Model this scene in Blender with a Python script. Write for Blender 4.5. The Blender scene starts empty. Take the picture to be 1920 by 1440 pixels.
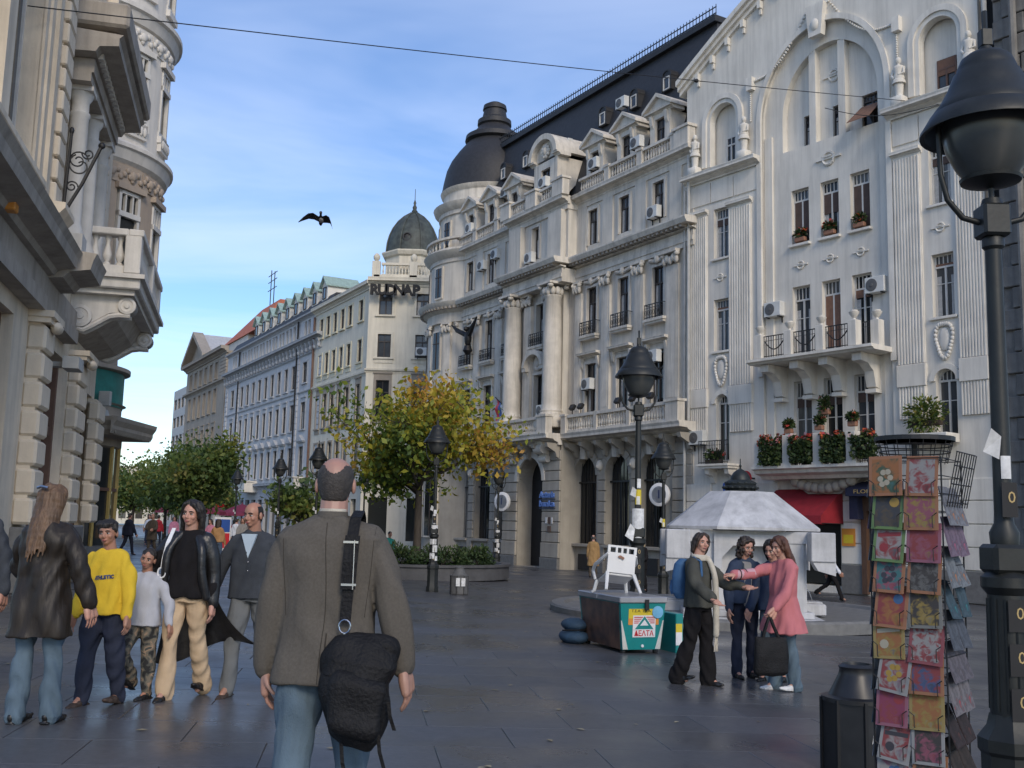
import bpy, bmesh, math, random
import numpy as np
from mathutils import Vector, Matrix
R_ = math.radians
random.seed(7)
rng = np.random.default_rng(7)
SC = bpy.context.scene
COL = SC.collection
# ---------------------------------------------------------------- camera
cam_d = bpy.data.cameras.new('camera')
cam = bpy.data.objects.new('camera', cam_d)
COL.objects.link(cam)
cam_d.sensor_width = 36.0
cam_d.lens = 36.0 * 1950.0 / 1920.0
cam_d.clip_start = 0.05
cam_d.clip_end = 2000.0
PITCH, ROLL, EYE = R_(7.71), R_(1.4), 1.56
_U = Vector((0, -math.sin(PITCH), math.cos(PITCH)))
_X = Vector((1, 0, 0))
_F = Vector((0, math.cos(PITCH), math.sin(PITCH)))
_rc = math.cos(ROLL) * _X + math.sin(ROLL) * _U
_uc = -math.sin(ROLL) * _X + math.cos(ROLL) * _U
_m = Matrix((( _rc.x, _uc.x, -_F.x), (_rc.y, _uc.y, -_F.y), (_rc.z, _uc.z, -_F.z))).to_4x4()
_m.translation = Vector((0, 0, EYE))
cam.matrix_world = _m
SC.camera = cam
# ---------------------------------------------------------------- sky, sun, exposure
SUN_EL, SUN_AZ = R_(33.0), R_(163.0)      # azimuth clockwise from +Y: behind the camera, slightly to its right
world = bpy.data.worlds.new('World')
SC.world = world
world.use_nodes = True
wn = world.node_tree
wn.nodes.clear()
def wnode(t, **k):
    n = wn.nodes.new(t)
    for a, b in k.items(): setattr(n, a, b)
    return n
w_out = wnode('ShaderNodeOutputWorld'); w_bg = wnode('ShaderNodeBackground')
w_sky = wnode('ShaderNodeTexSky', sky_type='NISHITA', sun_disc=False, sun_elevation=SUN_EL,
              sun_rotation=SUN_AZ, air_density=1.0, dust_density=0.6, ozone_density=2.5)
w_bg.inputs['Strength'].default_value = 0.126
# thin high cloud: world-space direction flattened on a cloud plane
w_tc = wnode('ShaderNodeTexCoord')
w_sep = wnode('ShaderNodeSeparateXYZ'); w_max = wnode('ShaderNodeMath', operation='MAXIMUM')
w_max.inputs[1].default_value = 0.06
w_dx = wnode('ShaderNodeMath', operation='DIVIDE'); w_dy = wnode('ShaderNodeMath', operation='DIVIDE')
w_cb = wnode('ShaderNodeCombineXYZ')
w_map = wnode('ShaderNodeMapping'); w_map.inputs['Rotation'].default_value = (0, 0, R_(-25)); w_map.inputs['Scale'].default_value = (0.55, 0.85, 1)
w_map.inputs['Location'].default_value = (1.3, 0.4, 0)
w_n1 = wnode('ShaderNodeTexNoise'); w_n1.inputs['Scale'].default_value = 0.85; w_n1.inputs['Detail'].default_value = 5; w_n1.inputs['Roughness'].default_value = 0.55; w_n1.inputs['Distortion'].default_value = 0.7
w_r1 = wnode('ShaderNodeValToRGB'); w_r1.color_ramp.elements[0].position = 0.36; w_r1.color_ramp.elements[1].position = 0.98
w_r1.color_ramp.elements[1].color = (0.8, 0.8, 0.8, 1)
w_mix = wnode('ShaderNodeMixRGB'); w_mix.inputs['Color2'].default_value = (6.6, 7.4, 9.4, 1)
w_hs = wnode('ShaderNodeHueSaturation'); w_hs.inputs['Saturation'].default_value = 1.18; w_hs.inputs['Hue'].default_value = 0.507; w_hs.inputs['Value'].default_value = 1.25
L = wn.links.new
L(w_tc.outputs['Generated'], w_sep.inputs[0]); L(w_sep.outputs['Z'], w_max.inputs[0])
L(w_sep.outputs['X'], w_dx.inputs[0]); L(w_max.outputs[0], w_dx.inputs[1])
L(w_sep.outputs['Y'], w_dy.inputs[0]); L(w_max.outputs[0], w_dy.inputs[1])
L(w_dx.outputs[0], w_cb.inputs[0]); L(w_dy.outputs[0], w_cb.inputs[1])
L(w_cb.outputs[0], w_map.inputs[0]); L(w_map.outputs[0], w_n1.inputs['Vector'])
L(w_n1.outputs['Fac'], w_r1.inputs[0]); L(w_r1.outputs[0], w_mix.inputs['Fac'])
L(w_sky.outputs[0], w_hs.inputs['Color']); L(w_hs.outputs[0], w_mix.inputs['Color1'])
L(w_mix.outputs[0], w_bg.inputs['Color']); L(w_bg.outputs[0], w_out.inputs[0])
sun_d = bpy.data.lights.new('sun', 'SUN'); sun_d.energy = 1.5; sun_d.angle = R_(18); sun_d.color = (1, 0.87, 0.70)
sun = bpy.data.objects.new('sun', sun_d); COL.objects.link(sun)
_sd = Vector((math.sin(SUN_AZ) * math.cos(SUN_EL), math.cos(SUN_AZ) * math.cos(SUN_EL), math.sin(SUN_EL)))
sun.rotation_euler = (-_sd).to_track_quat('-Z', 'Y').to_euler()
SC.view_settings.view_transform = 'Standard'; SC.view_settings.look = 'None'
SC.view_settings.exposure = 0.27; SC.view_settings.gamma = 1.0
SC.render.engine = 'CYCLES'
SC.cycles.use_denoising = True
SC.cycles.max_bounces = 6; SC.cycles.transparent_max_bounces = 12
# ---------------------------------------------------------------- materials
MATS = {}
def mat(name, col, rough=0.8, metal=0.0, var=0.12, vscale=3.0, streak=0.0, bump=0.0, bscale=40.0, spec=0.5, emit=None, coat=0.0, stretch=(1, 1, 1), sheen=0.0, col2=None, trans=0.0):
    m = bpy.data.materials.new(name); m.use_nodes = True
    nt = m.node_tree; b = nt.nodes['Principled BSDF']; LK = nt.links.new
    b.inputs['Roughness'].default_value = rough; b.inputs['Metallic'].default_value = metal
    b.inputs['Specular IOR Level'].default_value = spec
    if coat: b.inputs['Coat Weight'].default_value = coat
    if sheen: b.inputs['Sheen Weight'].default_value = sheen
    if trans: b.inputs['Transmission Weight'].default_value = trans
    b.inputs['Base Color'].default_value = (*col, 1)
    MATS[name] = m
    tc = nt.nodes.new('ShaderNodeTexCoord')
    mp = nt.nodes.new('ShaderNodeMapping'); mp.inputs['Scale'].default_value = stretch
    LK(tc.outputs['Object'], mp.inputs[0])
    if var or col2:
        n = nt.nodes.new('ShaderNodeTexNoise'); n.inputs['Scale'].default_value = vscale; n.inputs['Detail'].default_value = 6; n.inputs['Roughness'].default_value = 0.6
        LK(mp.outputs[0], n.inputs['Vector'])
        r = nt.nodes.new('ShaderNodeValToRGB'); r.color_ramp.elements[0].position = 0.3; r.color_ramp.elements[1].position = 0.7
        c2 = col2 if col2 else tuple(min(1, c * (1 + var)) for c in col)
        r.color_ramp.elements[0].color = (*[c * (1 - var) for c in col], 1); r.color_ramp.elements[1].color = (*c2, 1)
        LK(n.outputs['Fac'], r.inputs[0]); last = r.outputs[0]
        if streak:
            mp2 = nt.nodes.new('ShaderNodeMapping'); mp2.inputs['Scale'].default_value = (2.2, 2.2, 0.16)
            LK(tc.outputs['Object'], mp2.inputs[0])
            n2 = nt.nodes.new('ShaderNodeTexNoise'); n2.inputs['Scale'].default_value = 1.6; n2.inputs['Detail'].default_value = 8; n2.inputs['Roughness'].default_value = 0.68
            LK(mp2.outputs[0], n2.inputs['Vector'])
            r2 = nt.nodes.new('ShaderNodeValToRGB'); r2.color_ramp.elements[0].position = 0.45; r2.color_ramp.elements[1].position = 0.75
            LK(n2.outputs['Fac'], r2.inputs[0])
            mlt = nt.nodes.new('ShaderNodeMath'); mlt.operation = 'MULTIPLY'; mlt.inputs[1].default_value = streak
            LK(r2.outputs[0], mlt.inputs[0])
            mx = nt.nodes.new('ShaderNodeMixRGB'); mx.inputs['Color2'].default_value = (*[c * 0.35 for c in col], 1)
            LK(mlt.outputs[0], mx.inputs['Fac']); LK(last, mx.inputs['Color1']); last = mx.outputs[0]
        LK(last, b.inputs['Base Color'])
    if bump:
        n3 = nt.nodes.new('ShaderNodeTexNoise'); n3.inputs['Scale'].default_value = bscale; n3.inputs['Detail'].default_value = 5
        LK(mp.outputs[0], n3.inputs['Vector'])
        bp = nt.nodes.new('ShaderNodeBump'); bp.inputs['Strength'].default_value = bump; bp.inputs['Distance'].default_value = 0.02
        LK(n3.outputs['Fac'], bp.inputs['Height']); LK(bp.outputs[0], b.inputs['Normal'])
    if emit:
        b.inputs['Emission Color'].default_value = (*emit[:3], 1); b.inputs['Emission Strength'].default_value = emit[3]
    return m
mat('white_plaster', (0.68, 0.645, 0.575), 0.85, var=0.13, vscale=0.38, streak=0.4, bump=0.15)
mat('white_trim', (0.70, 0.665, 0.595), 0.8, var=0.12, vscale=1.1, streak=0.42)
mat('bank_stone', (0.59, 0.55, 0.48), 0.85, var=0.13, vscale=0.6, streak=0.5, bump=0.15)
mat('bank_trim', (0.62, 0.575, 0.50), 0.82, var=0.18, vscale=1.0, streak=0.6, bump=0.2, bscale=25)
mat('bank_base', (0.34, 0.31, 0.26), 0.8, var=0.14, vscale=1.2, streak=0.3, bump=0.2, bscale=30)
mat('granite', (0.15, 0.147, 0.14), 0.6, var=0.2, vscale=6, bump=0.1)
mat('cream', (0.66, 0.61, 0.50), 0.85, var=0.08, vscale=0.8, streak=0.35)
mat('cream_trim', (0.62, 0.57, 0.42), 0.85, var=0.10, vscale=2)
mat('brown_trim', (0.30, 0.26, 0.21), 0.85, var=0.15, vscale=2)
mat('blue_plaster', (0.50, 0.505, 0.515), 0.85, var=0.08, vscale=0.7, streak=0.3)
mat('blue_trim', (0.42, 0.43, 0.44), 0.85, var=0.15, vscale=2, streak=0.3)
mat('brown_stone', (0.33, 0.29, 0.24), 0.85, var=0.12, vscale=0.8, streak=0.35)
mat('left_stone', (0.68, 0.585, 0.455), 0.85, var=0.12, vscale=1.3, streak=0.45, bump=0.25, bscale=18)
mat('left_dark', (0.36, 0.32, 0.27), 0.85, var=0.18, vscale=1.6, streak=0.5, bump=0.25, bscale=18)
mat('left_white', (0.60, 0.57, 0.52), 0.85, var=0.10, vscale=2, streak=0.35, bump=0.2, bscale=20)
mat('tower_brown', (0.38, 0.31, 0.245), 0.85, var=0.08, vscale=1, streak=0.25, bump=0.15)
mat('tower_white', (0.62, 0.59, 0.54), 0.85, var=0.08, vscale=1, streak=0.35)
mat('old_grey', (0.20, 0.19, 0.175), 0.9, var=0.35, vscale=1.2, streak=0.7, bump=0.4, bscale=12)
mat('slate', (0.022, 0.022, 0.024), 0.6, var=0.3, vscale=5, bump=0.3, bscale=18)
mat('dome_copper', (0.045, 0.052, 0.047), 0.6, var=0.35, vscale=2.5, streak=0.5, col2=(0.085, 0.10, 0.085))
mat('copper_green', (0.28, 0.38, 0.335), 0.6, var=0.2, vscale=4)
mat('roof_red', (0.42, 0.13, 0.07), 0.8, var=0.2, vscale=3)
mat('roof_lead', (0.42, 0.42, 0.42), 0.6, var=0.15)
mat('glass', (0.016, 0.018, 0.02), 0.06, var=0.0, spec=0.5)
mat('glass_b', (0.05, 0.055, 0.06), 0.1, var=0.25, vscale=1.5)
mat('glass_c', (0.10, 0.098, 0.09), 0.16, var=0.4, vscale=2.0, stretch=(6, 6, 0.6))
mat('planter_dark', (0.075, 0.075, 0.078), 0.75, var=0.25, vscale=3)
mat('glass_shop', (0.03, 0.032, 0.03), 0.05, var=0.0, spec=0.6)
mat('dark_void', (0.012, 0.012, 0.013), 0.7, var=0.2)
mat('frame_dark', (0.045, 0.035, 0.03), 0.6, var=0.15)
mat('frame_white', (0.58, 0.56, 0.52), 0.6, var=0.1)
mat('frame_brown', (0.14, 0.075, 0.05), 0.6, var=0.15)
mat('blind_brown', (0.085, 0.055, 0.045), 0.85, var=0.2, vscale=6)
mat('blind_rust', (0.19, 0.10, 0.065), 0.85, var=0.2, vscale=6)
mat('curtain', (0.45, 0.44, 0.42), 0.9, var=0.2, vscale=8)
mat('iron', (0.018, 0.018, 0.019), 0.5, var=0.2, metal=0.3)
mat('lamp_metal', (0.018, 0.02, 0.019), 0.48, var=0.25, vscale=9, metal=0.25, bump=0.05)
mat('lamp_glass', (0.055, 0.058, 0.056), 0.28, var=0.15, vscale=6)
mat('wood_door', (0.10, 0.055, 0.035), 0.5, var=0.3, vscale=6, stretch=(4, 4, 0.5))
mat('ac_white', (0.60, 0.60, 0.57), 0.5, var=0.08)
mat('ac_grille', (0.10, 0.10, 0.10), 0.6, var=0.1)
mat('pipe', (0.40, 0.40, 0.38), 0.6, var=0.15)
mat('sign_white', (0.72, 0.72, 0.72), 0.45, var=0.04)
mat('sign_navy', (0.02, 0.035, 0.10), 0.4, var=0.1)
mat('sign_blue', (0.03, 0.09, 0.33), 0.4, var=0.1)
mat('sign_bright_blue', (0.10, 0.19, 0.48), 0.4, var=0.1)
mat('sign_red', (0.52, 0.02, 0.03), 0.45, var=0.1)
mat('awning_red', (0.25, 0.012, 0.02), 0.7, var=0.18, vscale=3, bump=0.2, bscale=6)
mat('awning_navy', (0.014, 0.017, 0.045), 0.75, var=0.2)
mat('maroon', (0.16, 0.02, 0.05), 0.8, var=0.2)
mat('teal_cloth', (0.02, 0.25, 0.22), 0.7, var=0.15)
mat('gold_letters', (0.42, 0.30, 0.12), 0.5, var=0.1)
mat('sign_green', (0.02, 0.17, 0.15), 0.5, var=0.25, vscale=3)
mat('yellow_post', (0.48, 0.33, 0.10), 0.5, var=0.1)
mat('yellow', (0.62, 0.48, 0.03), 0.6, var=0.1)
mat('orange', (0.62, 0.25, 0.04), 0.55, var=0.1)
mat('paper', (0.62, 0.62, 0.61), 0.85, var=0.25, vscale=14)
mat('terracotta', (0.26, 0.13, 0.08), 0.8, var=0.2)
mat('soil', (0.05, 0.035, 0.025), 0.95, var=0.3)
mat('bark', (0.055, 0.045, 0.036), 0.9, var=0.35, vscale=10, bump=0.6, bscale=25, stretch=(1, 1, 0.3))
# ---------------------------------------------------------------- mesh helpers
class MB:
    def __init__(s): s.v = []; s.f = []
    def add(s, v, f):
        o = len(s.v); s.v += [tuple(map(float, p)) for p in v]; s.f += [tuple(i + o for i in q) for q in f]; return s
    def box(s, x0, x1, y0, y1, z0, z1):
        return s.add([(x0, y0, z0), (x1, y0, z0), (x1, y1, z0), (x0, y1, z0), (x0, y0, z1), (x1, y0, z1), (x1, y1, z1), (x0, y1, z1)],
                     [(0, 3, 2, 1), (4, 5, 6, 7), (0, 1, 5, 4), (1, 2, 6, 5), (2, 3, 7, 6), (3, 0, 4, 7)])
    def hexa(s, p):      # eight corners, bottom four then top four
        return s.add(p, [(0, 3, 2, 1), (4, 5, 6, 7), (0, 1, 5, 4), (1, 2, 6, 5), (2, 3, 7, 6), (3, 0, 4, 7)])
    def cbox(s, x0, x1, y0, y1, z0, z1, c=0.01):   # chamfered box
        P = []; 
        for zz, k in ((z0, c), (z0 + c, 0), (z1 - c, 0), (z1, c)):
            P += [(x0 + k + c * (k == 0), y0 + k, zz), (x1 - k - c * (k == 0), y0 + k, zz), (x1 - k, y0 + k + c * (k == 0), zz), (x1 - k, y1 - k - c * (k == 0), zz),
                  (x1 - k - c * (k == 0), y1 - k, zz), (x0 + k + c * (k == 0), y1 - k, zz), (x0 + k, y1 - k - c * (k == 0), zz), (x0 + k, y0 + k + c * (k == 0), zz)]
        F = [tuple(range(7, -1, -1)), tuple(range(24, 32))]
        for r in range(3):
            for i in range(8): F.append((r * 8 + i, r * 8 + (i + 1) % 8, r * 8 + 8 + (i + 1) % 8, r * 8 + 8 + i))
        return s.add(P, F)
    def prism(s, poly, a, b, ax='y'):     # polygon in the plane across axis ax, extruded from a to b
        n = len(poly)
        def P(p, t): return (p[0], t, p[1]) if ax == 'y' else ((t, p[0], p[1]) if ax == 'x' else (p[0], p[1], t))
        v = [P(p, a) for p in poly] + [P(p, b) for p in poly]
        f = [tuple(range(n)), tuple(range(2 * n - 1, n - 1, -1))] + [(i, n + i, n + (i + 1) % n, (i + 1) % n) for i in range(n)]
        return s.add(v, f)
    def lathe(s, prof, cx=0, cy=0, seg=16, a0=0.0, a1=2 * math.pi, rot=0.0):
        full = abs(a1 - a0 - 2 * math.pi) < 1e-6; n = seg if full else seg + 1
        v = []
        for r, z in prof:
            for i in range(n):
                a = a0 + (a1 - a0) * i / seg + rot
                v.append((cx + r * math.cos(a), cy + r * math.sin(a), z))
        f = []
        for k in range(len(prof) - 1):
            for i in range(seg):
                j = (i + 1) % n
                f.append((k * n + i, k * n + j, (k + 1) * n + j, (k + 1) * n + i))
        if full:
            if prof[0][0] > 1e-4: f.append(tuple(range(n - 1, -1, -1)))
            if prof[-1][0] > 1e-4: f.append(tuple((len(prof) - 1) * n + i for i in range(n)))
        return s.add(v, f)
    def tube(s, pts, r, seg=6, caps=True):
        pts = [Vector(p) for p in pts]; n = len(pts)
        rr = r if isinstance(r, (list, tuple)) else [r] * n
        v = []; up = None
        for i, p in enumerate(pts):
            t = (pts[min(i + 1, n - 1)] - pts[max(i - 1, 0)])
            t = t.normalized() if t.length > 1e-9 else Vector((0, 0, 1))
            if up is None:
                h = Vector((0, 0, 1)) if abs(t.z) < 0.9 else Vector((1, 0, 0))
                e1 = t.cross(h).normalized()
            else:
                e1 = (up - t * up.dot(t)).normalized()
            up = e1; e2 = t.cross(e1)
            for k in range(seg):
                a = 2 * math.pi * k / seg
                q = p + (e1 * math.cos(a) + e2 * math.sin(a)) * rr[i]; v.append(tuple(q))
        f = []
        for i in range(n - 1):
            for k in range(seg): f.append((i * seg + k, i * seg + (k + 1) % seg, (i + 1) * seg + (k + 1) % seg, (i + 1) * seg + k))
        if caps: f += [tuple(range(seg - 1, -1, -1)), tuple((n - 1) * seg + k for k in range(seg))]
        return s.add(v, f)
    def ell(s, c, r, seg=12, rings=8):
        v = [(c[0], c[1], c[2] - r[2])]
        for j in range(1, rings):
            t = -math.pi / 2 + math.pi * j / rings
            for i in range(seg):
                a = 2 * math.pi * i / seg
                v.append((c[0] + r[0] * math.cos(t) * math.cos(a), c[1] + r[1] * math.cos(t) * math.sin(a), c[2] + r[2] * math.sin(t)))
        v.append((c[0], c[1], c[2] + r[2])); f = []
        for i in range(seg):
            f.append((0, 1 + (i + 1) % seg, 1 + i)); f.append((len(v) - 1, 1 + (rings - 2) * seg + i, 1 + (rings - 2) * seg + (i + 1) % seg))
        for j in range(rings - 2):
            for i in range(seg): f.append((1 + j * seg + i, 1 + j * seg + (i + 1) % seg, 1 + (j + 1) * seg + (i + 1) % seg, 1 + (j + 1) * seg + i))
        return s.add(v, f)
    def arch(s, cx, zc, r0, r1, y0, y1, rise0=None, rise1=None, a0=0.0, a1=math.pi, seg=14):   # flat ring sector in the xz plane, y0..y1
        rise0 = rise0 or r0; rise1 = rise1 or r1
        v = []
        for i in range(seg + 1):
            a = a0 + (a1 - a0) * i / seg; c, sn = math.cos(a), math.sin(a)
            v += [(cx + r0 * c, y0, zc + rise0 * sn), (cx + r1 * c, y0, zc + rise1 * sn), (cx + r1 * c, y1, zc + rise1 * sn), (cx + r0 * c, y1, zc + rise0 * sn)]
        f = []
        for i in range(seg):
            a, b = i * 4, i * 4 + 4
            for k in range(4): f.append((a + k, a + (k + 1) % 4, b + (k + 1) % 4, b + k))
        f += [(0, 1, 2, 3), (seg * 4 + 3, seg * 4 + 2, seg * 4 + 1, seg * 4)]
        return s.add(v, f)
    def mould(s, prof, x0, x1):   # profile (y, z) closed, run along x
        return s.prism(prof, x0, x1, 'x')
    def wall(s, x0, x1, z0, z1, ops, y=0.0, dep=0.3, seg=12):
        """flat wall in the xz plane with openings (a, b, c, d[, rise]) and their reveals"""
        xs = {x0, x1}; zs = {z0, z1}; R = []
        for o in ops:
            a, b, c, d = o[:4]; h = o[4] if len(o) > 4 else 0.0
            xs |= {a, b}; zs |= {c, d + h}; R.append((a, b, c, d, h))
        xs = sorted(x for x in xs if x0 - 1e-6 <= x <= x1 + 1e-6); zs = sorted(z for z in zs if z0 - 1e-6 <= z <= z1 + 1e-6)
        for i in range(len(xs) - 1):
            run = None
            for j in range(len(zs) - 1):
                mx, mz = (xs[i] + xs[i + 1]) / 2, (zs[j] + zs[j + 1]) / 2
                if any(a < mx < b and c < mz < d + h for a, b, c, d, h in R): 
                    if run is not None: s._q(xs[i], xs[i + 1], run, zs[j], y); run = None
                elif run is None: run = zs[j]
            if run is not None: s._q(xs[i], xs[i + 1], run, zs[-1], y)
        for a, b, c, d, h in R:
            Y = y + dep
            s.add([(a, y, c), (a, Y, c), (a, Y, d), (a, y, d)], [(0, 1, 2, 3)])
            s.add([(b, y, c), (b, Y, c), (b, Y, d), (b, y, d)], [(3, 2, 1, 0)])
            if c > z0 - 1e-6: s.add([(a, y, c), (b, y, c), (b, Y, c), (a, Y, c)], [(0, 1, 2, 3)])
            if not h: s.add([(a, y, d), (b, y, d), (b, Y, d), (a, Y, d)], [(3, 2, 1, 0)])
            else:
                m = (a + b) / 2; r = (b - a) / 2; pts = [(m - r * math.cos(math.pi * k / seg), d + h * math.sin(math.pi * k / seg)) for k in range(seg + 1)]
                for k in range(seg):
                    p, q = pts[k], pts[k + 1]
                    s.add([(p[0], y, p[1]), (q[0], y, q[1]), (q[0], Y, q[1]), (p[0], Y, p[1])], [(3, 2, 1, 0)])
                    s.add([(p[0], y, p[1]), (q[0], y, q[1]), (q[0], y, d + h), (p[0], y, d + h)], [(0, 1, 2, 3)])
        return s
    def _q(s, a, b, c, d, y): s.add([(a, y, c), (b, y, c), (b, y, d), (a, y, d)], [(0, 1, 2, 3)])
    def xf(s, M, i0=0):
        for i in range(i0, len(s.v)): s.v[i] = tuple(M @ Vector(s.v[i]))
        return s
    def mesh(s, name, m, smooth=None):
        me = bpy.data.meshes.new(name); me.from_pydata(s.v, [], s.f); me.update()
        if m: me.materials.append(MATS[m] if isinstance(m, str) else m)
        if smooth:
            me.polygons.foreach_set('use_smooth', [True] * len(me.polygons)); me.set_sharp_from_angle(angle=R_(smooth))
        return me
    def build(s, name, m, parent=None, smooth=None):
        return link(name, s.mesh(name, m, smooth), parent)
LOG = []
def link(name, me, parent=None, loc=None, rot=None, scale=None):
    o = bpy.data.objects.new(name, me); COL.objects.link(o); LOG.append(o)
    if parent: o.parent = parent
    if loc is not None: o.location = loc
    if rot is not None: o.rotation_euler = rot if isinstance(rot, (tuple, list)) else (0, 0, rot)
    if scale is not None: o.scale = scale if isinstance(scale, (tuple, list)) else (scale,) * 3
    return o
def tag(o, label, cat, group=None):
    o['label'] = label; o['category'] = cat
    if group: o['group'] = group
    return o
def thing(name, label, cat, loc=(0, 0, 0), rotz=0.0, group=None):
    o = link(name, None, None, loc, rotz)
    o.empty_display_size = 0.2
    return tag(o, label, cat, group)
def struct(o, kind='structure'): o['kind'] = kind; return o
def copy_tree(o, parent=None):
    c = o.copy(); COL.objects.link(c)
    if parent: c.parent = parent
    for ch in list(o.children): copy_tree(ch, c)
    return c
def text_mb(mb, body, size, x, y, z, ext=0.01, ax='front', bold=0.0, width=None):
    """lettering as real geometry, in the xz plane facing -y, centred on x"""
    cu = bpy.data.curves.new('t', 'FONT'); cu.body = body; cu.size = size; cu.extrude = ext; cu.align_x = 'CENTER'; cu.align_y = 'CENTER'; cu.offset = bold
    cu.resolution_u = 2
    ob = bpy.data.objects.new('t', cu); COL.objects.link(ob)
    dg = bpy.context.evaluated_depsgraph_get(); me = ob.evaluated_get(dg).to_mesh()
    vs = [v.co.copy() for v in me.vertices]; fs = [tuple(p.vertices) for p in me.polygons]
    ob.evaluated_get(dg).to_mesh_clear(); bpy.data.objects.remove(ob); bpy.data.curves.remove(cu)
    k = 1.0
    if width and vs:
        w = max(v.x for v in vs) - min(v.x for v in vs); k = width / w
    mb.add([(x + v.x * k, y - v.z, z + v.y) for v in vs], fs)
    return mb
def gz(x, y):
    z = -0.022 * x - 0.009 * y
    return max(-0.6, min(0.2, z))
# ================================================================ windows shared by the buildings
WC = {}; WR = random.Random(12)
def window(parent, x0, x1, z0, z1, y=0.2, fm='frame_white', style='two', rise=0.0, blind=0.0, bm='blind_brown', fw=0.055, gm='glass', curtain=False, name='window'):
    w, h = round(x1 - x0, 3), round(z1 - z0, 3)
    if gm == 'glass': gm = WR.choice(('glass', 'glass', 'glass_b', 'glass_b', 'glass_c'))
    if not blind and not curtain and style == 'two': curtain = WR.random() < .3
    key = (w, h, fm, style, round(rise, 3), fw, gm)
    if key not in WC:
        mb = MB(); P = []
        t = fw
        mb.box(0, t, -0.03, 0.04, 0, h); mb.box(w - t, w, -0.03, 0.04, 0, h); mb.box(t, w - t, -0.03, 0.04, 0, t)
        if not rise: mb.box(t, w - t, -0.03, 0.04, h - t, h)
        zt = h
        if style in ('upper5', 'two', 'arch'):
            zt = h * (0.80 if style == 'upper5' else 0.68) if style != 'arch' else h
            mb.box(t, w - t, -0.045, 0.03, zt - t * 0.6, zt + t * 0.6)
            if style == 'upper5':
                for k in range(1, 5): mb.box(w * k / 5 - 0.015, w * k / 5 + 0.015, -0.02, 0.025, zt, h - t)
            elif style == 'two' and not rise: mb.box(w / 2 - 0.02, w / 2 + 0.02, -0.02, 0.025, zt, h - t)
        if style != 'single': mb.box(w / 2 - t * 0.6, w / 2 + t * 0.6, -0.04, 0.03, t, zt)
        if style in ('upper5', 'arch'): mb.box(t, w - t, -0.02, 0.02, zt * 0.66, zt * 0.66 + 0.03)
        if rise:
            mb.arch(w / 2, h, w / 2 - t, w / 2, -0.03, 0.04, rise - t, rise, seg=12)
            for k in (1, 2, 3, 4): mb.box(w * k / 5 - 0.015, w * k / 5 + 0.015, -0.02, 0.02, h, h + rise * math.sqrt(max(0, 1 - ((k / 5 - .5) * 2) ** 2)) - t * .5)
        fr = mb.mesh('window', fm)
        def pane(a, b, c, d):
            return MB().add([(a, 0.012, c), (b, 0.012, c), (b, 0.012, d), (a, 0.012, d)], [(0, 1, 2, 3)]).mesh('pane', gm)
        if style == 'single': P = [pane(t, w - t, t, h - t)]
        else:
            P = [pane(t, w / 2, t, zt), pane(w / 2, w - t, t, zt)]
            if zt < h - t: P.append(pane(t, w - t, zt, h - t))
        if rise:
            n = 10; pts = [(w / 2 - (w / 2 - t * .5) * math.cos(math.pi * k / n), 0.012, h + (rise - t * .5) * math.sin(math.pi * k / n)) for k in range(n + 1)]
            P.append(MB().add(pts, [tuple(range(n + 1))]).mesh('pane', gm))
        WC[key] = (fr, P)
    fr, P = WC[key]
    o = link(name, fr, parent, (x0, y, z0))
    for p in P: link('pane', p, o)
    if blind:
        MB().box(0.05, w - 0.05, -0.035, -0.015, h * (0.97 - 0.97 * blind), h * (0.8 if style == 'upper5' else 0.97)).build('roller_blind', bm, o)
    if curtain:
        mb = MB()
        for a, b in ((0.06, 0.28), (0.72, 0.94)):
            n = 6
            for k in range(n):
                p, q = w * (a + (b - a) * k / n), w * (a + (b - a) * (k + 1) / n)
                mb.add([(p, 0.008, 0.08), (q, 0.004 if k % 2 else 0.010, 0.08), (q, 0.004 if k % 2 else 0.010, h * 0.66), (p, 0.008, h * 0.66)], [(0, 1, 2, 3)])
        mb.build('curtain', 'curtain', o)
    return o
BAL = {}
def baluster_prof(h, r): return [(r * .8, 0), (r * .8, h * .08), (r * .45, h * .12), (r * .95, h * .28), (r, h * .36), (r * .8, h * .48), (r * .42, h * .72), (r * .45, h * .82), (r * .75, h * .9), (r * .75, h)]
def balustrade(parent, x0, x1, z, h, y, m, step=0.2, r=0.06, thick=0.22, name='balustrade', seg=6):
    mb = MB(); mb.box(x0, x1, y - thick / 2, y + thick / 2, z, z + h * 0.16); mb.box(x0, x1, y - thick / 2 - 0.03, y + thick / 2 + 0.03, z + h * 0.84, z + h)
    n = max(1, int((x1 - x0) / step))
    for i in range(n):
        i0 = len(mb.v); mb.lathe(baluster_prof(h * 0.68, r), x0 + (i + .5) * (x1 - x0) / n, y, seg)
        for k in range(i0, len(mb.v)): mb.v[k] = (mb.v[k][0], mb.v[k][1], mb.v[k][2] + z + h * 0.16)
    return mb.build(name, m, parent, 40)
def cornice_prof(z, n, h, back=0.05):   # simple classical crown: (y, z) with outward = -y
    return [(back, z), (-n * .18, z), (-n * .18, z + h * .2), (-n * .45, z + h * .38), (-n * .5, z + h * .5), (-n * .95, z + h * .55), (-n * .95, z + h * .75), (-n, z + h * .95), (-n, z + h), (back, z + h)]
def building(name, label, loc, a, left=False, cat='building'):
    return thing(name, label, cat, loc, R_(90 + a) if left else R_(a - 90))
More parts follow.
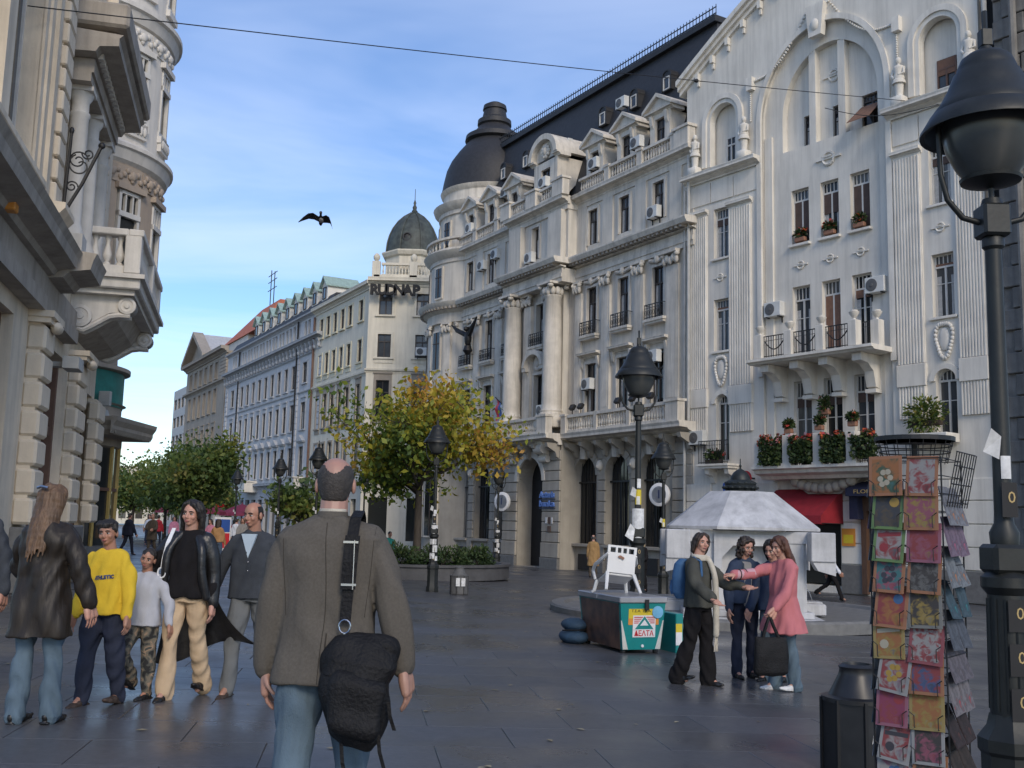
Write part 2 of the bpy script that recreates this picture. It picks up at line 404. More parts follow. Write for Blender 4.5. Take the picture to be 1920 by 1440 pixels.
def ac_unit(loc, rotz, label, w=0.8, h=0.58, group='air conditioner units on the facades', grille=True):
    t = thing('air_conditioner', label, 'air conditioner', loc, rotz, group)
    MB().cbox(-w / 2, w / 2, -0.3, 0, 0, h, 0.015).build('case', 'ac_white', t)
    i = MB(); i.lathe([(h * .40, 0), (h * .40, 0.012), (h * .36, 0.016)], 0, 0, 20); i.lathe([(h * .12, 0.012), (h * .1, 0.03)], 0, 0, 12)
    i.xf(Matrix.Translation((-w * .14, -0.3, h / 2)) @ Matrix.Rotation(R_(90), 4, 'X')); i.build('fan_grille', 'ac_grille', t, 30)
    b = MB(); 
    for x in (-w * .35, w * .35): b.box(x - .02, x + .02, -0.32, 0.0, -0.04, 0.0); b.box(x - .02, x + .02, -0.04, 0.0, -0.25, -0.04)
    b.build('bracket', 'iron', t)
    return t
def at_b(b, x, y, z):   # local building point -> world
    M = Matrix.Translation(b.location) @ Matrix.Rotation(b.rotation_euler.z, 4, 'Z'); return M @ Vector((x, y, z))
# ================================================================ white gabled house on the right
WH = building('white_gabled_house', 'white plaster house with curved gable, great arch recess and fluted pilasters', (7.458, 44, -0.6), 36.8)
def gable_z(x):
    t = abs(x - 6.7) / 6.9
    return 21.55 + 3.6 * (1 - t ** 1.25)
m = MB()
sideops = [(1.55, 2.35, 13.45, 15.62), (1.55, 2.35, 9.5, 11.7), (1.66, 2.36, 4.95, 7.32, .38), (11.45, 12.25, 13.45, 15.62), (11.45, 12.25, 9.5, 11.7), (11.48, 12.22, 5.3, 7.32, .4)]
niches = [(1.2, 3.0, 17.55, 19.45, .92), (11.05, 12.85, 17.55, 19.45, .92)]
m.wall(0, 4.15, 0, 21.0, sideops[:3] + niches[:1], 0, .4)
m.wall(9.85, 13.42, 0, 21.0, sideops[3:] + niches[1:], 0, .4)
m.wall(4.15, 9.85, 0, 4.4, [(4.9, 7.6, 0.25, 3.3), (8.75, 9.8, 0.25, 3.3)], 0, .5)
# wall above the sides and round the great arch
seg = 28; cx, rx, zs, ry = 7.0, 2.85, 18.6, 3.3
pts = [(cx - rx * math.cos(math.pi * k / seg), zs + ry * math.sin(math.pi * k / seg)) for k in range(seg + 1)]
for k in range(seg):
    p, q = pts[k], pts[k + 1]
    m.add([(p[0], 0, p[1]), (q[0], 0, q[1]), (q[0], 0, gable_z(q[0])), (p[0], 0, gable_z(p[0]))], [(0, 1, 2, 3)])
    m.add([(p[0], 0, p[1]), (q[0], 0, q[1]), (q[0], .22, q[1]), (p[0], .22, p[1])], [(3, 2, 1, 0)])
for x0_, x1_ in ((0, 4.15), (9.85, 13.42)):
    n = 8
    for k in range(n):
        a, b = x0_ + (x1_ - x0_) * k / n, x0_ + (x1_ - x0_) * (k + 1) / n
        m.add([(a, 0, 21.0), (b, 0, 21.0), (b, 0, gable_z(b)), (a, 0, gable_z(a))], [(0, 1, 2, 3)])
for x_, o in ((4.15, 0), (9.85, 1)):
    m.add([(x_, 0, 4.4), (x_, .22, 4.4), (x_, .22, 18.6), (x_, 0, 18.6)], [(0, 1, 2, 3)])
# recessed centre with its own inner arch
icx, irx, izs, iry = 7.2, 2.17, 18.6, 2.5
CW = [(5.42, 6.25), (6.79, 7.61), (8.12, 8.95)]
ops = [(a, b, 13.3, 15.52) for a, b in CW] + [(a, b, 8.95, 11.62) for a, b in CW] + [(a, b, 4.75, 7.9) for a, b in CW] + [(icx - irx, icx + irx, 17.2, izs, iry)]
m.wall(4.15, 9.85, 4.4, 22.0, ops, .22, .3, 24)
m.wall(5.0, 9.4, 17.1, 21.2, [(5.85, 6.4, 17.25, 18.55), (7.2, 7.72, 17.25, 18.55), (8.5, 9.3, 17.25, 18.55)], .52, .2)
for a, b in ((6.32, 6.62), (7.66, 7.97)): m.box(a, b, .235, .53, 17.2, 21.0)
for a in (.4, ): 
    for x0_, x1_ in ((1.2, 3.0), (11.05, 12.85)): m.box(x0_ - .05, x1_ + .05, .39, .45, 17.5, 20.5)
m.add([(0, 0, 0), (0, 9, 0), (0, 9, 21.5), (0, 0, 21.5)], [(0, 1, 2, 3)]); m.add([(13.42, 0, 0), (13.42, 9, 0), (13.42, 9, 21.5), (13.42, 0, 21.5)], [(3, 2, 1, 0)])
for x_ in (4.18, 9.45): m.box(x_, x_ + .37, .12, .219, 4.4, 18.0)
m.build('wall', 'white_plaster', WH)
# back body and roof, behind the gable
MB().prism([(0.02, 0), (13.4, 0), (13.4, 21), (6.7, 24.6), (0.02, 21)], 1.2, 9, 'y').build('rear_body', 'white_plaster', WH)
# gable cornice, its corbels and the arch mouldings
g = MB(); N = 26
for k in range(N):
    a, b = -0.35 + 14.1 * k / N, -0.35 + 14.1 * (k + 1) / N
    za, zb = gable_z(a), gable_z(b)
    for y0_, dz0, dz1 in ((-.38, .18, .42), (-.25, -.02, .18), (-.12, -.22, -.02)):
        g.hexa([(a, y0_, za + dz0), (b, y0_, zb + dz0), (b, .3, zb + dz0), (a, .3, za + dz0), (a, y0_, za + dz1), (b, y0_, zb + dz1), (b, .3, zb + dz1), (a, .3, za + dz1)])
g.build('gable_cornice', 'white_trim', WH)
cb = MB(); cb.box(-.08, .08, -.2, 0, -.2, .12); cb.box(-.05, .05, -.1, 0, -.45, -.2); cb = cb.mesh('corbel', 'white_trim')
for x in (0.75, 1.6, 2.45, 3.3, 4.2, 5.1, 8.3, 9.2, 10.1, 10.95, 11.8, 12.65): link('corbel', cb, WH, (x, -.02, gable_z(x) - .35))
a_ = MB(); a_.arch(cx, zs, rx, rx + .22, -.09, .1, ry, ry + .22, seg=28); a_.box(cx - rx - .22, cx - rx, -.09, .1, 8.2, zs); a_.box(cx + rx, cx + rx + .22, -.09, .1, 8.2, zs)
a_.build('arch_moulding', 'white_trim', WH)
for c_ in (2.1, 11.95):
    a_ = MB(); a_.arch(c_, 19.45, .9, 1.12, -.12, .05, .92, 1.14, seg=18); a_.arch(c_, 19.45, .72, .9, -.05, .3, .74, .92, seg=18); a_.box(c_ - 1.12, c_ - .9, -.12, .05, 17.55, 19.45); a_.box(c_ + .9, c_ + 1.12, -.12, .05, 17.55, 19.45)
    a_.box(c_ - .9, c_ - .72, -.05, .3, 17.55, 19.45); a_.box(c_ + .72, c_ + .9, -.05, .3, 17.55, 19.45)
    a_.build('niche_moulding', 'white_trim', WH)
k_ = MB(); k_.prism([(6.72, 21.3), (7.28, 21.3), (7.42, 22.6), (6.58, 22.6)], -.28, 0); k_.ell((7, -.25, 21.75), (.2, .12, .26)); k_.build('keystone', 'white_trim', WH, 40)
for x0_, z0_, x1_, z1_, sag, x_ in ((3.6, 20.6, 6.5, 22.6, -.7, 3.62), (7.5, 22.6, 10.4, 20.6, -.7, 10.38)):
    gl = MB()
    for k in range(34):
        t = k / 33; gl.ell((x0_ + (x1_ - x0_) * t, -.05, z0_ + (z1_ - z0_) * t + sag * math.sin(math.pi * t)), (.055, .05, .055), 6, 4)
    gl.box(x_ - .1, x_ + .2, -.22, 0, 20.2, 20.75)
    for k in range(14): gl.ell((x_, -.05, 20.1 - k * .09), (.045, .04, .05), 6, 4)
    gl.build('festoon', 'white_trim', WH, 50)
# ledges under the niches, panels
for x0_, x1_ in ((-.02, 4.1), (9.9, 13.45)):
    c_ = MB(); c_.mould(cornice_prof(16.95, .5, .35), x0_, x1_); c_.build('ledge', 'white_trim', WH)
    p_ = MB()
    w_ = (x1_ - x0_ - .5) / 3
    for k in range(3): p_.box(x0_ + .2 + k * (w_ + .05), x0_ + .2 + k * (w_ + .05) + w_, -.05, .02, 15.95, 16.85)
    p_.build('frieze_panel', 'white_plaster', WH)
# fluted pilasters
for x0_, x1_ in ((.15, 1.2), (2.42, 3.6), (10.1, 11.15), (12.4, 13.36)):
    p_ = MB(); p_.box(x0_, x1_, -.06, .02, 8.0, 15.45); p_.box(x0_, x1_, -.05, .02, 6.1, 7.2)
    n = 9; st = (x1_ - x0_) / n
    for k in range(n):
        for z0_, z1_, yy in ((8.0, 15.4, -.06), (6.1, 7.2, -.05)):
            c_ = x0_ + (k + .5) * st; h_ = st * .32
            p_.prism([(c_ - h_, yy), (c_ - h_ * .6, yy - .045), (c_ + h_ * .6, yy - .045), (c_ + h_, yy)], z0_, z1_, 'z')
    p_.build('fluted_pilaster', 'white_trim', WH)
    c_ = MB(); c_.mould(cornice_prof(15.45, .24, .24), x0_ - .06, x1_ + .06); c_.build('pilaster_cap', 'white_trim', WH)
    MB().cbox(x0_ - .03, x1_ + .03, -.13, .02, 7.2, 7.98, .02).build('pilaster_block', 'white_plaster', WH)
# windows of the sides
for a, b, c_, d in sideops[:2] + sideops[3:5]:
    window(WH, a, b, c_, d, .22, 'frame_white', 'upper5', blind=.32 if c_ > 12 else 0.12, bm='blind_rust' if c_ < 12 else 'blind_brown', curtain=True)
    MB().cbox(a - .1, b + .1, -.1, .2, c_ - .09, c_ + .0, .01).build('sill', 'white_trim', WH)
window(WH, 1.66, 2.36, 4.95, 7.32, .22, 'frame_white', 'arch', rise=.38); window(WH, 11.48, 12.22, 5.3, 7.32, .22, 'frame_white', 'arch', rise=.4)
for c_, r_ in ((2.01, .35), (11.85, .37)):
    a_ = MB(); a_.arch(c_, 7.32, r_ + .02, r_ + .2, -.08, .03, seg=14); a_.build('window_arch', 'white_trim', WH)
window(WH, 1.98, 2.5, 17.6, 18.75, .37, 'frame_white', 'two'); window(WH, 11.68, 12.4, 17.6, 18.75, .37, 'frame_brown', 'two', blind=.5, bm='blind_rust')
for i, (a, b) in enumerate(CW):
    window(WH, a, b, 13.3, 15.52, .42, 'frame_white', 'upper5', blind=(.78, .55, .92)[i], curtain=i == 1)
    window(WH, a, b, 8.95, 11.62, .42, 'frame_white', 'upper5', blind=(.0, .95, .3)[i], bm='blind_rust', curtain=i != 1)
    window(WH, a, b, 4.75, 7.9, .42, 'frame_white', 'upper5', blind=.3)
    MB().cbox(a - .08, b + .08, .06, .42, 13.2, 13.3, .01).build('sill', 'white_trim', WH)
window(WH, 5.85, 6.4, 17.25, 18.55, .66, 'frame_dark', 'upper5', curtain=True); window(WH, 7.2, 7.72, 17.25, 18.55, .66, 'frame_dark', 'upper5', curtain=True); window(WH, 8.5, 9.3, 17.25, 18.55, .66, 'frame_dark', 'upper5')
aw = MB(); aw.add([(8.48, .5, 18.1), (9.32, .5, 18.1), (9.36, -.35, 17.3), (8.42, -.35, 17.3), (8.48, .5, 18.08), (9.32, .5, 18.08), (9.36, -.35, 17.28), (8.42, -.35, 17.28)], [(0, 1, 2, 3), (7, 6, 5, 4), (0, 3, 7, 4), (1, 5, 6, 2), (2, 6, 7, 3)])
aw.build('window_awning', 'blind_rust', WH)
# little ring ornaments with a bar
rg = MB()
for k in range(16):
    a = 2 * math.pi * k / 16; b = 2 * math.pi * (k + 1) / 16
    rg.tube([(.15 * math.cos(a), 0, .15 * math.sin(a)), (.15 * math.cos(b), 0, .15 * math.sin(b))], .035, 5)
rg.box(-.33, .33, -.03, .02, -.025, .025); rg.box(-.1, .1, -.05, .02, .02, .06)
rg = rg.mesh('ring_ornament', 'white_trim', 50)
for x, z, y, s in ((1.92, 12.62, -.02, 1), (11.82, 12.62, -.02, 1), (5.84, 12.45, .19, 1), (7.2, 12.45, .19, 1), (8.53, 12.45, .19, 1), (7.2, 16.4, .19, 1.7), (7.3, 19.8, .5, 1.5)): link('ring_ornament', rg, WH, (x, y, z), None, s)
ct = MB()
for k in range(26):
    a = 2 * math.pi * k / 26; r_ = 1 + .12 * math.sin(3 * a)
    ct.ell((.3 * r_ * math.cos(a), -.03, .58 * r_ * math.sin(a)), (.075, .06, .085), 6, 4)
ct.ell((0, 0, 0), (.2, .05, .42), 12, 6); ct = ct.mesh('cartouche', 'white_trim', 60)
for x in (1.95, 11.85): link('cartouche', ct, WH, (x, -.02, 8.72))
# niche statues
st = MB(); st.cbox(-.24, .24, -.24, .2, -.32, 0, .02); st.lathe([(.15, 0), (.13, .08), (.15, .3), (.17, .6), (.2, .75), (.15, .92), (.2, 1.08), (.17, 1.16), (.06, 1.2), (.06, 1.26)], 0, 0, 12)
st.ell((0, 0, 1.38), (.1, .11, .14), 10, 8); st.tube([(-.19, 0, 1.1), (-.24, -.05, .85), (-.1, -.16, .7)], [.06, .05, .04], 6); st.tube([(.19, 0, 1.1), (.23, -.05, .85), (.08, -.16, .8)], [.06, .05, .04], 6); st.lathe([(.16, .55), (.24, .5), (.22, .62), (.17, .7)], 0, 0, 12)
st = st.mesh('statue', 'white_trim', 50)
for x in (.7, 3.42, 10.55, 13.2): link('statue', st, WH, (x, -.24, 17.62))
# downpipe
MB().tube([(.02, -.15, .3), (.02, -.15, 16.8)], .06, 8).build('downpipe', 'pipe', WH, 40)
# ---- upper balcony
ub = MB(); ub.mould([(.2, 8.5), (-1.15, 8.5), (-1.2, 8.56), (-1.3, 8.58), (-1.3, 8.68), (.2, 8.68)], 4.35, 9.9); ub = ub.build('upper_balcony', 'white_trim', WH)
br = MB(); br.prism([(.1, -.0), (-1.15, 0), (-1.15, -.28), (-.75, -.34), (-.42, -.6), (-.3, -1.15), (.1, -1.25)], -.19, .19, 'x'); br.box(-.22, .22, -.35, .1, -1.36, -1.22); br = br.mesh('balcony_bracket', 'white_trim')
for x in (4.95, 6.33, 7.63, 9.05): link('balcony_bracket', br, ub, (x, .2, 8.49))
po = MB(); po.cbox(-.17, .17, -.17, .17, 0, .92, .015); po.lathe([(.06, .92), (.05, 1.0), (.1, 1.04), (.17, 1.16), (.19, 1.22), (.13, 1.24), (.13, 1.28)], 0, 0, 12); po = po.mesh('balcony_post', 'white_trim', 40)
for x in (4.9, 6.3, 7.72, 9.1): link('balcony_post', po, ub, (x, -1.1, 8.69))
link('balcony_post', po, ub, (9.68, -.6, 8.69))
def iron_rail(parent, x0, x1, z, h, y, step=.11, name='railing', swag=True):
    r = MB(); r.box(x0, x1, y - .018, y + .018, z + h - .035, z + h); r.box(x0, x1, y - .014, y + .014, z + .05, z + .075); r.box(x0, x1, y - .01, y + .01, z + h - .2, z + h - .185)
    n = max(2, int((x1 - x0) / step))
    for k in range(n + 1):
        x = x0 + (x1 - x0) * k / n; r.box(x - .009, x + .009, y - .009, y + .009, z, z + h)
    if swag: r.tube([(x0 + (x1 - x0) * t, y - .03, z + h * .85 - h * .5 * math.sin(math.pi * t)) for t in np.linspace(.08, .92, 9)], .025, 5)
    return r.build(name, 'iron', parent)
for a, b in ((5.07, 6.13), (6.47, 7.55), (7.89, 8.93)): iron_rail(ub, a, b, 8.7, .85, -1.1)
iron_rail(ub, 9.28, 9.55, 8.7, .85, -.9, swag=False)
# ---- lower balcony
lb = MB(); lb.mould([(.2, 4.1), (-.7, 4.1), (-.8, 4.22), (-1.15, 4.3), (-1.2, 4.42), (-1.35, 4.46), (-1.35, 4.56), (.2, 4.56)], 4.6, 9.95); lb = lb.build('lower_balcony', 'white_trim', WH)
cs = MB()
for k in range(9): cs.ell((7.2 + (k - 4) * .3, -.45, 4.0 - .25 * (1 - ((k - 4) / 4) ** 2)), (.22, .22, .2), 8, 5)
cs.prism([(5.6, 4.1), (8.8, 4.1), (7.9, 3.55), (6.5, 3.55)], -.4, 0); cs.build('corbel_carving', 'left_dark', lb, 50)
lp = MB(); lp.cbox(-.19, .19, -.17, .17, 0, 1.12, .015); lp.box(-.22, .22, -.2, .2, -.02, .08); lp = lp.mesh('balcony_post', 'white_plaster')
for x in (6.2, 7.56, 8.95): link('balcony_post', lp, lb, (x, -1.1, 4.57))
link('balcony_post', lp, lb, (4.88, -1.1, 4.57)); 
for a, b in ((5.07, 6.0), (6.4, 7.36), (7.76, 8.75), (9.15, 9.7)): iron_rail(lb, a, b, 4.58, .95, -1.12, .09, swag=False)
# small balcony on the left
sb = MB(); sb.box(1.2, 2.8, -.6, .1, 4.62, 4.78); sb.box(1.15, 2.85, -.66, .1, 4.72, 4.8); sb = sb.build('small_balcony', 'white_trim', WH)
for x in (1.45, 2.5): MB().prism([(.05, 4.62), (-.5, 4.62), (-.45, 4.4), (-.2, 4.3), (-.1, 4.05), (.05, 4.0)], x, x + .22, 'x').build('balcony_bracket', 'white_trim', sb)
iron_rail(sb, 1.22, 2.78, 4.8, .95, -.58, .085, swag=False)
# ground floor: plinth, stone courses, recessed shop fronts
b_ = MB()
for z0_, z1_ in ((.02, 1.03), (1.07, 1.77), (1.81, 2.52), (2.56, 3.28), (3.32, 4.02)):
    for x0_, x1_ in ((.05, 1.4), (3.2, 4.85), (7.65, 8.7), (9.85, 11.9), (11.94, 13.4)):
        st_ = MB().cbox(x0_, x1_, -.06 if z0_ > .5 else -.1, .05, z0_, z1_, .012)
        st_.build('stone_block', 'white_plaster' if z0_ > .5 else 'granite', WH)
b_.box(4.92, 7.58, .3, .4, .3, 3.3); b_.box(8.78, 9.78, .3, .4, .3, 3.3); b_.build('shop_window', 'glass_shop', WH)
sd = MB(); sd.box(1.5, 3.1, -.03, .05, 2.0, 3.1); sd.build('shop_window', 'dark_void', WH)
df = MB(); df.box(8.55, 8.76, -.16, .3, .05, 3.2); df.box(9.78, 9.95, -.16, .3, .05, 3.2); df.box(8.5, 10.0, -.2, .3, 2.95, 3.45); df.build('door_frame', 'wood_door', WH)
# ================================================================ bank
BK = building('bank_building', 'grey stone bank with giant columns, slate mansard, dormers and round domed corner', (7.458, 44, -0.6), 30.3)
RC = [-1.95, -4.55, -7.15]; CC = -11.35; LC = [-14.95, -17.5, -20.05]
BAYS = RC + LC
X0, X1 = -22.6, .42
gf = MB()
ARW = .91
arches = [(c - .42 - ARW + .0, c - .42 + ARW, 1.35, 4.6, .92) for c in RC] + [(c - .4 - ARW, c - .4 + ARW, 1.35, 4.6, .92) for c in LC]
gf.wall(-8.5, X1, 0, 6.35, arches[:3], .06, .45); gf.wall(X0, -14.0, 0, 6.35, arches[3:], .06, .45)
gf.wall(-14.0, -8.45, 0, 6.35, [(-12.5, -10.1, .1, 4.4, 1.2)], -.8, .9, 16)
gf.add([(-8.45, -.8, 0), (-8.45, .1, 0), (-8.45, .1, 6.35), (-8.45, -.8, 6.35)], [(0, 1, 2, 3)]); gf.add([(-14, -.8, 0), (-14, .1, 0), (-14, .1, 6.35), (-14, -.8, 6.35)], [(3, 2, 1, 0)])
gf.build('ground_floor_wall', 'bank_base', BK)
# rusticated stone courses on the piers
SM = {}
def stone(x0, x1, z0, z1, y, dep=.07, m='bank_base'):
    k = (round(x1 - x0, 2), round(z1 - z0, 2), m)
    if k not in SM: SM[k] = MB().cbox(0, x1 - x0, -dep, .02, 0, z1 - z0, .018).mesh('stone', m)
    link('stone', SM[k], BK, (x0, y, z0))
for x0_, x1_, y in [(-.95, .35, .05), (-3.75, -3.42 + .02, .05), (-6.35, -6.0, .05), (-8.44, -8.52 + .02, .05), (-10.05, -8.47, -.81), (-13.98, -12.55, -.81), (-14.4, -14.03, .05), (-16.95, -16.35, .05), (-19.5, -18.9, .05), (-22.5, -21.45, .05)]:
    if x1_ - x0_ < .1: continue
    if y > 0 and x1_ - x0_ < .5: x0_, x1_ = x0_ - .12, x1_ + .12
    for k in range(9):
        z = 1.35 + k * .5
        if z < 5.6: stone(x0_, x1_, z + .02, z + .48, y)
    stone(x0_ - .01, x1_ + .01, .62, 1.33, y, .11); stone(x0_ - .02, x1_ + .02, .0, .6, y, .15, 'granite')
for a, b, c_, d, h in arches:
    v = MB()
    n = 9
    for k in range(n):
        a0_, a1_ = math.pi * k / n + .015, math.pi * (k + 1) / n - .015
        v.arch((a + b) / 2, d, ARW + .01, ARW + .38, -.03, .06, .93, 1.3, a0_, a1_, 2)
    v.build('voussoirs', 'bank_base', BK)
    kk = MB(); kk.prism([((a + b) / 2 - .16, 5.4), ((a + b) / 2 + .16, 5.4), ((a + b) / 2 + .24, 6.1), ((a + b) / 2 - .24, 6.1)], -.16, .05); kk.build('keystone', 'bank_trim', BK)
    i = MB(); w = b - a
    for k in range(1, 7): i.box(a + w * k / 7 - .012, a + w * k / 7 + .012, .3, .325, 1.35, 4.6 + .9 * math.sqrt(max(0, 1 - (2 * k / 7 - 1) ** 2)))
    i.box(a, b, .28, .34, 4.25, 4.33); i.box(a + w * .5 - .03, a + w * .5 + .03, .27, .34, 1.35, 4.3); i.build('window_grille', 'iron', BK)
    n = 14; pts = [(a, .42, 1.35), (b, .42, 1.35)] + [((a + b) / 2 + ARW * math.cos(math.pi * k / n), .42, 4.6 + .92 * math.sin(math.pi * k / n)) for k in range(n + 1)]
    MB().add(pts, [tuple(range(len(pts)))]).build('arched_window', 'glass', BK)
    MB().cbox(a - .05, b + .05, -.14, .3, 1.2, 1.35, .02).build('sill', 'bank_base', BK)
    s_ = MB(); s_.box(a + .45, b - .45, -.02, .07, .1, .85); s_.build('cellar_window', 'dark_void', BK)
    c_ = MB(); c_.ell((a - .36, -.06, 5.05), (.2, .18, .26), 10, 8); c_.ell((a - .36, -.18, 5.0), (.08, .1, .1), 8, 6); c_.build('mask_carving', 'bank_trim', BK, 50)
d_ = MB(); d_.box(-12.5, -10.1, .05, .12, 0, 5.7); d_.build('entrance_void', 'dark_void', BK)
e_ = MB(); e_.arch(-11.3, 4.4, 1.2, 1.5, -.9, -.78, 1.2, 1.5, seg=16); e_.build('entrance_arch', 'bank_trim', BK)
for sx in (-12.95, -9.75):
    c_ = MB(); c_.prism([(-.85, 5.3), (-1.25, 5.9), (-1.35, 6.3), (-.75, 6.3), (-.75, 5.2)], sx - .3, sx + .3, 'x')
    for zz, rr in ((5.95, .26), (5.45, .17)):
        cc = MB().lathe([(rr, -.36), (rr, .36)], 0, 0, 14).xf(Matrix.Translation((sx, -1.2 if zz > 5.7 else -.98, zz)) @ Matrix.Rotation(R_(90), 4, 'Y')); c_.add(cc.v, cc.f)
    c_.build('console', 'bank_trim', BK, 40)
# string cornice and balcony balustrade on it
for x0_, x1_, y in ((-8.45, .62, 0), (X0, -14.0, 0), (-14.15, -8.4, -.85)):
    c_ = MB(); c_.mould([(p[0] + y, p[1]) for p in cornice_prof(6.1, .95, .55)], x0_, x1_); c_.build('balcony_slab', 'bank_trim', BK)
    b_ = MB().prism([(0, 5.45), (-.16, 5.5), (-.25, 5.75), (-.7, 5.98), (-.75, 6.18), (0, 6.18)], -.11, .11, 'x').mesh('bracket', 'bank_base'); n = int((x1_ - x0_) / 1.27)
    for k in range(n + 1): link('bracket', b_, BK, (x0_ + .25 + (x1_ - x0_ - .5) * k / n, y, 0))
pm = MB().cbox(-.42, .42, -.2, .2, 0, .98, .02).box(-.47, .47, -.25, .25, .88, .985).mesh('pedestal', 'bank_trim')
for x in (.1, -9.05, -13.6): link('pedestal', pm, BK, (x, -.72 if x > -1 else -1.45, 6.6))
link('pedestal', pm, BK, (-8.2, -.72, 6.6), None, (.5, 1, .99))
ps = MB().cbox(-.12, .12, -.14, .14, 0, .93, .015).mesh('pedestal', 'bank_trim')
for a, b in ((-2.9, -.35), (-5.45, -3.15), (-7.95, -5.7)):
    balustrade(BK, a, b, 6.63, .9, -.72, 'bank_trim', .19, .07)
    link('pedestal', ps, BK, (a - .12, -.72, 6.62))
balustrade(BK, -13.15, -9.5, 6.63, .9, -1.45, 'bank_trim', .19, .07)
balustrade(BK, -17.9, -14.4, 6.63, .9, -.72, 'bank_trim', .19, .07); balustrade(BK, -22.0, -18.2, 6.63, .9, -.72, 'bank_trim', .19, .07)
# main storeys
ops = [(c - .45, c + .45, 7.5, 10.05) for c in BAYS] + [(c - .41, c + .41, 11.5, 13.85) for c in BAYS]
w_ = MB(); w_.wall(-9.2, X1, 6.3, 14.4, [o for o in ops if o[0] > -9], 0, .32); w_.wall(X0, -13.5, 6.3, 14.4, [o for o in ops if o[0] < -13], 0, .32)
w_.wall(-13.5, -9.2, 6.3, 14.4, [(-11.85, -10.95, 7.3, 9.95), (-11.75, -11.05, 11.5, 13.7)], -.35, .35)
w_.add([(-9.2, -.35, 6.3), (-9.2, 0, 6.3), (-9.2, 0, 14.4), (-9.2, -.35, 14.4)], [(0, 1, 2, 3)]); w_.add([(-13.5, -.35, 6.3), (-13.5, 0, 6.3), (-13.5, 0, 14.4), (-13.5, -.35, 14.4)], [(3, 2, 1, 0)])
# attic
aops = [(c - .4, c + .4, 16.05, 17.82) for c in BAYS]
w_.wall(-8.5, X1, 15.4, 18.6, [o for o in aops if o[0] > -9], 0, .3); w_.wall(X0, -14.2, 15.4, 18.6, [o for o in aops if o[0] < -14], 0, .3)
w_.wall(-14.2, -8.5, 15.4, 18.6, [(-11.95, -11.25, 16.1, 17.85)], -.6, .3)
w_.add([(-8.5, -.6, 15.4), (-8.5, 0, 15.4), (-8.5, 0, 18.6), (-8.5, -.6, 18.6)], [(0, 1, 2, 3)]); w_.add([(-14.2, -.6, 15.4), (-14.2, 0, 15.4), (-14.2, 0, 18.6), (-14.2, -.6, 18.6)], [(3, 2, 1, 0)])
w_.add([(X1, 0, 0), (X1, 6, 0), (X1, 6, 18.8), (X1, 0, 18.8)], [(0, 1, 2, 3)])
w_.build('wall', 'bank_stone', BK)
MB().box(X0, X1 - .02, .5, 9, 0, 18.4).build('inner_body', 'dark_void', BK)
for c in BAYS:
    window(BK, c - .45, c + .45, 7.5, 10.05, .13, 'frame_dark', 'two', curtain=c in (-1.95, -14.95)); window(BK, c - .41, c + .41, 11.5, 13.85, .13, 'frame_dark', 'two', curtain=True); window(BK, c - .4, c + .4, 16.05, 17.82, .12, 'frame_dark', 'two', curtain=c in (-4.55, -1.95, -17.5))
window(BK, -11.85, -10.95, 7.3, 9.95, -.1, 'frame_dark', 'two'); window(BK, -11.75, -11.05, 11.5, 13.7, -.1, 'frame_dark', 'two', curtain=True); window(BK, -11.95, -11.25, 16.1, 17.85, -.35, 'frame_dark', 'two', curtain=True)
# window surrounds: hoods, consoles, iron guards
def surround(c, w, z0, z1, y, hood=True):
    s = MB(); t = .13
    s.box(c - w - t, c - w, y - .06, y + .02, z0, z1 + t); s.box(c + w, c + w + t, y - .06, y + .02, z0, z1 + t); s.box(c - w, c + w, y - .06, y + .02, z1, z1 + t)
    if hood:
        s.mould([(p[0] + y, p[1]) for p in cornice_prof(z1 + .3, .38, .24)], c - w - .42, c + w + .42)
        for sx in (-1, 1): s.prism([(y, z1 - .3), (y - .14, z1 - .1), (y - .22, z1 + .3), (y, z1 + .3)], c + sx * (w + .24) - .08, c + sx * (w + .24) + .08, 'x')
    return s.build('window_surround', 'bank_trim', BK)
def guard(c, w, z, y):
    s = MB(); s.box(c - w, c + w, y - .34, y + .05, z - .12, z); s.box(c - w + .05, c + w - .05, y - .28, y + .05, z - .22, z - .12); s.build('window_slab', 'bank_trim', BK)
    r = MB(); x0_, x1_ = c - w + .06, c + w - .06; yy = y - .28
    r.box(x0_, x1_, yy - .015, yy + .015, z + .64, z + .68); r.box(x0_, x1_, yy - .012, yy + .012, z + .06, z + .09); r.box(x0_, x1_, yy - .01, yy + .01, z + .5, z + .52)
    n = 7
    for k in range(n + 1): r.box(x0_ + (x1_ - x0_) * k / n - .012, x0_ + (x1_ - x0_) * k / n + .012, yy - .012, yy + .012, z, z + .66)
    for k in range(n):
        cx_ = x0_ + (x1_ - x0_) * (k + .5) / n
        r.tube([(cx_ + .05 * math.cos(t), yy, z + .3 + .12 * math.sin(t)) for t in np.linspace(0, 2 * math.pi, 9)], .012, 4)
    for x in (x0_, x1_): r.box(x - .012, x + .012, yy, y, z + .64, z + .67)
    r.build('iron_guard', 'iron', BK)
for c in BAYS:
    surround(c, .45, 7.5, 10.05, 0); surround(c, .41, 11.5, 13.85, 0, False); guard(c, .72, 11.45, 0); surround(c, .4, 16.05, 17.82, 0, False)
    g_ = MB()   # garland above the upper windows
    for k in range(9): g_.ell((c + (k - 4) * .13, -.08, 14.12 + .1 * abs(k - 4) / 4 - .04), (.1, .09, .1), 7, 5)
    g_.ell((c, -.12, 14.15), (.16, .12, .2), 8, 6); g_.build('garland', 'bank_trim', BK, 60)
surround(-11.4, .45, 7.3, 9.95, -.35, False); surround(-11.4, .35, 11.5, 13.7, -.35, False); guard(-11.4, .72, 11.45, -.35); surround(-11.6, .35, 16.1, 17.85, -.6, False)
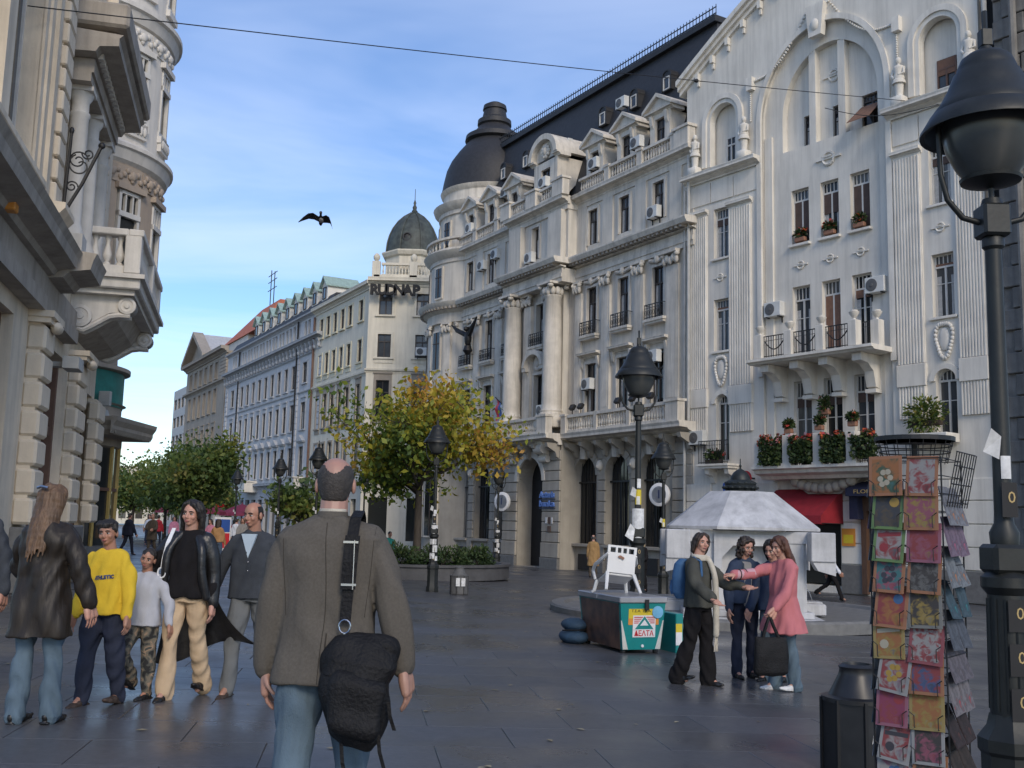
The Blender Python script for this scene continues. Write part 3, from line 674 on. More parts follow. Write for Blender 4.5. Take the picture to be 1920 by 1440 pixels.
h_ = MB(); h_.arch(-11.4, 10.35, .78, 1.0, -.85, -.3, .62, .85, seg=14); h_.box(-12.45, -12.1, -.8, -.3, 10.15, 10.36); h_.box(-10.7, -10.35, -.8, -.3, 10.15, 10.36)
for k in range(12): 
    a = 2 * math.pi * k / 12; h_.ell((-11.4 + .33 * math.cos(a), -.42, 10.55 + .3 * math.sin(a)), (.12, .1, .12), 7, 5)
h_.ell((-11.4, -.45, 10.55), (.2, .12, .24), 10, 8)
for sx in (-12.3, -10.5): h_.prism([(-.3, 9.2), (-.5, 9.5), (-.62, 10.15), (-.3, 10.15)], sx - .12, sx + .12, 'x')
h_.build('cartouche_hood', 'bank_trim', BK, 45)
# giant order
def capital(mb, c, y, w, z):
    mb.box(c - w * .62, c + w * .62, y - w * .3, y + .02, z + .5, z + .62)
    for k in range(-2, 3): mb.ell((c + k * w * .24, y - .1, z + .18 + (.1 if k % 2 else 0)), (w * .16, .1, .2), 6, 5)
    for sx in (-1, 1): mb.ell((c + sx * w * .55, y - .12, z + .42), (w * .17, .13, .12), 8, 6)
for c, w in ((-.85, .87), (-3.25, .66), (-5.85, .66), (-8.2, .5), (-14.3, .4), (-16.2, .66), (-18.8, .66), (-21.6, .8)):
    p = MB(); p.box(c - w / 2, c + w / 2, -.14, .02, 7.4, 13.68); p.box(c - w / 2 - .05, c + w / 2 + .05, -.2, .02, 6.62, 7.4); p.box(c - w / 2 - .03, c + w / 2 + .03, -.18, .02, 7.4, 7.6)
    p.box(c - w / 2 + .12, c + w / 2 - .12, -.155, -.12, 7.8, 13.4); capital(p, c, -.14, w, 13.68); p.build('pilaster', 'bank_trim', BK, 50)
for c in (-9.4, -13.35):
    p = MB(); y = -.85
    p.lathe([(.62, 7.55), (.62, 7.7), (.55, 7.74), (.58, 7.84), (.5, 7.92), (.49, 8.2), (.485, 10), (.46, 12), (.43, 13.6), (.47, 13.64), (.47, 13.7), (.43, 13.72)], c, y, 24); p.cbox(c - .64, c + .64, y - .64, y + .5, 7.0, 7.56, .02)
    for k in range(10):
        a = 2 * math.pi * k / 10; p.ell((c + .42 * math.cos(a), y + .42 * math.sin(a), 13.92), (.16, .16, .24), 6, 5)
    for sx in (-1, 1):
        for sy in (-1, 1): p.ell((c + sx * .48, y + sy * .48, 14.14), (.16, .16, .12), 8, 6)
    p.box(c - .62, c + .62, y - .62, y + .6, 14.24, 14.36); p.build('column', 'bank_trim', BK, 50)
    p = MB(); q = c + (.95 if c < -11 else -.95); p.box(q - .36, q + .36, -.55, -.34, 7.4, 13.68); capital(p, q, -.55, .72, 13.68); p.build('pilaster', 'bank_trim', BK, 50)
# entablature with modillions, attic cornice
for x0_, x1_, y in ((-8.6, .65, 0), (X0, -14.1, 0), (-14.35, -8.35, -.85)):
    e = MB(); e.box(x0_, x1_ - .1, y - .12, .3, 14.3, 14.52); e.box(x0_, x1_ - .1, y - .17, .3, 14.52, 14.72); e.box(x0_, x1_ - .1, y - .12, .3, 14.72, 15.0); e.mould([(p[0] + y, p[1]) for p in cornice_prof(15.0, .28, .1)], x0_, x1_)
    e.mould([(.3, 15.22), (y - .62, 15.22), (y - .66, 15.3), (y - .72, 15.42), (y - .72, 15.5), (.3, 15.56)], x0_, x1_ + .05); e.build('entablature', 'bank_trim', BK)
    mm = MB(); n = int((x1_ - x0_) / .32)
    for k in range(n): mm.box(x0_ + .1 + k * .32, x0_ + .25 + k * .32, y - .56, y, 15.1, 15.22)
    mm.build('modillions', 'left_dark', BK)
    e = MB(); e.mould([(p[0] + y * .75, p[1]) for p in cornice_prof(18.35, .5, .42)], x0_ + .05, x1_ - .02); e.box(x0_, x1_ - .1, y * .75 - .06, .2, 18.1, 18.35); e.build('attic_cornice', 'bank_trim', BK)
for c in (-.7, -3.25, -5.85, -8.1, -16.2, -18.8, -21.4): MB().box(c - .42, c + .42, -.08, .02, 15.6, 18.1).build('attic_pilaster', 'bank_stone', BK)
for c in (-9.35, -13.35): MB().box(c - .62, c + .62, -.9, -.58, 15.58, 18.12).build('attic_pilaster', 'bank_stone', BK)
pa = MB().cbox(-.2, .2, -.16, .16, 0, .85, .015).box(-.24, .24, -.2, .2, .74, .86).mesh('pedestal', 'bank_trim')
for a, b in ((-2.75, -.75), (-5.35, -3.2), (-8.0, -5.8), (-16.2, -14.5), (-18.8, -16.65), (-21.3, -19.25)):
    balustrade(BK, a, b, 18.77, .78, -.22, 'bank_trim', .2, .06); link('pedestal', pa, BK, (b + .22, -.22, 18.76))
balustrade(BK, -10.6, -9.3, 18.77, .78, -.95, 'bank_trim', .2, .06); balustrade(BK, -13.6, -12.1, 18.77, .78, -.95, 'bank_trim', .2, .06)
pb = MB().cbox(-.5, .5, -.22, .22, 0, .95, .02).box(-.56, .56, -.28, .28, .84, .96).mesh('pedestal', 'bank_trim')
for x, y in ((.05, -.2), (-8.75, -.95), (-11.35, -.95), (-14.05, -.95)): link('pedestal', pb, BK, (x, y, 18.75))
# mansard
ms = MB(); ms.hexa([(X0 - .5, .35, 18.7), (.4, .35, 18.7), (.4, 9, 18.7), (X0 - .5, 9, 18.7), (X0 + .5, 2.5, 25.7), (-.8, 2.5, 25.7), (-.8, 9, 25.7), (X0 + .5, 9, 25.7)])
ms.box(X0 + .3, -.7, 2.25, 9, 25.7, 26.0); ms.build('mansard_roof', 'slate', BK)
cr = MB(); cr.box(X0 + .4, -.8, 2.4, 2.44, 26.15, 26.19); cr.box(X0 + .4, -.8, 2.4, 2.44, 26.45, 26.49)
for k in range(92): cr.box(X0 + .4 + k * .235 - .012, X0 + .4 + k * .235 + .012, 2.4, 2.43, 26.0, 26.6)
cr.build('roof_cresting', 'iron', BK)
# dormers
dm = MB(); y = 0
dm.box(-.72, -.36, -.05, .5, 0, 2.3); dm.box(.36, .72, -.05, .5, 0, 2.3); dm.box(-.36, .36, -.05, .5, 2.1, 2.3); dm.box(-.36, .36, -.05, .5, 0, .72)
dm.prism([(-.05, 2.3), (2.3, 2.3), (.5, .3)], .7, .74, 'x'); dm.prism([(-.05, 2.3), (2.3, 2.3), (.5, .3)], -.74, -.7, 'x')
dm.mould(cornice_prof(2.3, .26, .2, .6), -.98, .98); dm.prism([(-1.0, 2.5), (1.0, 2.5), (0, 3.1)], -.12, .4)
for sx in (-1, 1): dm.hexa([(sx * 1.06, -.3, 2.46), (sx * 1.06, 2.2, 2.46), (0, 2.2, 3.08), (0, -.3, 3.08), (sx * 1.06, -.3, 2.62), (sx * 1.06, 2.2, 2.62), (0, 2.2, 3.26), (0, -.3, 3.26)])
for sx in (-.54, .54): dm.prism([(-.05, 1.7), (-.14, 1.85), (-.2, 2.3), (-.05, 2.3)], sx - .1, sx + .1, 'x')
dm = dm.mesh('dormer', 'bank_trim')
for c in (-2.05, -4.65, -7.25, -15.2, -17.9, -20.4):
    o = link('dormer', dm, BK, (c, .15, 18.8)); window(o, -.36, .36, .72, 2.1, .12, 'frame_dark', 'two')
dc = MB(); dc.box(-1.15, -.45, -.05, .5, 0, 2.4); dc.box(.45, 1.15, -.05, .5, 0, 2.4); dc.box(-.45, .45, -.05, .5, 2.0, 2.4); dc.box(-.45, .45, -.05, .5, 0, .6)
dc.mould(cornice_prof(2.4, .28, .22, .6), -1.45, -.9); dc.mould(cornice_prof(2.4, .28, .22, .6), .9, 1.45); dc.arch(0, 2.6, 1.1, 1.42, -.32, 2.2, .95, 1.25, seg=16); dc.prism([(1.15 * math.cos(math.pi * k / 14), 2.55 + 1.0 * math.sin(math.pi * k / 14)) for k in range(15)], 0, .1)
for k in range(10): a = 2 * math.pi * k / 10; dc.ell((.3 * math.cos(a), -.08, 2.95 + .3 * math.sin(a)), (.13, .1, .13), 7, 5)
dc.ell((0, -.1, 2.95), (.2, .15, .24), 10, 8); dc.prism([(-.05, 2.4), (2.3, 2.4), (.5, .3)], 1.12, 1.16, 'x'); dc.prism([(-.05, 2.4), (2.3, 2.4), (.5, .3)], -1.16, -1.12, 'x')
dc = dc.build('arched_dormer', 'bank_trim', BK, 45); dc.location = (-11.1, -.35, 19.0); window(dc, -.45, .45, .6, 2.0, .12, 'frame_dark', 'two')
ru = MB(); ru.box(-.3, .3, -.05, .5, 0, .7); ru.arch(0, .7, .001, .3, -.05, .5, .001, .3, seg=10); ru.box(-.36, -.3, -.1, .5, 0, .7); ru.box(.3, .36, -.1, .5, 0, .7); ru.arch(0, .7, .3, .38, -.1, .5, .3, .38, seg=10); ru = ru.mesh('roof_window', 'slate')
for c in (-3.3, -5.9, -8.6, -13.4, -16.4, -19.0):
    o = link('roof_window', ru, BK, (c, 1.55, 23.0)); window(o, -.24, .24, .05, .7, -.07, 'frame_white', 'single')
MB().tube([(.35, -.2, 6.5), (.35, -.2, 18.3)], .07, 8).build('downpipe', 'pipe', BK, 40)
# round corner tower
RX, RY = -23.1, 3.05
def ring(prof, m, name, seg=40): return MB().lathe(prof, RX, RY, seg).build(name, m, BK, 35)
ring([(3.95, 0), (3.95, .6), (3.85, .62), (3.85, 6.1)], 'bank_base', 'tower_base')
ring([(3.8, 6.1), (4.4, 6.3), (4.65, 6.6), (4.65, 6.65), (3.8, 6.65), (3.8, 14.3), (3.95, 14.32), (3.95, 14.9), (4.1, 15.0), (4.45, 15.25), (4.55, 15.5), (3.8, 15.56)], 'bank_stone', 'tower_wall')
ring([(3.8, 15.5), (3.8, 18.1), (3.88, 18.12), (3.88, 18.35), (4.2, 18.6), (4.3, 18.78), (2.7, 18.8)], 'bank_stone', 'tower_attic')
ring([(3.3, 18.8), (3.3, 21.3), (3.42, 21.35), (3.42, 21.6), (3.7, 21.8), (3.8, 22.05), (3.15, 22.1), (3.15, 22.9), (3.3, 23.0), (3.38, 23.2), (2.6, 23.25)], 'bank_trim', 'tower_drum')
ring([(3.35, 23.2), (3.3, 23.4), (3.2, 24.0), (3.05, 24.7), (2.75, 25.4), (2.35, 26.0), (1.95, 26.5), (1.65, 26.85), (1.9, 26.95), (1.85, 27.25), (1.3, 27.6), (1.0, 28.0), (1.12, 28.1), (1.1, 28.4), (.82, 28.6), (.72, 29.1), (.8, 29.15), (.74, 29.45), (.4, 29.65), (0, 29.7)], 'slate', 'tower_dome')
b_ = MB()
for k in range(26):
    a = math.pi * .75 + math.pi * .9 * k / 26
    i0 = len(b_.v); b_.lathe(baluster_prof(.55, .07), RX + 4.0 * math.cos(a), RY + 4.0 * math.sin(a), 6)
    for j in range(i0, len(b_.v)): b_.v[j] = (b_.v[j][0], b_.v[j][1], b_.v[j][2] + 18.95)
b_.lathe([(3.86, 18.78), (4.12, 18.78), (4.12, 18.95), (3.86, 18.95)], RX, RY, 30, math.pi * .7, math.pi * 1.7); b_.lathe([(3.84, 19.5), (4.15, 19.5), (4.15, 19.64), (3.84, 19.64), (3.84, 19.5)], RX, RY, 30, math.pi * .7, math.pi * 1.7)
b_.build('tower_balustrade', 'bank_trim', BK, 40)
for ang in (-172, -143, -114, -85):
    for z0_, z1_, hw, r_ in ((7.5, 10.0, .38, 3.82), (11.5, 13.8, .36, 3.82), (16.0, 17.85, .34, 3.82), (19.3, 20.9, .3, 3.32), (1.4, 5.2, .6, 3.88)):
        a = R_(ang); o = link('window', MB().box(-hw - .1, hw + .1, -.06, .3, -.1, z1_ - z0_ + .1).mesh('window', 'bank_trim'), BK, (RX + r_ * math.cos(a), RY + r_ * math.sin(a), z0_), a + math.pi / 2)
        MB().add([(-hw, -.07, 0), (hw, -.07, 0), (hw, -.07, z1_ - z0_), (-hw, -.07, z1_ - z0_)], [(0, 1, 2, 3)]).build('pane', 'glass', o)
        fr = MB(); fr.box(-.03, .03, -.1, -.07, 0, z1_ - z0_); fr.box(-hw, hw, -.1, -.07, (z1_ - z0_) * .68, (z1_ - z0_) * .68 + .06); fr.build('frame', 'frame_dark', o)
for ang in (-186, -157, -128, -99, -70):
    a = R_(ang); p = MB(); p.box(-.3, .3, -.12, .2, 7.0, 13.7); capital(p, 0, -.12, .6, 13.68); o = p.build('pilaster', 'bank_trim', BK, 50); o.location = (RX + 3.78 * math.cos(a), RY + 3.78 * math.sin(a), 0); o.rotation_euler.z = a + math.pi / 2
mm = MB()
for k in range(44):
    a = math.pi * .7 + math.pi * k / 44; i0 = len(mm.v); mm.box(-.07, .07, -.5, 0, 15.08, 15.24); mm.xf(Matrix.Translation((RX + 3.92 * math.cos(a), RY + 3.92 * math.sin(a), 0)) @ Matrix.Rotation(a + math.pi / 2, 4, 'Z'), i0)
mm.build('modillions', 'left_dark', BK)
dd = MB(); dd.box(-.5, .5, -.25, .8, 0, 1.5); dd.prism([(-.65, 1.5), (.65, 1.5), (.5, 1.75), (0, 1.95), (-.5, 1.75)], -.35, .8); a = R_(-172); o = dd.build('dome_dormer', 'slate', BK); o.location = (RX + 3.1 * math.cos(a), RY + 3.1 * math.sin(a), 23.4); o.rotation_euler.z = a + math.pi / 2
window(o, -.25, .25, .2, 1.2, -.26, 'frame_white', 'single')
# dark sculpture of an eagle-like bird on the facade
sc = MB(); sc.ell((0, -.3, 0), (.24, .22, .5), 10, 8); sc.ell((0, -.45, .55), (.13, .16, .15), 8, 6)
for sx in (-1, 1): sc.tube([(sx * .15, -.3, .2), (sx * .9, -.5, .55), (sx * 1.6, -.6, 1.0)], [.16, .14, .04], 6)
sc.lathe([(.1, -1.0), (.3, -.75), (.2, -.45)], 0, -.3, 8)
o = sc.build('facade_sculpture', 'iron', BK, 50); o.location = (-19.3, -.15, 13.0)
# ================================================================ corner house with the dome and the roof sign
RD = building('corner_house', 'cream corner house with green ribbed dome and letters along its roof edge', (-10.25, 76, -0.4), 28.8)
def rot_new(i0, parent, ang, off=(0, 0)):
    M = Matrix.Translation((off[0], off[1], 0)) @ Matrix.Rotation(ang, 4, 'Z')
    for o in LOG[i0:]:
        if o.parent is parent: o.location = M @ Vector(o.location); o.rotation_euler.z += ang
def trim(parent, x0, x1, z0, z1, y, m, t=.14, sill=.3, head=0.0):
    s = MB(); s.box(x0 - t, x0, y - .06, y + .02, z0, z1 + t); s.box(x1, x1 + t, y - .06, y + .02, z0, z1 + t); s.box(x0, x1, y - .06, y + .02, z1, z1 + t); s.box(x0 - t - .08, x1 + t + .08, y - .16, y + .02, z0 - .12, z0)
    if sill: s.box(x0 - t, x1 + t, y - .05, y + .02, z0 - .12 - sill, z0 - .12)
    if head: s.box(x0 - t - .05, x1 + t + .05, y - .12, y + .02, z1 + t + head, z1 + t + head + .12); s.box(x0 - t, x1 + t, y - .04, y + .02, z1 + t, z1 + t + head)
    return s.build('window_surround', m, parent)
RU = [-12.45, -10.75, -9.0, -7.25, -5.5, -3.05]
ROWS = [(17.2, 18.85), (14.0, 15.75), (9.5, 12.3), (5.9, 8.2)]
w_ = MB(); o_ = [(u - .42, u + .42, a, b) for u in RU for a, b in ROWS] + [(u - .55, u + .55, .6, 3.6) for u in RU]
w_.wall(-14.2, -.9, 0, 19.6, o_, 0, .3); w_.build('wall', 'cream', RD)
for u in RU:
    for i, (a, b) in enumerate(ROWS):
        window(RD, u - .42, u + .42, a, b, .1, 'frame_dark', 'two', fw=.07); trim(RD, u - .42, u + .42, a, b, 0, 'cream_trim' if i < 2 else 'brown_trim', .16, .35 if i else 0, .3 if i == 2 else 0)
    MB().add([(u - .55, .25, .6), (u + .55, .25, .6), (u + .55, .25, 3.6), (u - .55, .25, 3.6)], [(0, 1, 2, 3)]).build('shop_window', 'glass_shop', RD)
for q_ in ((19.4, .5, .6), (12.85, .18, .3), (4.6, .35, .5)): MB().mould(cornice_prof(*q_), -14.25, -.85).build('cornice', 'cream', RD)
MB().box(-14.2, -.9, .35, 8, 0, 19.5).build('inner_body', 'dark_void', RD)
MB().hexa([(-14.2, .2, 19.9), (-.9, .2, 19.9), (-.9, 8, 19.9), (-14.2, 8, 19.9), (-14.2, 3, 21.6), (-2, 3, 21.6), (-2, 8, 21.6), (-14.2, 8, 21.6)]).build('roof', 'slate', RD)
MB().tube([(-14.15, -.12, .3), (-14.15, -.12, 19.3)], .1, 8).build('downpipe', 'frame_brown', RD, 40)
i0 = len(LOG)
FX0, FX1 = -.55, 5.6
FW = [(.22, 1.2), (3.0, 4.05)]
w_ = MB(); o_ = [(a, b, c, d) for a, b in FW for c, d in ROWS[:3] + [(5.6, 8.2)]] + [(a - .2, b + .2, .6, 3.7) for a, b in FW]
w_.wall(FX0, FX1, 0, 19.6, o_, 0, .3); w_.build('wall', 'cream', RD)
for i, (a, b) in enumerate(FW):
    for k, (c, d) in enumerate(ROWS[:3] + [(5.6, 8.2)]):
        window(RD, a, b, c, d, .12, 'frame_dark', 'two', fw=.07); trim(RD, a, b, c, d, 0, 'cream' if k < 2 else 'brown_trim', .18, .3 if k else 0, .3 if k == 2 else 0)
    MB().add([(a - .2, .25, .6), (b + .2, .25, .6), (b + .2, .25, 3.7), (a - .2, .25, 3.7)], [(0, 1, 2, 3)]).build('shop_window', 'glass_shop', RD)
for q_ in ((19.4, .5, .6), (12.85, .18, .3), (4.6, .35, .5)): MB().mould(cornice_prof(*q_), FX0 - .1, FX1).build('cornice', 'cream', RD)
MB().box(FX0, FX1, .35, 8, 0, 19.5).build('inner_body', 'dark_void', RD)
for a, b in ((.25, 2.4), (2.9, 5.2)): balustrade(RD, a, b, 20.2, 1.05, .35, 'cream', .22, .075)
MB().box(-.3, 5.5, .15, 6, 19.9, 20.3).build('parapet', 'cream', RD)
pd_ = MB().cbox(-.3, .3, -.2, .2, 0, 1.35, .02).lathe([(.1, 1.35), (.24, 1.55), (.26, 1.75), (.12, 1.95), (0, 2.0)], 0, 0, 10).mesh('pedestal', 'cream', 40)
for x in (-.15, 2.65, 5.5): link('pedestal', pd_, RD, (x, .35, 20.0))
dr = MB(); dr.lathe([(2.15, 20.2), (2.15, 22.0), (2.35, 22.1), (2.5, 22.35), (2.5, 22.45), (2.1, 22.5)], 2.3, 2.9, 8, rot=R_(22.5)); dr.build('dome_drum', 'cream', RD)
do_ = MB(); prof = [(2.12, 22.45), (2.1, 22.8), (2.05, 23.3), (1.9, 23.9), (1.65, 24.5), (1.25, 25.1), (.8, 25.55), (.35, 25.85), (.22, 25.95)]
do_.lathe(prof, 2.3, 2.9, 24)
for k in range(8):
    a = math.pi / 8 + k * math.pi / 4; do_.tube([(2.3 + (r + .03) * math.cos(a), 2.9 + (r + .03) * math.sin(a), z) for r, z in prof], .07, 5)
do_.lathe([(.2, 25.9), (.24, 26.1), (.14, 26.2), (.18, 26.4), (.08, 26.6), (.12, 26.75), (.03, 27.0), (.02, 27.9)], 2.3, 2.9, 10); do_.build('dome', 'dome_copper', RD, 40)
om = MB(); om.tube([(.3 * math.cos(t), 0, .3 * math.sin(t)) for t in np.linspace(0, 2 * math.pi, 13)], .07, 5); om.ell((0, .05, 0), (.25, .05, .25), 10, 5)
om = om.build('dome_oculus', 'slate', RD, 50); om.location = (2.0, .92, 23.5)
# roof letters: real letters on a rail
for i, ch in enumerate('RUDNAP'):
    text_mb(MB(), ch, 1.05, -.1 + i * .62, -.75, 18.92, .12, bold=.05).build('letter', 'dark_void', RD)
rot_new(i0, RD, R_(90 - 28.8))
# ================================================================ long pale blue house with dormers
BL = building('blue_house', 'long pale blue grey house with row of white dormers on dark roof', (-16.0, 86.7, -0.3), 28.8)
UC = [-8.0 - 2.27 * k for k in range(9)]; UE = [-4.7, -30.1]
w_ = MB(); RW = [(13.5, 15.65), (9.7, 12.1), (5.7, 8.2)]
o_ = [(u - .5, u + .5, a, b) for u in UC for a, b in RW] + [(u - .6, u + .6, a + (.3 if i == 0 else 0), b) for u in UE for i, (a, b) in enumerate(RW)]
o_ += [(u - .35 + d, u + .35 + d, 18.0, 19.4) for u in UC + UE for d in (-.5, .5)] + [(u - .8, u + .8, .4, 3.7) for u in UC + UE]
w_.wall(-33.2, -.05, 0, 19.8, o_, 0, .3); w_.build('wall', 'blue_plaster', BL)
MB().box(-33.2, -.1, .4, 9, 0, 19.8).build('inner_body', 'dark_void', BL)
for x0_, x1_ in ((-7.2, -6.4), (-1.6, -.06), (-33.2, -32.4), (-28.4, -27.4)):
    qm = MB().box(x0_, x1_, -.1, .02, 0, .48).mesh('quoin', 'blue_plaster')
    for k in range(22): link('quoin', qm, BL, (0, 0, 5.6 + k * .53))
for u in UC + UE:
    hw = .5 if u in UC else .6
    for i, (a, b) in enumerate(RW):
        a2 = a + (.3 if u in UE and i == 0 else 0)
        window(BL, u - hw, u + hw, a2, b, .1, 'frame_dark', 'two', fw=.08); trim(BL, u - hw, u + hw, a2, b, 0, 'blue_trim', .14, 0, .25 if i else 0)
        if i == 2:
            p_ = MB(); p_.prism([(u - hw - .4, b + .45), (u + hw + .4, b + .45), (u, b + 1.0)], -.3, .02); p_.box(u - hw - .3, u + hw + .3, -.22, .02, b + .34, b + .45); p_.build('pediment', 'blue_trim', BL)
    for d in (-.5, .5): window(BL, u - .35 + d, u + .35 + d, 18.0, 19.4, .15, 'frame_white', 'single')
    MB().add([(u - .8, .25, .4), (u + .8, .25, .4), (u + .8, .25, 3.7), (u - .8, .25, 3.7)], [(0, 1, 2, 3)]).build('shop_window', 'glass_shop', BL)
for q_ in ((17.2, .7, .5), (16.2, .15, .2), (19.6, .4, .3), (12.9, .12, .2), (4.7, .5, .5)): MB().mould(cornice_prof(*q_), -33.3, .05).build('cornice', 'blue_trim', BL)
cs = MB().prism([(.02, 16.35), (-.2, 16.45), (-.45, 17.2), (.02, 17.2)], -.14, .14, 'x').ell((0, -.25, 16.6), (.18, .16, .22), 7, 5).mesh('console', 'blue_trim', 40)
for k in range(30): link('console', cs, BL, (-.5 - k * 1.12, 0, 0))
MB().hexa([(-33.3, .1, 19.9), (.05, .1, 19.9), (.05, 9, 19.9), (-33.3, 9, 19.9), (-33.3, .9, 21.2), (.05, .9, 21.2), (.05, 9, 21.8), (-33.3, 9, 21.8)]).build('roof', 'slate', BL)
dm2 = MB(); dm2.box(-.75, .75, 0, 3, 0, 1.4); dm2.prism([(-.75, 1.4), (.75, 1.4), (0, 2.1)], 0, 3); dm2 = dm2.mesh('dormer', 'white_trim')
rf2 = MB()
for sx in (-1, 1): rf2.hexa([(sx * .95, -.25, 1.2), (sx * .95, 3, 1.2), (0, 3, 2.1), (0, -.25, 2.1), (sx * .95, -.25, 1.32), (sx * .95, 3, 1.32), (0, 3, 2.24), (0, -.25, 2.24)])
rf2 = rf2.mesh('dormer_roof', 'copper_green')
for k in range(9):
    o = link('dormer', dm2, BL, (-2.6 - k * 2.75, .75, 20.9)); link('dormer_roof', rf2, o); window(o, -.4, .4, .15, 1.2, -.05, 'frame_dark', 'single')
by = MB(); by.box(-22, -18.2, -1.3, 0, 4.4, 5.4); by.mould(cornice_prof(5.3, 1.5, .2), -22.1, -18.1); by.build('oriel_balcony', 'white_trim', BL)
by = MB(); by.box(-5.9, -3.2, -1.0, 0, 4.5, 5.4); by.mould(cornice_prof(5.3, 1.2, .2), -6, -3.1); by.build('oriel_balcony', 'white_trim', BL)
for x_ in (-6.9, -27.6): MB().tube([(x_, -.15, 4), (x_, -.15, 19.6)], .09, 6).build('downpipe', 'iron', BL)
# ================================================================ brown stone house with pediment
BR = building('brown_house', 'brown stone house with steep triangular pediment beyond the blue house', (-30.85, 115, -0.2), 28.8)
w_ = MB(); ub = [-9.5, -12.3, -15.1, -17.9, -20.7, -23.5]
o_ = [(u - .6, u + .6, a, b) for u in ub for a, b in ((18.2, 20.2), (14.2, 17.0), (9.6, 12.4), (5.5, 8))]
w_.wall(-26.2, -4.4, 0, 21.0, o_, 0, .4); w_.add([(-4.4, 0, 0), (-4.4, 10, 0), (-4.4, 10, 21), (-4.4, 0, 21)], [(0, 1, 2, 3)])
w_.box(-4.9, 1.0, .6, 10, 0, 20.0); w_.build('wall', 'brown_stone', BR); MB().box(-26.1, -4.6, .5, 9, 0, 20.9).build('inner_body', 'dark_void', BR)
for u in ub:
    for i, (a, b) in enumerate(((18.2, 20.2), (14.2, 17.0), (9.6, 12.4), (5.5, 8))): window(BR, u - .6, u + .6, a, b, .25, 'frame_dark', 'two', fw=.09); trim(BR, u - .6, u + .6, a, b, 0, 'brown_trim', .2, 0, .3 if i == 2 else 0)
    q = MB(); q.box(u - 1, u + 1, -.9, .02, 8.9, 9.15); q.box(u - .95, u + .95, -.85, -.75, 9.15, 9.9); q.box(u - .95, u - .85, -.85, 0, 9.15, 9.9); q.box(u + .85, u + .95, -.85, 0, 9.15, 9.9); q.build('balcony', 'brown_stone', BR)
for q_ in ((20.7, .9, .8), (17.4, .4, .4), (8.5, .3, .3)): MB().mould(cornice_prof(*q_), -26.5, -4.1).build('cornice', 'brown_stone', BR)
pv = MB()
for k in range(7): pv.box(-7.4, -4.3, -.14, .02, 17.9 + k * .4, 17.9 + k * .4 + .34)
pv.box(-7.2, -4.35, -.12, .02, 8.8, 17.3); pv.build('corner_pier', 'brown_stone', BR)
p_ = MB(); p_.prism([(-26.5, 21.5), (-14.5, 21.5), (-20.5, 25.0)], .2, .4); 
for sx in (-1, 1): p_.hexa([(-20.5 + sx * 6.3, -.8, 21.4), (-20.5 + sx * 6.3, .5, 21.4), (-20.5, .5, 24.9), (-20.5, -.8, 24.9), (-20.5 + sx * 6.3, -.8, 21.9), (-20.5 + sx * 6.3, .5, 21.9), (-20.5, .5, 25.5), (-20.5, -.8, 25.5)])
p_.build('pediment', 'brown_stone', BR)
MB().prism([(-26.5, 21.5), (-14.5, 21.5), (-20.5, 25.3)], .5, 9).build('gable_roof', 'roof_lead', BR)
MB().box(-14, -1.5, 1.5, 9, 21.0, 22.6).build('attic_storey', 'tower_white', BR)
MB().hexa([(-13.4, 1.3, 22.6), (2, 1.3, 22.6), (2, 9.5, 22.6), (-13.4, 9.5, 22.6), (-5.5, 4, 26.4), (2, 4, 26.4), (2, 5, 26.4), (-5.5, 5, 26.4)]).build('red_roof', 'roof_red', BR)
an = MB(); an.tube([(-4, 4.5, 26), (-4, 4.5, 31)], .06, 5); an.tube([(-2.6, 4.5, 26), (-2.6, 4.5, 30.6)], .06, 5)
for z in (28.6, 29.6, 30.4): an.box(-5.2, -1.6, 4.47, 4.53, z, z + .07)
an.build('aerial', 'iron', BR)
MO = thing('modern_office_block', 'pale modern block with gridded windows at the far end of street', 'building', (-58.5, 181, 0), R_(28.8 - 90))
w_ = MB(); o_ = [(-12 + 3 * k + .4, -12 + 3 * k + 2.6, 3.2 * j + .9, 3.2 * j + 2.7) for k in range(3, 8) for j in range(7)]; w_.wall(-3, 12, 0, 23.5, o_, 0, .3); w_.box(-3, 12, .5, 10, 0, 23.4); w_.build('wall', 'roof_lead', MO)
for a, b, c_, d in o_: window(MO, a, b, c_, d, .2, 'frame_dark', 'two', fw=.1)
FE = thing('street_end_house', 'low pale house closing the far end of street behind trees', 'building', (-71, 200, 0), 0)
w_ = MB(); o_ = [(-13 + 3.2 * k, -11.6 + 3.2 * k, 3.4 * j + 1, 3.4 * j + 3) for k in range(8) for j in range(3)]; w_.wall(-14, 14, 0, 11, o_, 0, .3); w_.box(-14, 14, .5, 10, 0, 11); w_.build('wall', 'cream', FE)
for a, b, c_, d in o_: window(FE, a, b, c_, d, .2, 'frame_dark', 'two', fw=.1)
# ================================================================ old stone house at the right edge
OS = building('old_stone_house', 'weathered dark stone house at right edge beside white gabled house', (7.458, 44, -0.6), 36.8)
MB().box(13.95, 24, .0, 9, 0, 30).build('wall', 'old_grey', OS)
MB().box(13.46, 13.93, .5, 9, 0, 24).build('gap_filler', 'dark_void', OS)
SB = [MB().cbox(0, w, -.12, .02, 0, .66, .025).mesh('stone_block', 'old_grey') for w in (.85, 1.25, 1.05)]
for j in range(41):
    x = 13.97 + (.3 if j % 2 else 0)
    for k in range(3): link('stone_block', SB[(j + k) % 3], OS, (x, -.01, .3 + j * .7)); x += (.85, 1.25, 1.05)[(j + k) % 3] + .05
MB().tube([(13.7, -.1, .2), (13.7, -.1, 24)], .09, 8).build('downpipe', 'pipe', OS, 40)
MB().tube([(14.75, -.32, .2), (14.75, -.32, 26)], .12, 8).build('drain_pipe', 'old_grey', OS, 40)
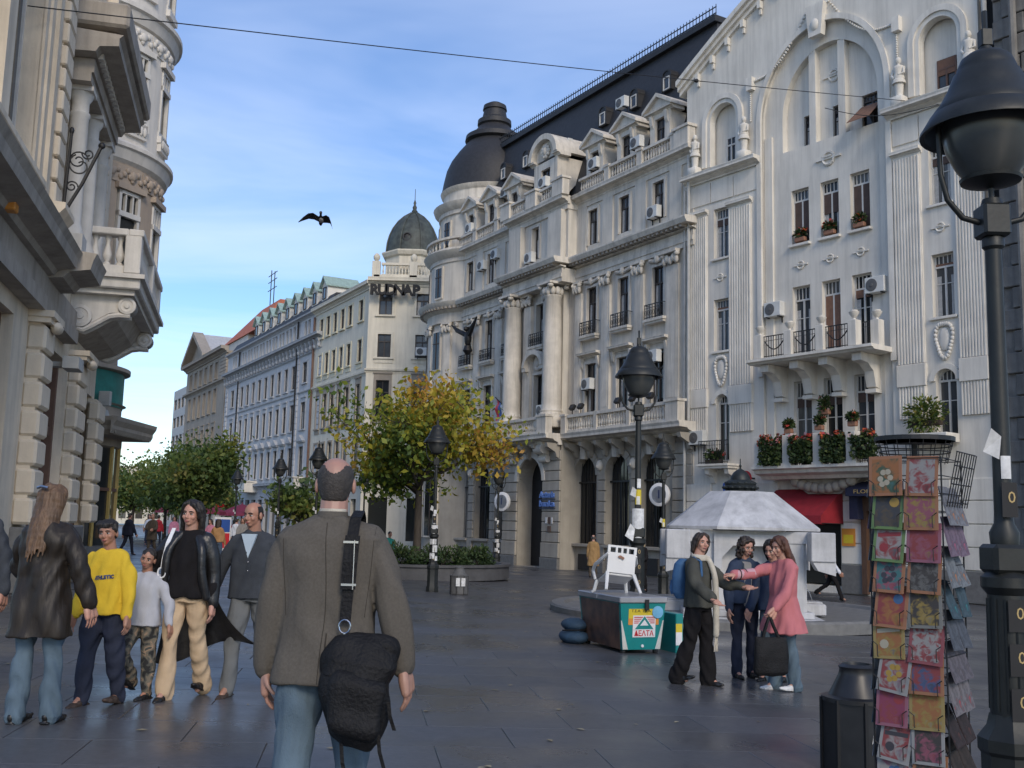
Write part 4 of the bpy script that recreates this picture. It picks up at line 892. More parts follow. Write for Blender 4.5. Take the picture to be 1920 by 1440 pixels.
# ================================================================ ornate stone house at the left edge
LB = building('ornate_stone_house', 'ornate stone house at left edge with rusticated piers, columns and balcony', (-9.28, 20, 0.1), 14.5, left=True)
w_ = MB()
w_.wall(-9, 8.6, 0, 5.1, [(-7.5, -2.2, .3, 4.9), (.5, 3.9, .3, 4.9), (5.6, 8.2, .3, 4.6)], 0, .5)
w_.wall(-9, 8.6, 5.1, 15, [(-4.6, -1.9, 7.4, 12.6), (2.2, 2.75, 7.6, 10.4), (3.9, 4.4, 7.6, 10.4)], 0, .45)
w_.add([(8.6, 0, 0), (8.6, 8, 0), (8.6, 8, 15), (8.6, 0, 15)], [(0, 1, 2, 3)]); w_.build('wall', 'left_stone', LB)
for a, b, c_, d in ((-7.5, -2.2, .3, 4.9), (.5, 3.9, .3, 4.9), (5.6, 8.2, .3, 4.6)):
    o = MB().add([(a, .45, c_), (b, .45, c_), (b, .45, d), (a, .45, d)], [(0, 1, 2, 3)]).build('shop_window', 'glass_shop', LB)
    f_ = MB(); f_.box(a, a + .18, .2, .44, c_, d); f_.box(b - .18, b, .2, .44, c_, d); f_.box(a, b, .25, .44, 3.2, 3.4); f_.box((a + b) / 2 - .06, (a + b) / 2 + .06, .3, .44, c_, d); f_.build('frame', 'frame_brown', o)
window(LB, -4.6, -1.9, 7.4, 12.6, .35, 'frame_white', 'two', fw=.1); window(LB, 2.2, 2.75, 7.6, 10.4, .3, 'frame_white', 'two'); window(LB, 3.9, 4.4, 7.6, 10.4, .3, 'frame_white', 'two')
# rusticated piers: one block per course
bk = MB(); bk.hexa([(-.5, -.3, .03), (.5, -.3, .03), (.5, .02, .03), (-.5, .02, .03), (-.5, -.3, .5), (.5, -.3, .5), (.5, .02, .5), (-.5, .02, .5)])
P = []
def rblock(w, dep, h, c=.05):
    m = MB(); m.cbox(-w / 2, w / 2, -dep, .02, .0, h - .06, c); m.box(-w / 2 + .05, w / 2 - .05, -dep + .1, .02, h - .1, h + .01); return m.mesh('rusticated_block', 'left_stone')
rb1 = rblock(.95, .33, .54, .05); rb2 = rblock(1.3, .28, .54, .05); rb3 = rblock(.75, .27, .46, .03)
for x, me, z0, n, h in ((-.45, rb1, 1.25, 7, .54), (4.6, rb2, 1.25, 7, .54), (-8.2, rb1, 1.25, 7, .54), (8.3, rb2, 1.25, 6, .54)):
    for k in range(n): link('rusticated_block', me, LB, (x, -.0, z0 + k * h))
for x, hw in ((-.45, .56), (4.6, .74), (-8.2, .56)):
    p = MB(); p.cbox(x - hw, x + hw, -.42, .02, 0, 1.2, .03); p.build('plinth', 'granite', LB)
    p = MB(); p.box(x - hw, x + hw, -.4, .02, 5.0, 5.1); p.box(x - hw - .04, x + hw + .04, -.46, .02, 5.1, 5.22); p.ell((x, -.42, 4.98), (hw * .5, .12, .12), 10, 6); p.build('pier_cap', 'left_stone', LB, 40)
# entablature, dark main cornice and its breaks
e = MB(); e.box(-9, 3.0, -.3, .02, 5.22, 5.5); e.box(-9, 3.0, -.24, .02, 5.5, 5.95); e.mould([(0, 5.9), (-.35, 5.95), (-.4, 6.05), (-.72, 6.12), (-.75, 6.3), (-.82, 6.42), (0, 6.5)], -9, .35); e.mould([(0, 5.88), (-.5, 5.93), (-.6, 6.05), (-.98, 6.12), (-1.02, 6.3), (-1.08, 6.44), (0, 6.54)], -.75, .75)
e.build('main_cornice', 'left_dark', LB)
e = MB(); e.box(-9, -2.2, -.1, .02, 6.5, 7.0); e.mould([(0, 7.0), (-.2, 7.02), (-.36, 7.18), (-.36, 7.28), (0, 7.32)], -9, -2.3); e.box(-1.0, -.1, -.32, .02, 6.5, 7.02); e.mould([(0, 7.02), (-.36, 7.04), (-.5, 7.2), (-.5, 7.3), (0, 7.34)], -1.1, .0); e.build('pedestal_course', 'left_stone', LB)
# quoins of the upper floor, jamb mouldings
for k in range(16):
    link('rusticated_block', rb3, LB, (-.5, 0, 7.35 + k * .46))
    link('rusticated_block', rb3, LB, (5.7, 0, 7.35 + k * .46))
j = MB()
for x0_, x1_, y in ((-1.35, -1.05, -.18), (-1.65, -1.35, -.1), (-1.9, -1.65, -.05), (-4.9, -4.6, -.12), (-5.4, -4.9, -.22)): j.box(x0_, x1_, y, .02, 7.34, 14)
j.mould([(0, 12.7), (-.3, 12.75), (-.45, 12.95), (-.45, 13.05), (0, 13.1)], -5.3, -1.2); j.build('window_jamb', 'left_stone', LB)
# columns with their entablature
for x in (1.45, 3.1, 4.9):
    c_ = MB(); c_.lathe([(.26, 7.3), (.26, 7.42), (.22, 7.5), (.2, 7.6), (.19, 9.9), (.22, 9.95), (.22, 10.0), (.18, 10.02), (.18, 10.25), (.24, 10.35), (.26, 10.45)], x, -.2, 18); c_.box(x - .3, x + .3, -.5, .02, 6.9, 7.3); c_.box(x - .28, x + .28, -.48, .05, 10.45, 10.55); c_.build('column', 'left_white', LB, 45)
en = MB(); en.box(.9, 5.4, -.45, .0, 10.55, 10.75); en.box(.9, 5.4, -.5, .0, 10.75, 11.05); en.mould([(0, 11.05), (-.55, 11.08), (-.62, 11.2), (-1.0, 11.25), (-1.0, 11.42), (-1.08, 11.5), (0, 11.55)], .55, 5.7); en.build('column_entablature', 'left_dark', LB)
dt = MB()
for k in range(16): dt.box(.95 + k * .28, 1.1 + k * .28, -.66, -.5, 11.08, 11.2)
dt.build('dentils', 'left_white', LB)
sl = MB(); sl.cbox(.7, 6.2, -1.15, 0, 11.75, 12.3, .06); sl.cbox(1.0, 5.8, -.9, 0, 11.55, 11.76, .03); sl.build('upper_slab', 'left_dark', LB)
# balcony with scroll brackets
bf = MB(); bf.cbox(3.2, 9.3, -1.5, .0, 6.62, 6.98, .03); bf.box(3.1, 9.4, -1.6, .0, 6.86, 6.96); bf.box(3.35, 9.15, -1.38, 0, 6.5, 6.62); bf = bf.build('balcony', 'left_white', LB)
ft = MB(); ft.box(3.22, 9.28, -1.48, -1.22, 6.98, 7.16); ft.box(3.22, 3.5, -1.22, 0, 6.98, 7.16); ft.box(9.0, 9.28, -1.22, 0, 6.98, 7.16); ft.build('balcony_kerb', 'left_white', bf)
rl = MB(); rl.cbox(3.15, 9.35, -1.52, -1.18, 7.86, 8.02, .02); rl.cbox(3.15, 3.5, -1.18, 0, 7.86, 8.02, .02); rl.cbox(9.0, 9.35, -1.18, 0, 7.86, 8.02, .02); rl.build('handrail', 'left_white', bf)
for x, y in ((3.36, -1.3), (3.36, -.15), (9.14, -1.3), (6.25, -1.35)): MB().cbox(x - .2, x + .2, y - .18, y + .18, 6.98, 7.88, .02).build('balcony_pier', 'left_white', bf)
bm_ = MB().lathe(baluster_prof(.7, .1), 0, 0, 14).mesh('baluster', 'left_white', 50)
for y in (-1.0, -.73, -.46): link('baluster', bm_, bf, (3.36, y, 7.16))
for k in range(9): link('baluster', bm_, bf, (3.85 + k * .245, -1.35, 7.16))
for k in range(9): link('baluster', bm_, bf, (6.65 + k * .255, -1.35, 7.16))
def scroll(x):
    # outline in (n, z): S-curved console with volutes
    top = [(0.0, 6.5), (1.32, 6.5)]
    low = [(1.38, 6.32), (1.3, 6.12), (1.05, 6.12), (.85, 6.1), (.55, 5.9), (.3, 5.72), (.1, 5.7), (0.0, 5.85)]
    m = MB(); m.prism([(-a, b) for a, b in top + low], x - .17, x + .17, 'x')
    for (cn, cz, r_) in ((1.22, 6.28, .2), (.22, 5.98, .26)):
        q = MB().lathe([(r_, -.24), (r_, .24), (r_ * .7, .26), (r_ * .65, .22), (r_ * .35, .22), (r_ * .3, .27), (0, .28)], 0, 0, 18).xf(Matrix.Translation((x, -cn, cz)) @ Matrix.Rotation(R_(90), 4, 'Y')); m.add(q.v, q.f)
        q = MB().lathe([(r_, -.24), (r_, .24), (r_ * .7, .26), (r_ * .65, .22), (r_ * .35, .22), (r_ * .3, .27), (0, .28)], 0, 0, 18).xf(Matrix.Translation((x, -cn, cz)) @ Matrix.Rotation(R_(-90), 4, 'Y')); m.add(q.v, q.f)
    rim = [(.08, 5.72), (.3, 5.66), (.55, 5.82), (.85, 6.02), (1.05, 6.06), (1.3, 6.06)]
    for sx in (-.17, .17): m.tube([(x + sx, -a, b) for a, b in rim], .06, 6)
    return m.build('scroll_bracket', 'left_white', bf, 40)
for x in (3.75, 8.6): scroll(x)
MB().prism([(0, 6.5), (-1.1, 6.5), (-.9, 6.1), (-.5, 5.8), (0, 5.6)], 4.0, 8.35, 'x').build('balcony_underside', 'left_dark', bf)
# wrought-iron bracket
ib = MB(); B0 = -.3
def spiral(c, r, a0, a1, n=26): return [(B0 + .15, -(c[0] + r * (1 - .75 * t) * math.cos(a0 + (a1 - a0) * t)), c[1] + r * (1 - .75 * t) * math.sin(a0 + (a1 - a0) * t)) for t in np.linspace(0, 1, n)]
ib.tube([(B0 + .15, -.3, 7.3), (B0 + .15, -.34, 9.0)], .03, 6); ib.tube([(B0 + .15, -.32, 7.35), (B0 + .15, -.62, 8.0), (B0 + .15, -.9, 8.75)], .035, 6); ib.ell((B0 + .15, -.92, 8.8), (.05, .07, .07), 8, 6); ib.ell((B0 + .15, -.34, 9.05), (.04, .05, .08), 8, 6)
for c_, r_, a, b in (((.5, 8.45), .2, 0, 9), ((.68, 8.6), .12, 3, 12), ((.42, 7.9), .12, 0, 9), ((.55, 8.35), .24, 2, 8.5)): ib.tube(spiral(c_, r_, a, b), .016, 5)
ib.build('iron_bracket', 'iron', LB, 50)
# wires, lamp box and small signs below the balcony
lm = MB(); lm.box(1.2, 1.9, -.62, -.3, 4.45, 4.7); lm.box(1.4, 1.7, -.35, 0, 4.5, 4.6); lm.build('wall_lamp', 'pipe', LB)
MB().cbox(-5.2, -4.95, -.5, -.3, 5.95, 6.1, .02).build('sign_tip', 'orange', LB)
# ================================================================ round-cornered house beyond
TW = thing('round_corner_house', 'round cornered house with brown middle floor and cream upper floor', 'building', (-15, 33, 0.1), R_(0))
TW.rotation_euler.z = 0
def tring(prof, m, name, seg=56): return MB().lathe(prof, 0, 0, seg).build(name, m, TW, 30)
tring([(2.35, 0), (2.35, 3.9)], 'dark_void', 'shop_core')
tring([(2.4, 3.55), (2.5, 3.6), (2.5, 4.3), (2.42, 4.35), (2.42, 4.9), (2.55, 4.95)], 'brown_stone', 'fascia')
tring([(2.44, 4.85), (2.44, 5.95)], 'sign_green', 'green_fascia')
tring([(2.36, 5.95), (2.62, 6.0), (2.62, 6.12), (2.2, 6.15), (2.15, 7.3)], 'brown_stone', 'sign_cap')
tring([(2.15, 7.2), (2.6, 7.6), (3.0, 8.0), (3.1, 8.2), (3.1, 8.4)], 'tower_brown', 'bay_corbel')
TR = 3.2
def tall(z0, z1, m, name, wins):
    mb = MB(); n = 72
    zs = sorted({z0, z1} | {w[1] for w in wins} | {w[2] for w in wins})
    def op(a, z): return any(abs(((a - w[0] + math.pi) % (2 * math.pi)) - math.pi) < w[3] and w[1] < z < w[2] for w in wins)
    for i in range(n):
        a0, a1 = 2 * math.pi * i / n, 2 * math.pi * (i + 1) / n
        for k in range(len(zs) - 1):
            am, zm = (a0 + a1) / 2, (zs[k] + zs[k + 1]) / 2
            r_ = TR if not op(am, zm) else TR - .25
            mb.add([(r_ * math.cos(a0), r_ * math.sin(a0), zs[k]), (r_ * math.cos(a1), r_ * math.sin(a1), zs[k]), (r_ * math.cos(a1), r_ * math.sin(a1), zs[k + 1]), (r_ * math.cos(a0), r_ * math.sin(a0), zs[k + 1])], [(0, 1, 2, 3)])
    for a, c_, d, hw in wins:
        o = MB(); w = TR * hw
        o.box(-w, -w + .1, -.12, .25, 0, d - c_); o.box(w - .1, w, -.12, .25, 0, d - c_); o.box(-w, w, -.12, .25, d - c_ - .1, d - c_); o.box(-w - .05, w + .05, -.12, .25, -.1, .06); zt = (d - c_) * .68; o.box(-w, w, -.16, .1, zt, zt + .16)
        for q in (-.33, .33): o.box(w * q - .03, w * q + .03, -.1, .05, zt, d - c_)
        ob = o.build('window', 'frame_white', TW); ob.location = ((TR - .1) * math.cos(a), (TR - .1) * math.sin(a), c_); ob.rotation_euler.z = a + math.pi / 2
        MB().add([(-w, .0, 0), (w, .0, 0), (w, .0, d - c_), (-w, .0, d - c_)], [(0, 1, 2, 3)]).build('pane', 'glass', ob)
        for nm_, q_ in (('window_head', MB().box(-w - .15, w + .15, -.22, .2, d - c_ + .02, d - c_ + .2)), ('window_apron', MB().box(-w - .05, w + .05, -.2, .2, -.32, -.1))):
            hd = q_.build(nm_, m, TW); hd.location = ob.location; hd.rotation_euler.z = ob.rotation_euler.z
    mb.build(name, m, TW, 25)
AN = [R_(a) for a in (-112, -83, -54, -26, 3)]
tall(8.3, 12.4, 'tower_brown', 'middle_floor_wall', [(a, 8.9, 11.5, .135) for a in AN])
tall(12.9, 17.0, 'tower_white', 'upper_floor_wall', [(a, 13.9, 16.1, .13) for a in AN])
tall(17.4, 22, 'tower_white', 'top_floor_wall', [(a, 18.3, 20.6, .13) for a in AN])
tring([(3.2, 12.35), (3.32, 12.45), (3.42, 12.75), (3.5, 12.8), (3.5, 12.92), (3.2, 13.1)], 'tower_white', 'cornice')
tring([(3.2, 16.95), (3.3, 17.0), (3.42, 17.3), (3.52, 17.36), (3.52, 17.5), (3.2, 17.6)], 'tower_white', 'cornice')
fr = MB()
for q in range(5): fr.box(-.45, .45, -.05, .1, .02 + q * .0, .5)
rel = MB(); rel.box(-.4, .4, -.04, .1, 0, .55)
for k in range(7): rel.ell((-.33 + k * .11, -.06, .27 + .14 * math.sin(k * 1.7)), (.09, .06, .1), 7, 5)
rel.ell((0, -.08, .28), (.14, .08, .16), 8, 6); relm = rel.mesh('relief_panel', 'tower_brown', 60); relm2 = rel.mesh('relief_panel', 'tower_white', 60)
for a in AN + [R_(a) for a in (-98, -69, -40, -11)]:
    link('relief_panel', relm, TW, (3.2 * math.cos(a), 3.2 * math.sin(a), 11.72), a + math.pi / 2); link('relief_panel', relm2, TW, (3.2 * math.cos(a), 3.2 * math.sin(a), 16.35), a + math.pi / 2)
for a in AN:
    p = MB(); p.box(-.42, .42, -.1, .1, 0, .5); 
    for k in range(5): p.ell((-.3 + k * .15, -.12, .25), (.08, .05, .16), 6, 5)
    p = p.build('sill_panel', 'tower_white', TW, 50); p.location = (3.2 * math.cos(a), 3.2 * math.sin(a), 13.3); p.rotation_euler.z = a + math.pi / 2
# shop front: glazed drum, yellow post, red poster
gp = MB().add([(2.42 * math.cos(R_(a)), 2.42 * math.sin(R_(a)), z) for a in (0, 18) for z in (.5, 3.55)], [(0, 2, 3, 1)]).mesh('shop_pane', 'glass_shop')
for k in range(9): link('shop_pane', gp, TW, None, R_(-130 + 18 * k))
pp = MB().cbox(2.4, 2.5, -.05, .05, .1, 3.6, .01).mesh('mullion', 'yellow_post')
for k in range(10): link('mullion', pp, TW, None, R_(-130 + 18 * k))
tring([(2.38, 0), (2.52, 0), (2.52, .5), (2.38, .52)], 'granite', 'shop_plinth')
tring([(2.4, 2.2), (2.47, 2.2), (2.47, 2.3), (2.4, 2.3)], 'frame_brown', 'transom')
ps_ = MB().add([(2.5 * math.cos(R_(a)), 2.5 * math.sin(R_(a)), z) for a in (-70, -62, -54) for z in (2.3, 4.0)], [(0, 2, 3, 1), (2, 4, 5, 3)]).build('red_poster', 'sign_red', TW)
t_ = MB(); text_mb(t_, 'n', .75, 0, 0, 0, .004); t_.box(-.3, .3, -.004, .002, .36, .40); t_.box(-.3, .3, -.004, .002, -.42, -.38); t_.box(-.3, -.27, -.004, .002, -.42, .40); t_.box(.27, .3, -.004, .002, -.42, .40)
o = t_.build('poster_letter', 'sign_white', TW); o.location = (2.52 * math.cos(R_(-62)), 2.52 * math.sin(R_(-62)), 3.35); o.rotation_euler.z = R_(28)
# canopy over the side street, with a floodlight on it
cp = MB(); cp.box(0, 2.6, -1.0, 2.2, 4.0, 4.12); cp.mould([(-1.0, 3.62), (-1.12, 3.75), (-1.12, 3.85), (-1.3, 4.0), (-1.34, 4.12), (-1.0, 4.15)], 0, 2.7); cp.prism([(2.6, 3.62), (2.72, 3.75), (2.72, 3.85), (2.9, 4.0), (2.94, 4.12), (2.6, 4.15)], -1.3, 2.2, 'y'); cp.box(0, 2.55, -.95, 2.2, 3.6, 4.0)
o = cp.build('canopy', 'brown_stone', TW); o.location = (1.7, -1.0, .25); o.scale = (.56, 1, 1)
f_ = MB(); f_.box(-.1, .1, -.1, .1, .0, .06); f_.tube([(0, 0, .05), (0, 0, .4)], .03, 6); f_.cbox(-.18, .18, -.08, .08, .4, .85, .02); f_.prism([(-.9, 0), (.1, 0), (0, .3), (-.6, .34)], -.3, .3)
o = f_.build('floodlight', 'pipe', TW); o.location = (2.5, -1.2, 4.38)
MB().box(-9, -1.6, .4, 9, 0, 22).build('rear_wall', 'tower_brown', TW)
# ================================================================ ground: pavement sheet, slabs as pieces
def paving(name, joints):
    m = bpy.data.materials.new(name); m.use_nodes = True; nt = m.node_tree; b = nt.nodes['Principled BSDF']; K = nt.links.new; MATS[name] = m
    tc = nt.nodes.new('ShaderNodeTexCoord'); 
    geo = nt.nodes.new('ShaderNodeNewGeometry')
    n1 = nt.nodes.new('ShaderNodeTexNoise'); n1.inputs['Scale'].default_value = 0.55; n1.inputs['Detail'].default_value = 5; n1.inputs['Roughness'].default_value = .55; K(geo.outputs['Position'], n1.inputs['Vector'])
    n2 = nt.nodes.new('ShaderNodeTexNoise'); n2.inputs['Scale'].default_value = 22; n2.inputs['Detail'].default_value = 7; n2.inputs['Roughness'].default_value = .7; K(geo.outputs['Position'], n2.inputs['Vector'])
    oi = nt.nodes.new('ShaderNodeObjectInfo')
    r = nt.nodes.new('ShaderNodeValToRGB'); r.color_ramp.elements[0].color = (.05, .051, .055, 1); r.color_ramp.elements[1].color = (.10, .102, .109, 1); r.color_ramp.elements[0].position = .3; r.color_ramp.elements[1].position = .72
    mx = nt.nodes.new('ShaderNodeMath'); mx.operation = 'MULTIPLY_ADD'; mx.inputs[1].default_value = .14 if not joints else 0.0; K(oi.outputs['Random'], mx.inputs[0])
    ad = nt.nodes.new('ShaderNodeMath'); ad.operation = 'MULTIPLY_ADD'; ad.inputs[1].default_value = .75; K(n2.outputs['Fac'], ad.inputs[0]); K(mx.outputs[0], ad.inputs[2]); K(ad.outputs[0], r.inputs[0]); mx.inputs[2].default_value = 0.06 if not joints else .13
    col = r.outputs[0]
    if joints:
        mp = nt.nodes.new('ShaderNodeMapping'); mp.inputs['Rotation'].default_value = (0, 0, R_(-8)); K(geo.outputs['Position'], mp.inputs[0])
        bk = nt.nodes.new('ShaderNodeTexBrick'); bk.inputs['Scale'].default_value = 1.0; bk.inputs['Brick Width'].default_value = 1.2; bk.inputs['Row Height'].default_value = .78; bk.inputs['Mortar Size'].default_value = .014; bk.inputs['Mortar Smooth'].default_value = .3
        bk.inputs['Color1'].default_value = (1, 1, 1, 1); bk.inputs['Color2'].default_value = (.9, .9, .9, 1); bk.inputs['Mortar'].default_value = (.6, .6, .6, 1); K(mp.outputs[0], bk.inputs['Vector'])
        ml = nt.nodes.new('ShaderNodeMixRGB'); ml.blend_type = 'MULTIPLY'; ml.inputs['Fac'].default_value = 1; K(col, ml.inputs['Color1']); K(bk.outputs['Color'], ml.inputs['Color2']); col = ml.outputs[0]
    vo = nt.nodes.new('ShaderNodeTexVoronoi'); vo.inputs['Scale'].default_value = 3.2; K(geo.outputs['Position'], vo.inputs['Vector']); vr = nt.nodes.new('ShaderNodeMath'); vr.operation = 'LESS_THAN'; vr.inputs[1].default_value = .075; K(vo.outputs['Distance'], vr.inputs[0])
    vm = nt.nodes.new('ShaderNodeMath'); vm.operation = 'MULTIPLY'; vm.inputs[1].default_value = .55; K(vr.outputs[0], vm.inputs[0]); gm = nt.nodes.new('ShaderNodeMixRGB'); K(vm.outputs[0], gm.inputs['Fac']); K(col, gm.inputs['Color1']); gm.inputs['Color2'].default_value = (.03, .03, .032, 1); col = gm.outputs[0]
    K(col, b.inputs['Base Color'])
    rr = nt.nodes.new('ShaderNodeMapRange'); rr.inputs['From Min'].default_value = .35; rr.inputs['From Max'].default_value = .65; rr.inputs['To Min'].default_value = .22; rr.inputs['To Max'].default_value = .52
    K(n1.outputs['Fac'], rr.inputs['Value']); K(rr.outputs[0], b.inputs['Roughness']); b.inputs['Specular IOR Level'].default_value = .5
    bp = nt.nodes.new('ShaderNodeBump'); bp.inputs['Strength'].default_value = .25; bp.inputs['Distance'].default_value = .006; K(n2.outputs['Fac'], bp.inputs['Height']); K(bp.outputs[0], b.inputs['Normal'])
    return m
paving('paving_far', True); paving('paving_slab', False)
mat('joint_dirt', (.02, .02, .021), .8, var=.2)
def ease(v): return v
gs = MB(); xs = sorted(set(list(np.arange(-60, 61, 3.0)) + [-600, -200, -100, 100, 200, 600])); ys = sorted(set(list(np.arange(-12, 120, 3.0)) + [-300, -60, 160, 240, 400, 900]))
for y in ys:
    for x in xs: gs.v.append((float(x), float(y), gz(x, y) - .012))
for j in range(len(ys) - 1):
    for i in range(len(xs) - 1): gs.f.append((j * len(xs) + i, j * len(xs) + i + 1, (j + 1) * len(xs) + i + 1, (j + 1) * len(xs) + i))
GR = struct(gs.build('ground', 'paving_far', None, 60))
# slabs in rows (about 300): the near pavement
SA = R_(8); e1 = Vector((math.cos(SA), math.sin(SA), 0)); e2 = Vector((-math.sin(SA), math.cos(SA), 0))
tilt = Vector((.022, .009, 1)).normalized().to_track_quat('Z', 'Y').to_euler()
RH, BW = .78, 1.2
slm = [MB().cbox(-(BW * f) / 2 + .003, (BW * f) / 2 - .003, -RH / 2 + .004, RH / 2 - .004, -.05, 0, .003).mesh('slab', 'paving_slab') for f in (1.0, .72)]
base_q = Vector((0, 0, 1)).rotation_difference(Vector((.022, .009, 1)).normalized()) @ Matrix.Rotation(SA, 3, 'Z').to_quaternion()
cnt = 0; slab_cells = []
for j in range(0, 24):
    v = 4.4 + j * RH
    for i in range(-20, 20):
        u = (i + (.5 if j % 2 else 0)) * BW
        p = e1 * u + e2 * v
        if p.y < 4.2 or p.y > 17.5 or abs(p.x - p.y * .0) > p.y * .56 + .8: continue
        if p.x > 5.5 or p.x < -7.8: continue
        slab_cells.append((p.y, p))
slab_cells.sort(key=lambda t: t[0])
for yy, p in slab_cells[:300]:
    z = -0.022 * p.x - 0.009 * p.y
    o = link('slab', slm[0], GR, (p.x, p.y, z + random.uniform(-.0006, .0006))); o.rotation_mode = 'QUATERNION'; o.rotation_quaternion = base_q
GCUT = slab_cells[min(299, len(slab_cells) - 1)][0]
# ================================================================ foliage
def leaf_mat(name, stops, rough=.6):
    m = bpy.data.materials.new(name); m.use_nodes = True; nt = m.node_tree; b = nt.nodes['Principled BSDF']; K = nt.links.new; MATS[name] = m
    a = nt.nodes.new('ShaderNodeAttribute'); a.attribute_name = 'rnd'; a.attribute_type = 'GEOMETRY'
    r = nt.nodes.new('ShaderNodeValToRGB'); cr = r.color_ramp
    while len(cr.elements) < len(stops): cr.elements.new(.5)
    for e, (p, c) in zip(cr.elements, stops): e.position = p; e.color = (*c, 1)
    K(a.outputs['Fac'], r.inputs[0]); K(r.outputs[0], b.inputs['Base Color']); b.inputs['Roughness'].default_value = rough
    tl = nt.nodes.new('ShaderNodeBsdfTranslucent'); K(r.outputs[0], tl.inputs['Color']); mx = nt.nodes.new('ShaderNodeMixShader'); mx.inputs[0].default_value = .3
    K(b.outputs[0], mx.inputs[1]); K(tl.outputs[0], mx.inputs[2]); K(mx.outputs[0], nt.nodes['Material Output'].inputs['Surface'])
leaf_mat('leaf_autumn', [(0, (.08, .14, .025)), (.3, (.24, .28, .032)), (.55, (.40, .34, .035)), (.8, (.48, .30, .035)), (1, (.38, .18, .03))])
leaf_mat('leaf_green', [(0, (.045, .085, .022)), (.5, (.11, .165, .035)), (.85, (.2, .22, .04)), (1, (.28, .23, .05))])
leaf_mat('leaf_dark', [(0, (.014, .03, .012)), (.6, (.03, .055, .02)), (1, (.055, .085, .03))])
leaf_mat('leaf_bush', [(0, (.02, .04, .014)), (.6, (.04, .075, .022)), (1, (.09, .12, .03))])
leaf_mat('flower_red', [(0, (.5, .02, .02)), (.5, (.6, .07, .03)), (1, (.6, .2, .06))])
leaf_mat('flower_mix', [(0, (.5, .03, .05)), (.5, (.55, .12, .03)), (.8, (.6, .25, .3)), (1, (.6, .5, .45))])
leaf_mat('hair_leaf', [(0, (.1, .06, .03)), (1, (.2, .13, .06))])
def leaves(name, pts, size, m, parent, rnd=None, flat=.35, seed=1, aspect=.62, kind=None):
    g = np.random.default_rng(seed); pts = np.asarray(pts, float); n = len(pts)
    d = g.normal(size=(n, 3)); d[:, 2] -= .35; d /= np.linalg.norm(d, axis=1)[:, None]
    q = g.normal(size=(n, 3)); q -= (q * d).sum(1)[:, None] * d; q /= np.linalg.norm(q, axis=1)[:, None]
    s = size * g.uniform(.4, 1.5, n)[:, None]; nrm = np.cross(d, q)
    a = pts - d * s * .5; t = pts + d * s * .55; l = pts + q * s * aspect * .5 + nrm * s * .12; r = pts - q * s * aspect * .5 + nrm * s * .12
    V = np.stack([a, l, t, r], 1).reshape(-1, 3)
    me = bpy.data.meshes.new(name); me.vertices.add(4 * n); me.vertices.foreach_set('co', V.ravel()); me.loops.add(4 * n); me.loops.foreach_set('vertex_index', np.arange(4 * n)); me.polygons.add(n)
    me.polygons.foreach_set('loop_start', np.arange(0, 4 * n, 4)); me.polygons.foreach_set('loop_total', np.full(n, 4)); me.update(calc_edges=True)
    at = me.attributes.new('rnd', 'FLOAT', 'FACE'); at.data.foreach_set('value', np.clip(rnd if rnd is not None else g.random(n), 0, 1).astype(np.float32))
    me.materials.append(MATS[m]); o = link(name, me, parent)
    if kind: o['kind'] = kind
    return o
def grow(base, h_trunk, r0, spread, height, seed, levels=3, nb=5, lean=(0, 0)):
    """limbs of a tree: returns MB of wood and the twig points"""
    g = random.Random(seed); mb = MB(); tips = []
    top = Vector((lean[0], lean[1], h_trunk)); 
    mb.tube([(0, 0, -.1), (lean[0] * .2, lean[1] * .2, h_trunk * .35), (lean[0] * .6, lean[1] * .6, h_trunk * .75), tuple(top)], [r0 * 1.35, r0, r0 * .88, r0 * .8], 8)
    def branch(p, d, ln, r, lv):
        pts = [p.copy()]; q = p.copy(); dd = d.copy()
        for k in range(4):
            dd = (dd + Vector((g.uniform(-.25, .25), g.uniform(-.25, .25), g.uniform(-.1, .22)))).normalized(); q = q + dd * ln / 4; pts.append(q.copy())
            if lv <= 1: tips.append((q.copy(), lv))
        mb.tube(pts, [r, r * .85, r * .7, r * .55, r * .38], 6 if lv > 1 else 4, False)
        if lv > 0:
            for k in range(nb if lv > 1 else 4):
                t = pts[g.randint(1, 4)]; ax = Vector((g.uniform(-1, 1), g.uniform(-1, 1), g.uniform(-.35, .8))).normalized()
                branch(t, (dd * .45 + ax).normalized(), ln * g.uniform(.5, .72), r * .5, lv - 1)
    for k in range(nb):
        a = 2 * math.pi * k / nb + g.uniform(-.4, .4); el = g.uniform(.25, .95)
        branch(top * g.uniform(.82, 1.0), Vector((math.cos(a) * spread, math.sin(a) * spread, el)).normalized(), height * g.uniform(.42, .6), r0 * .55, levels - 1)
    branch(top, Vector((g.uniform(-.2, .2), g.uniform(-.2, .2), 1)).normalized(), height * .55, r0 * .6, levels - 1)
    return mb, tips
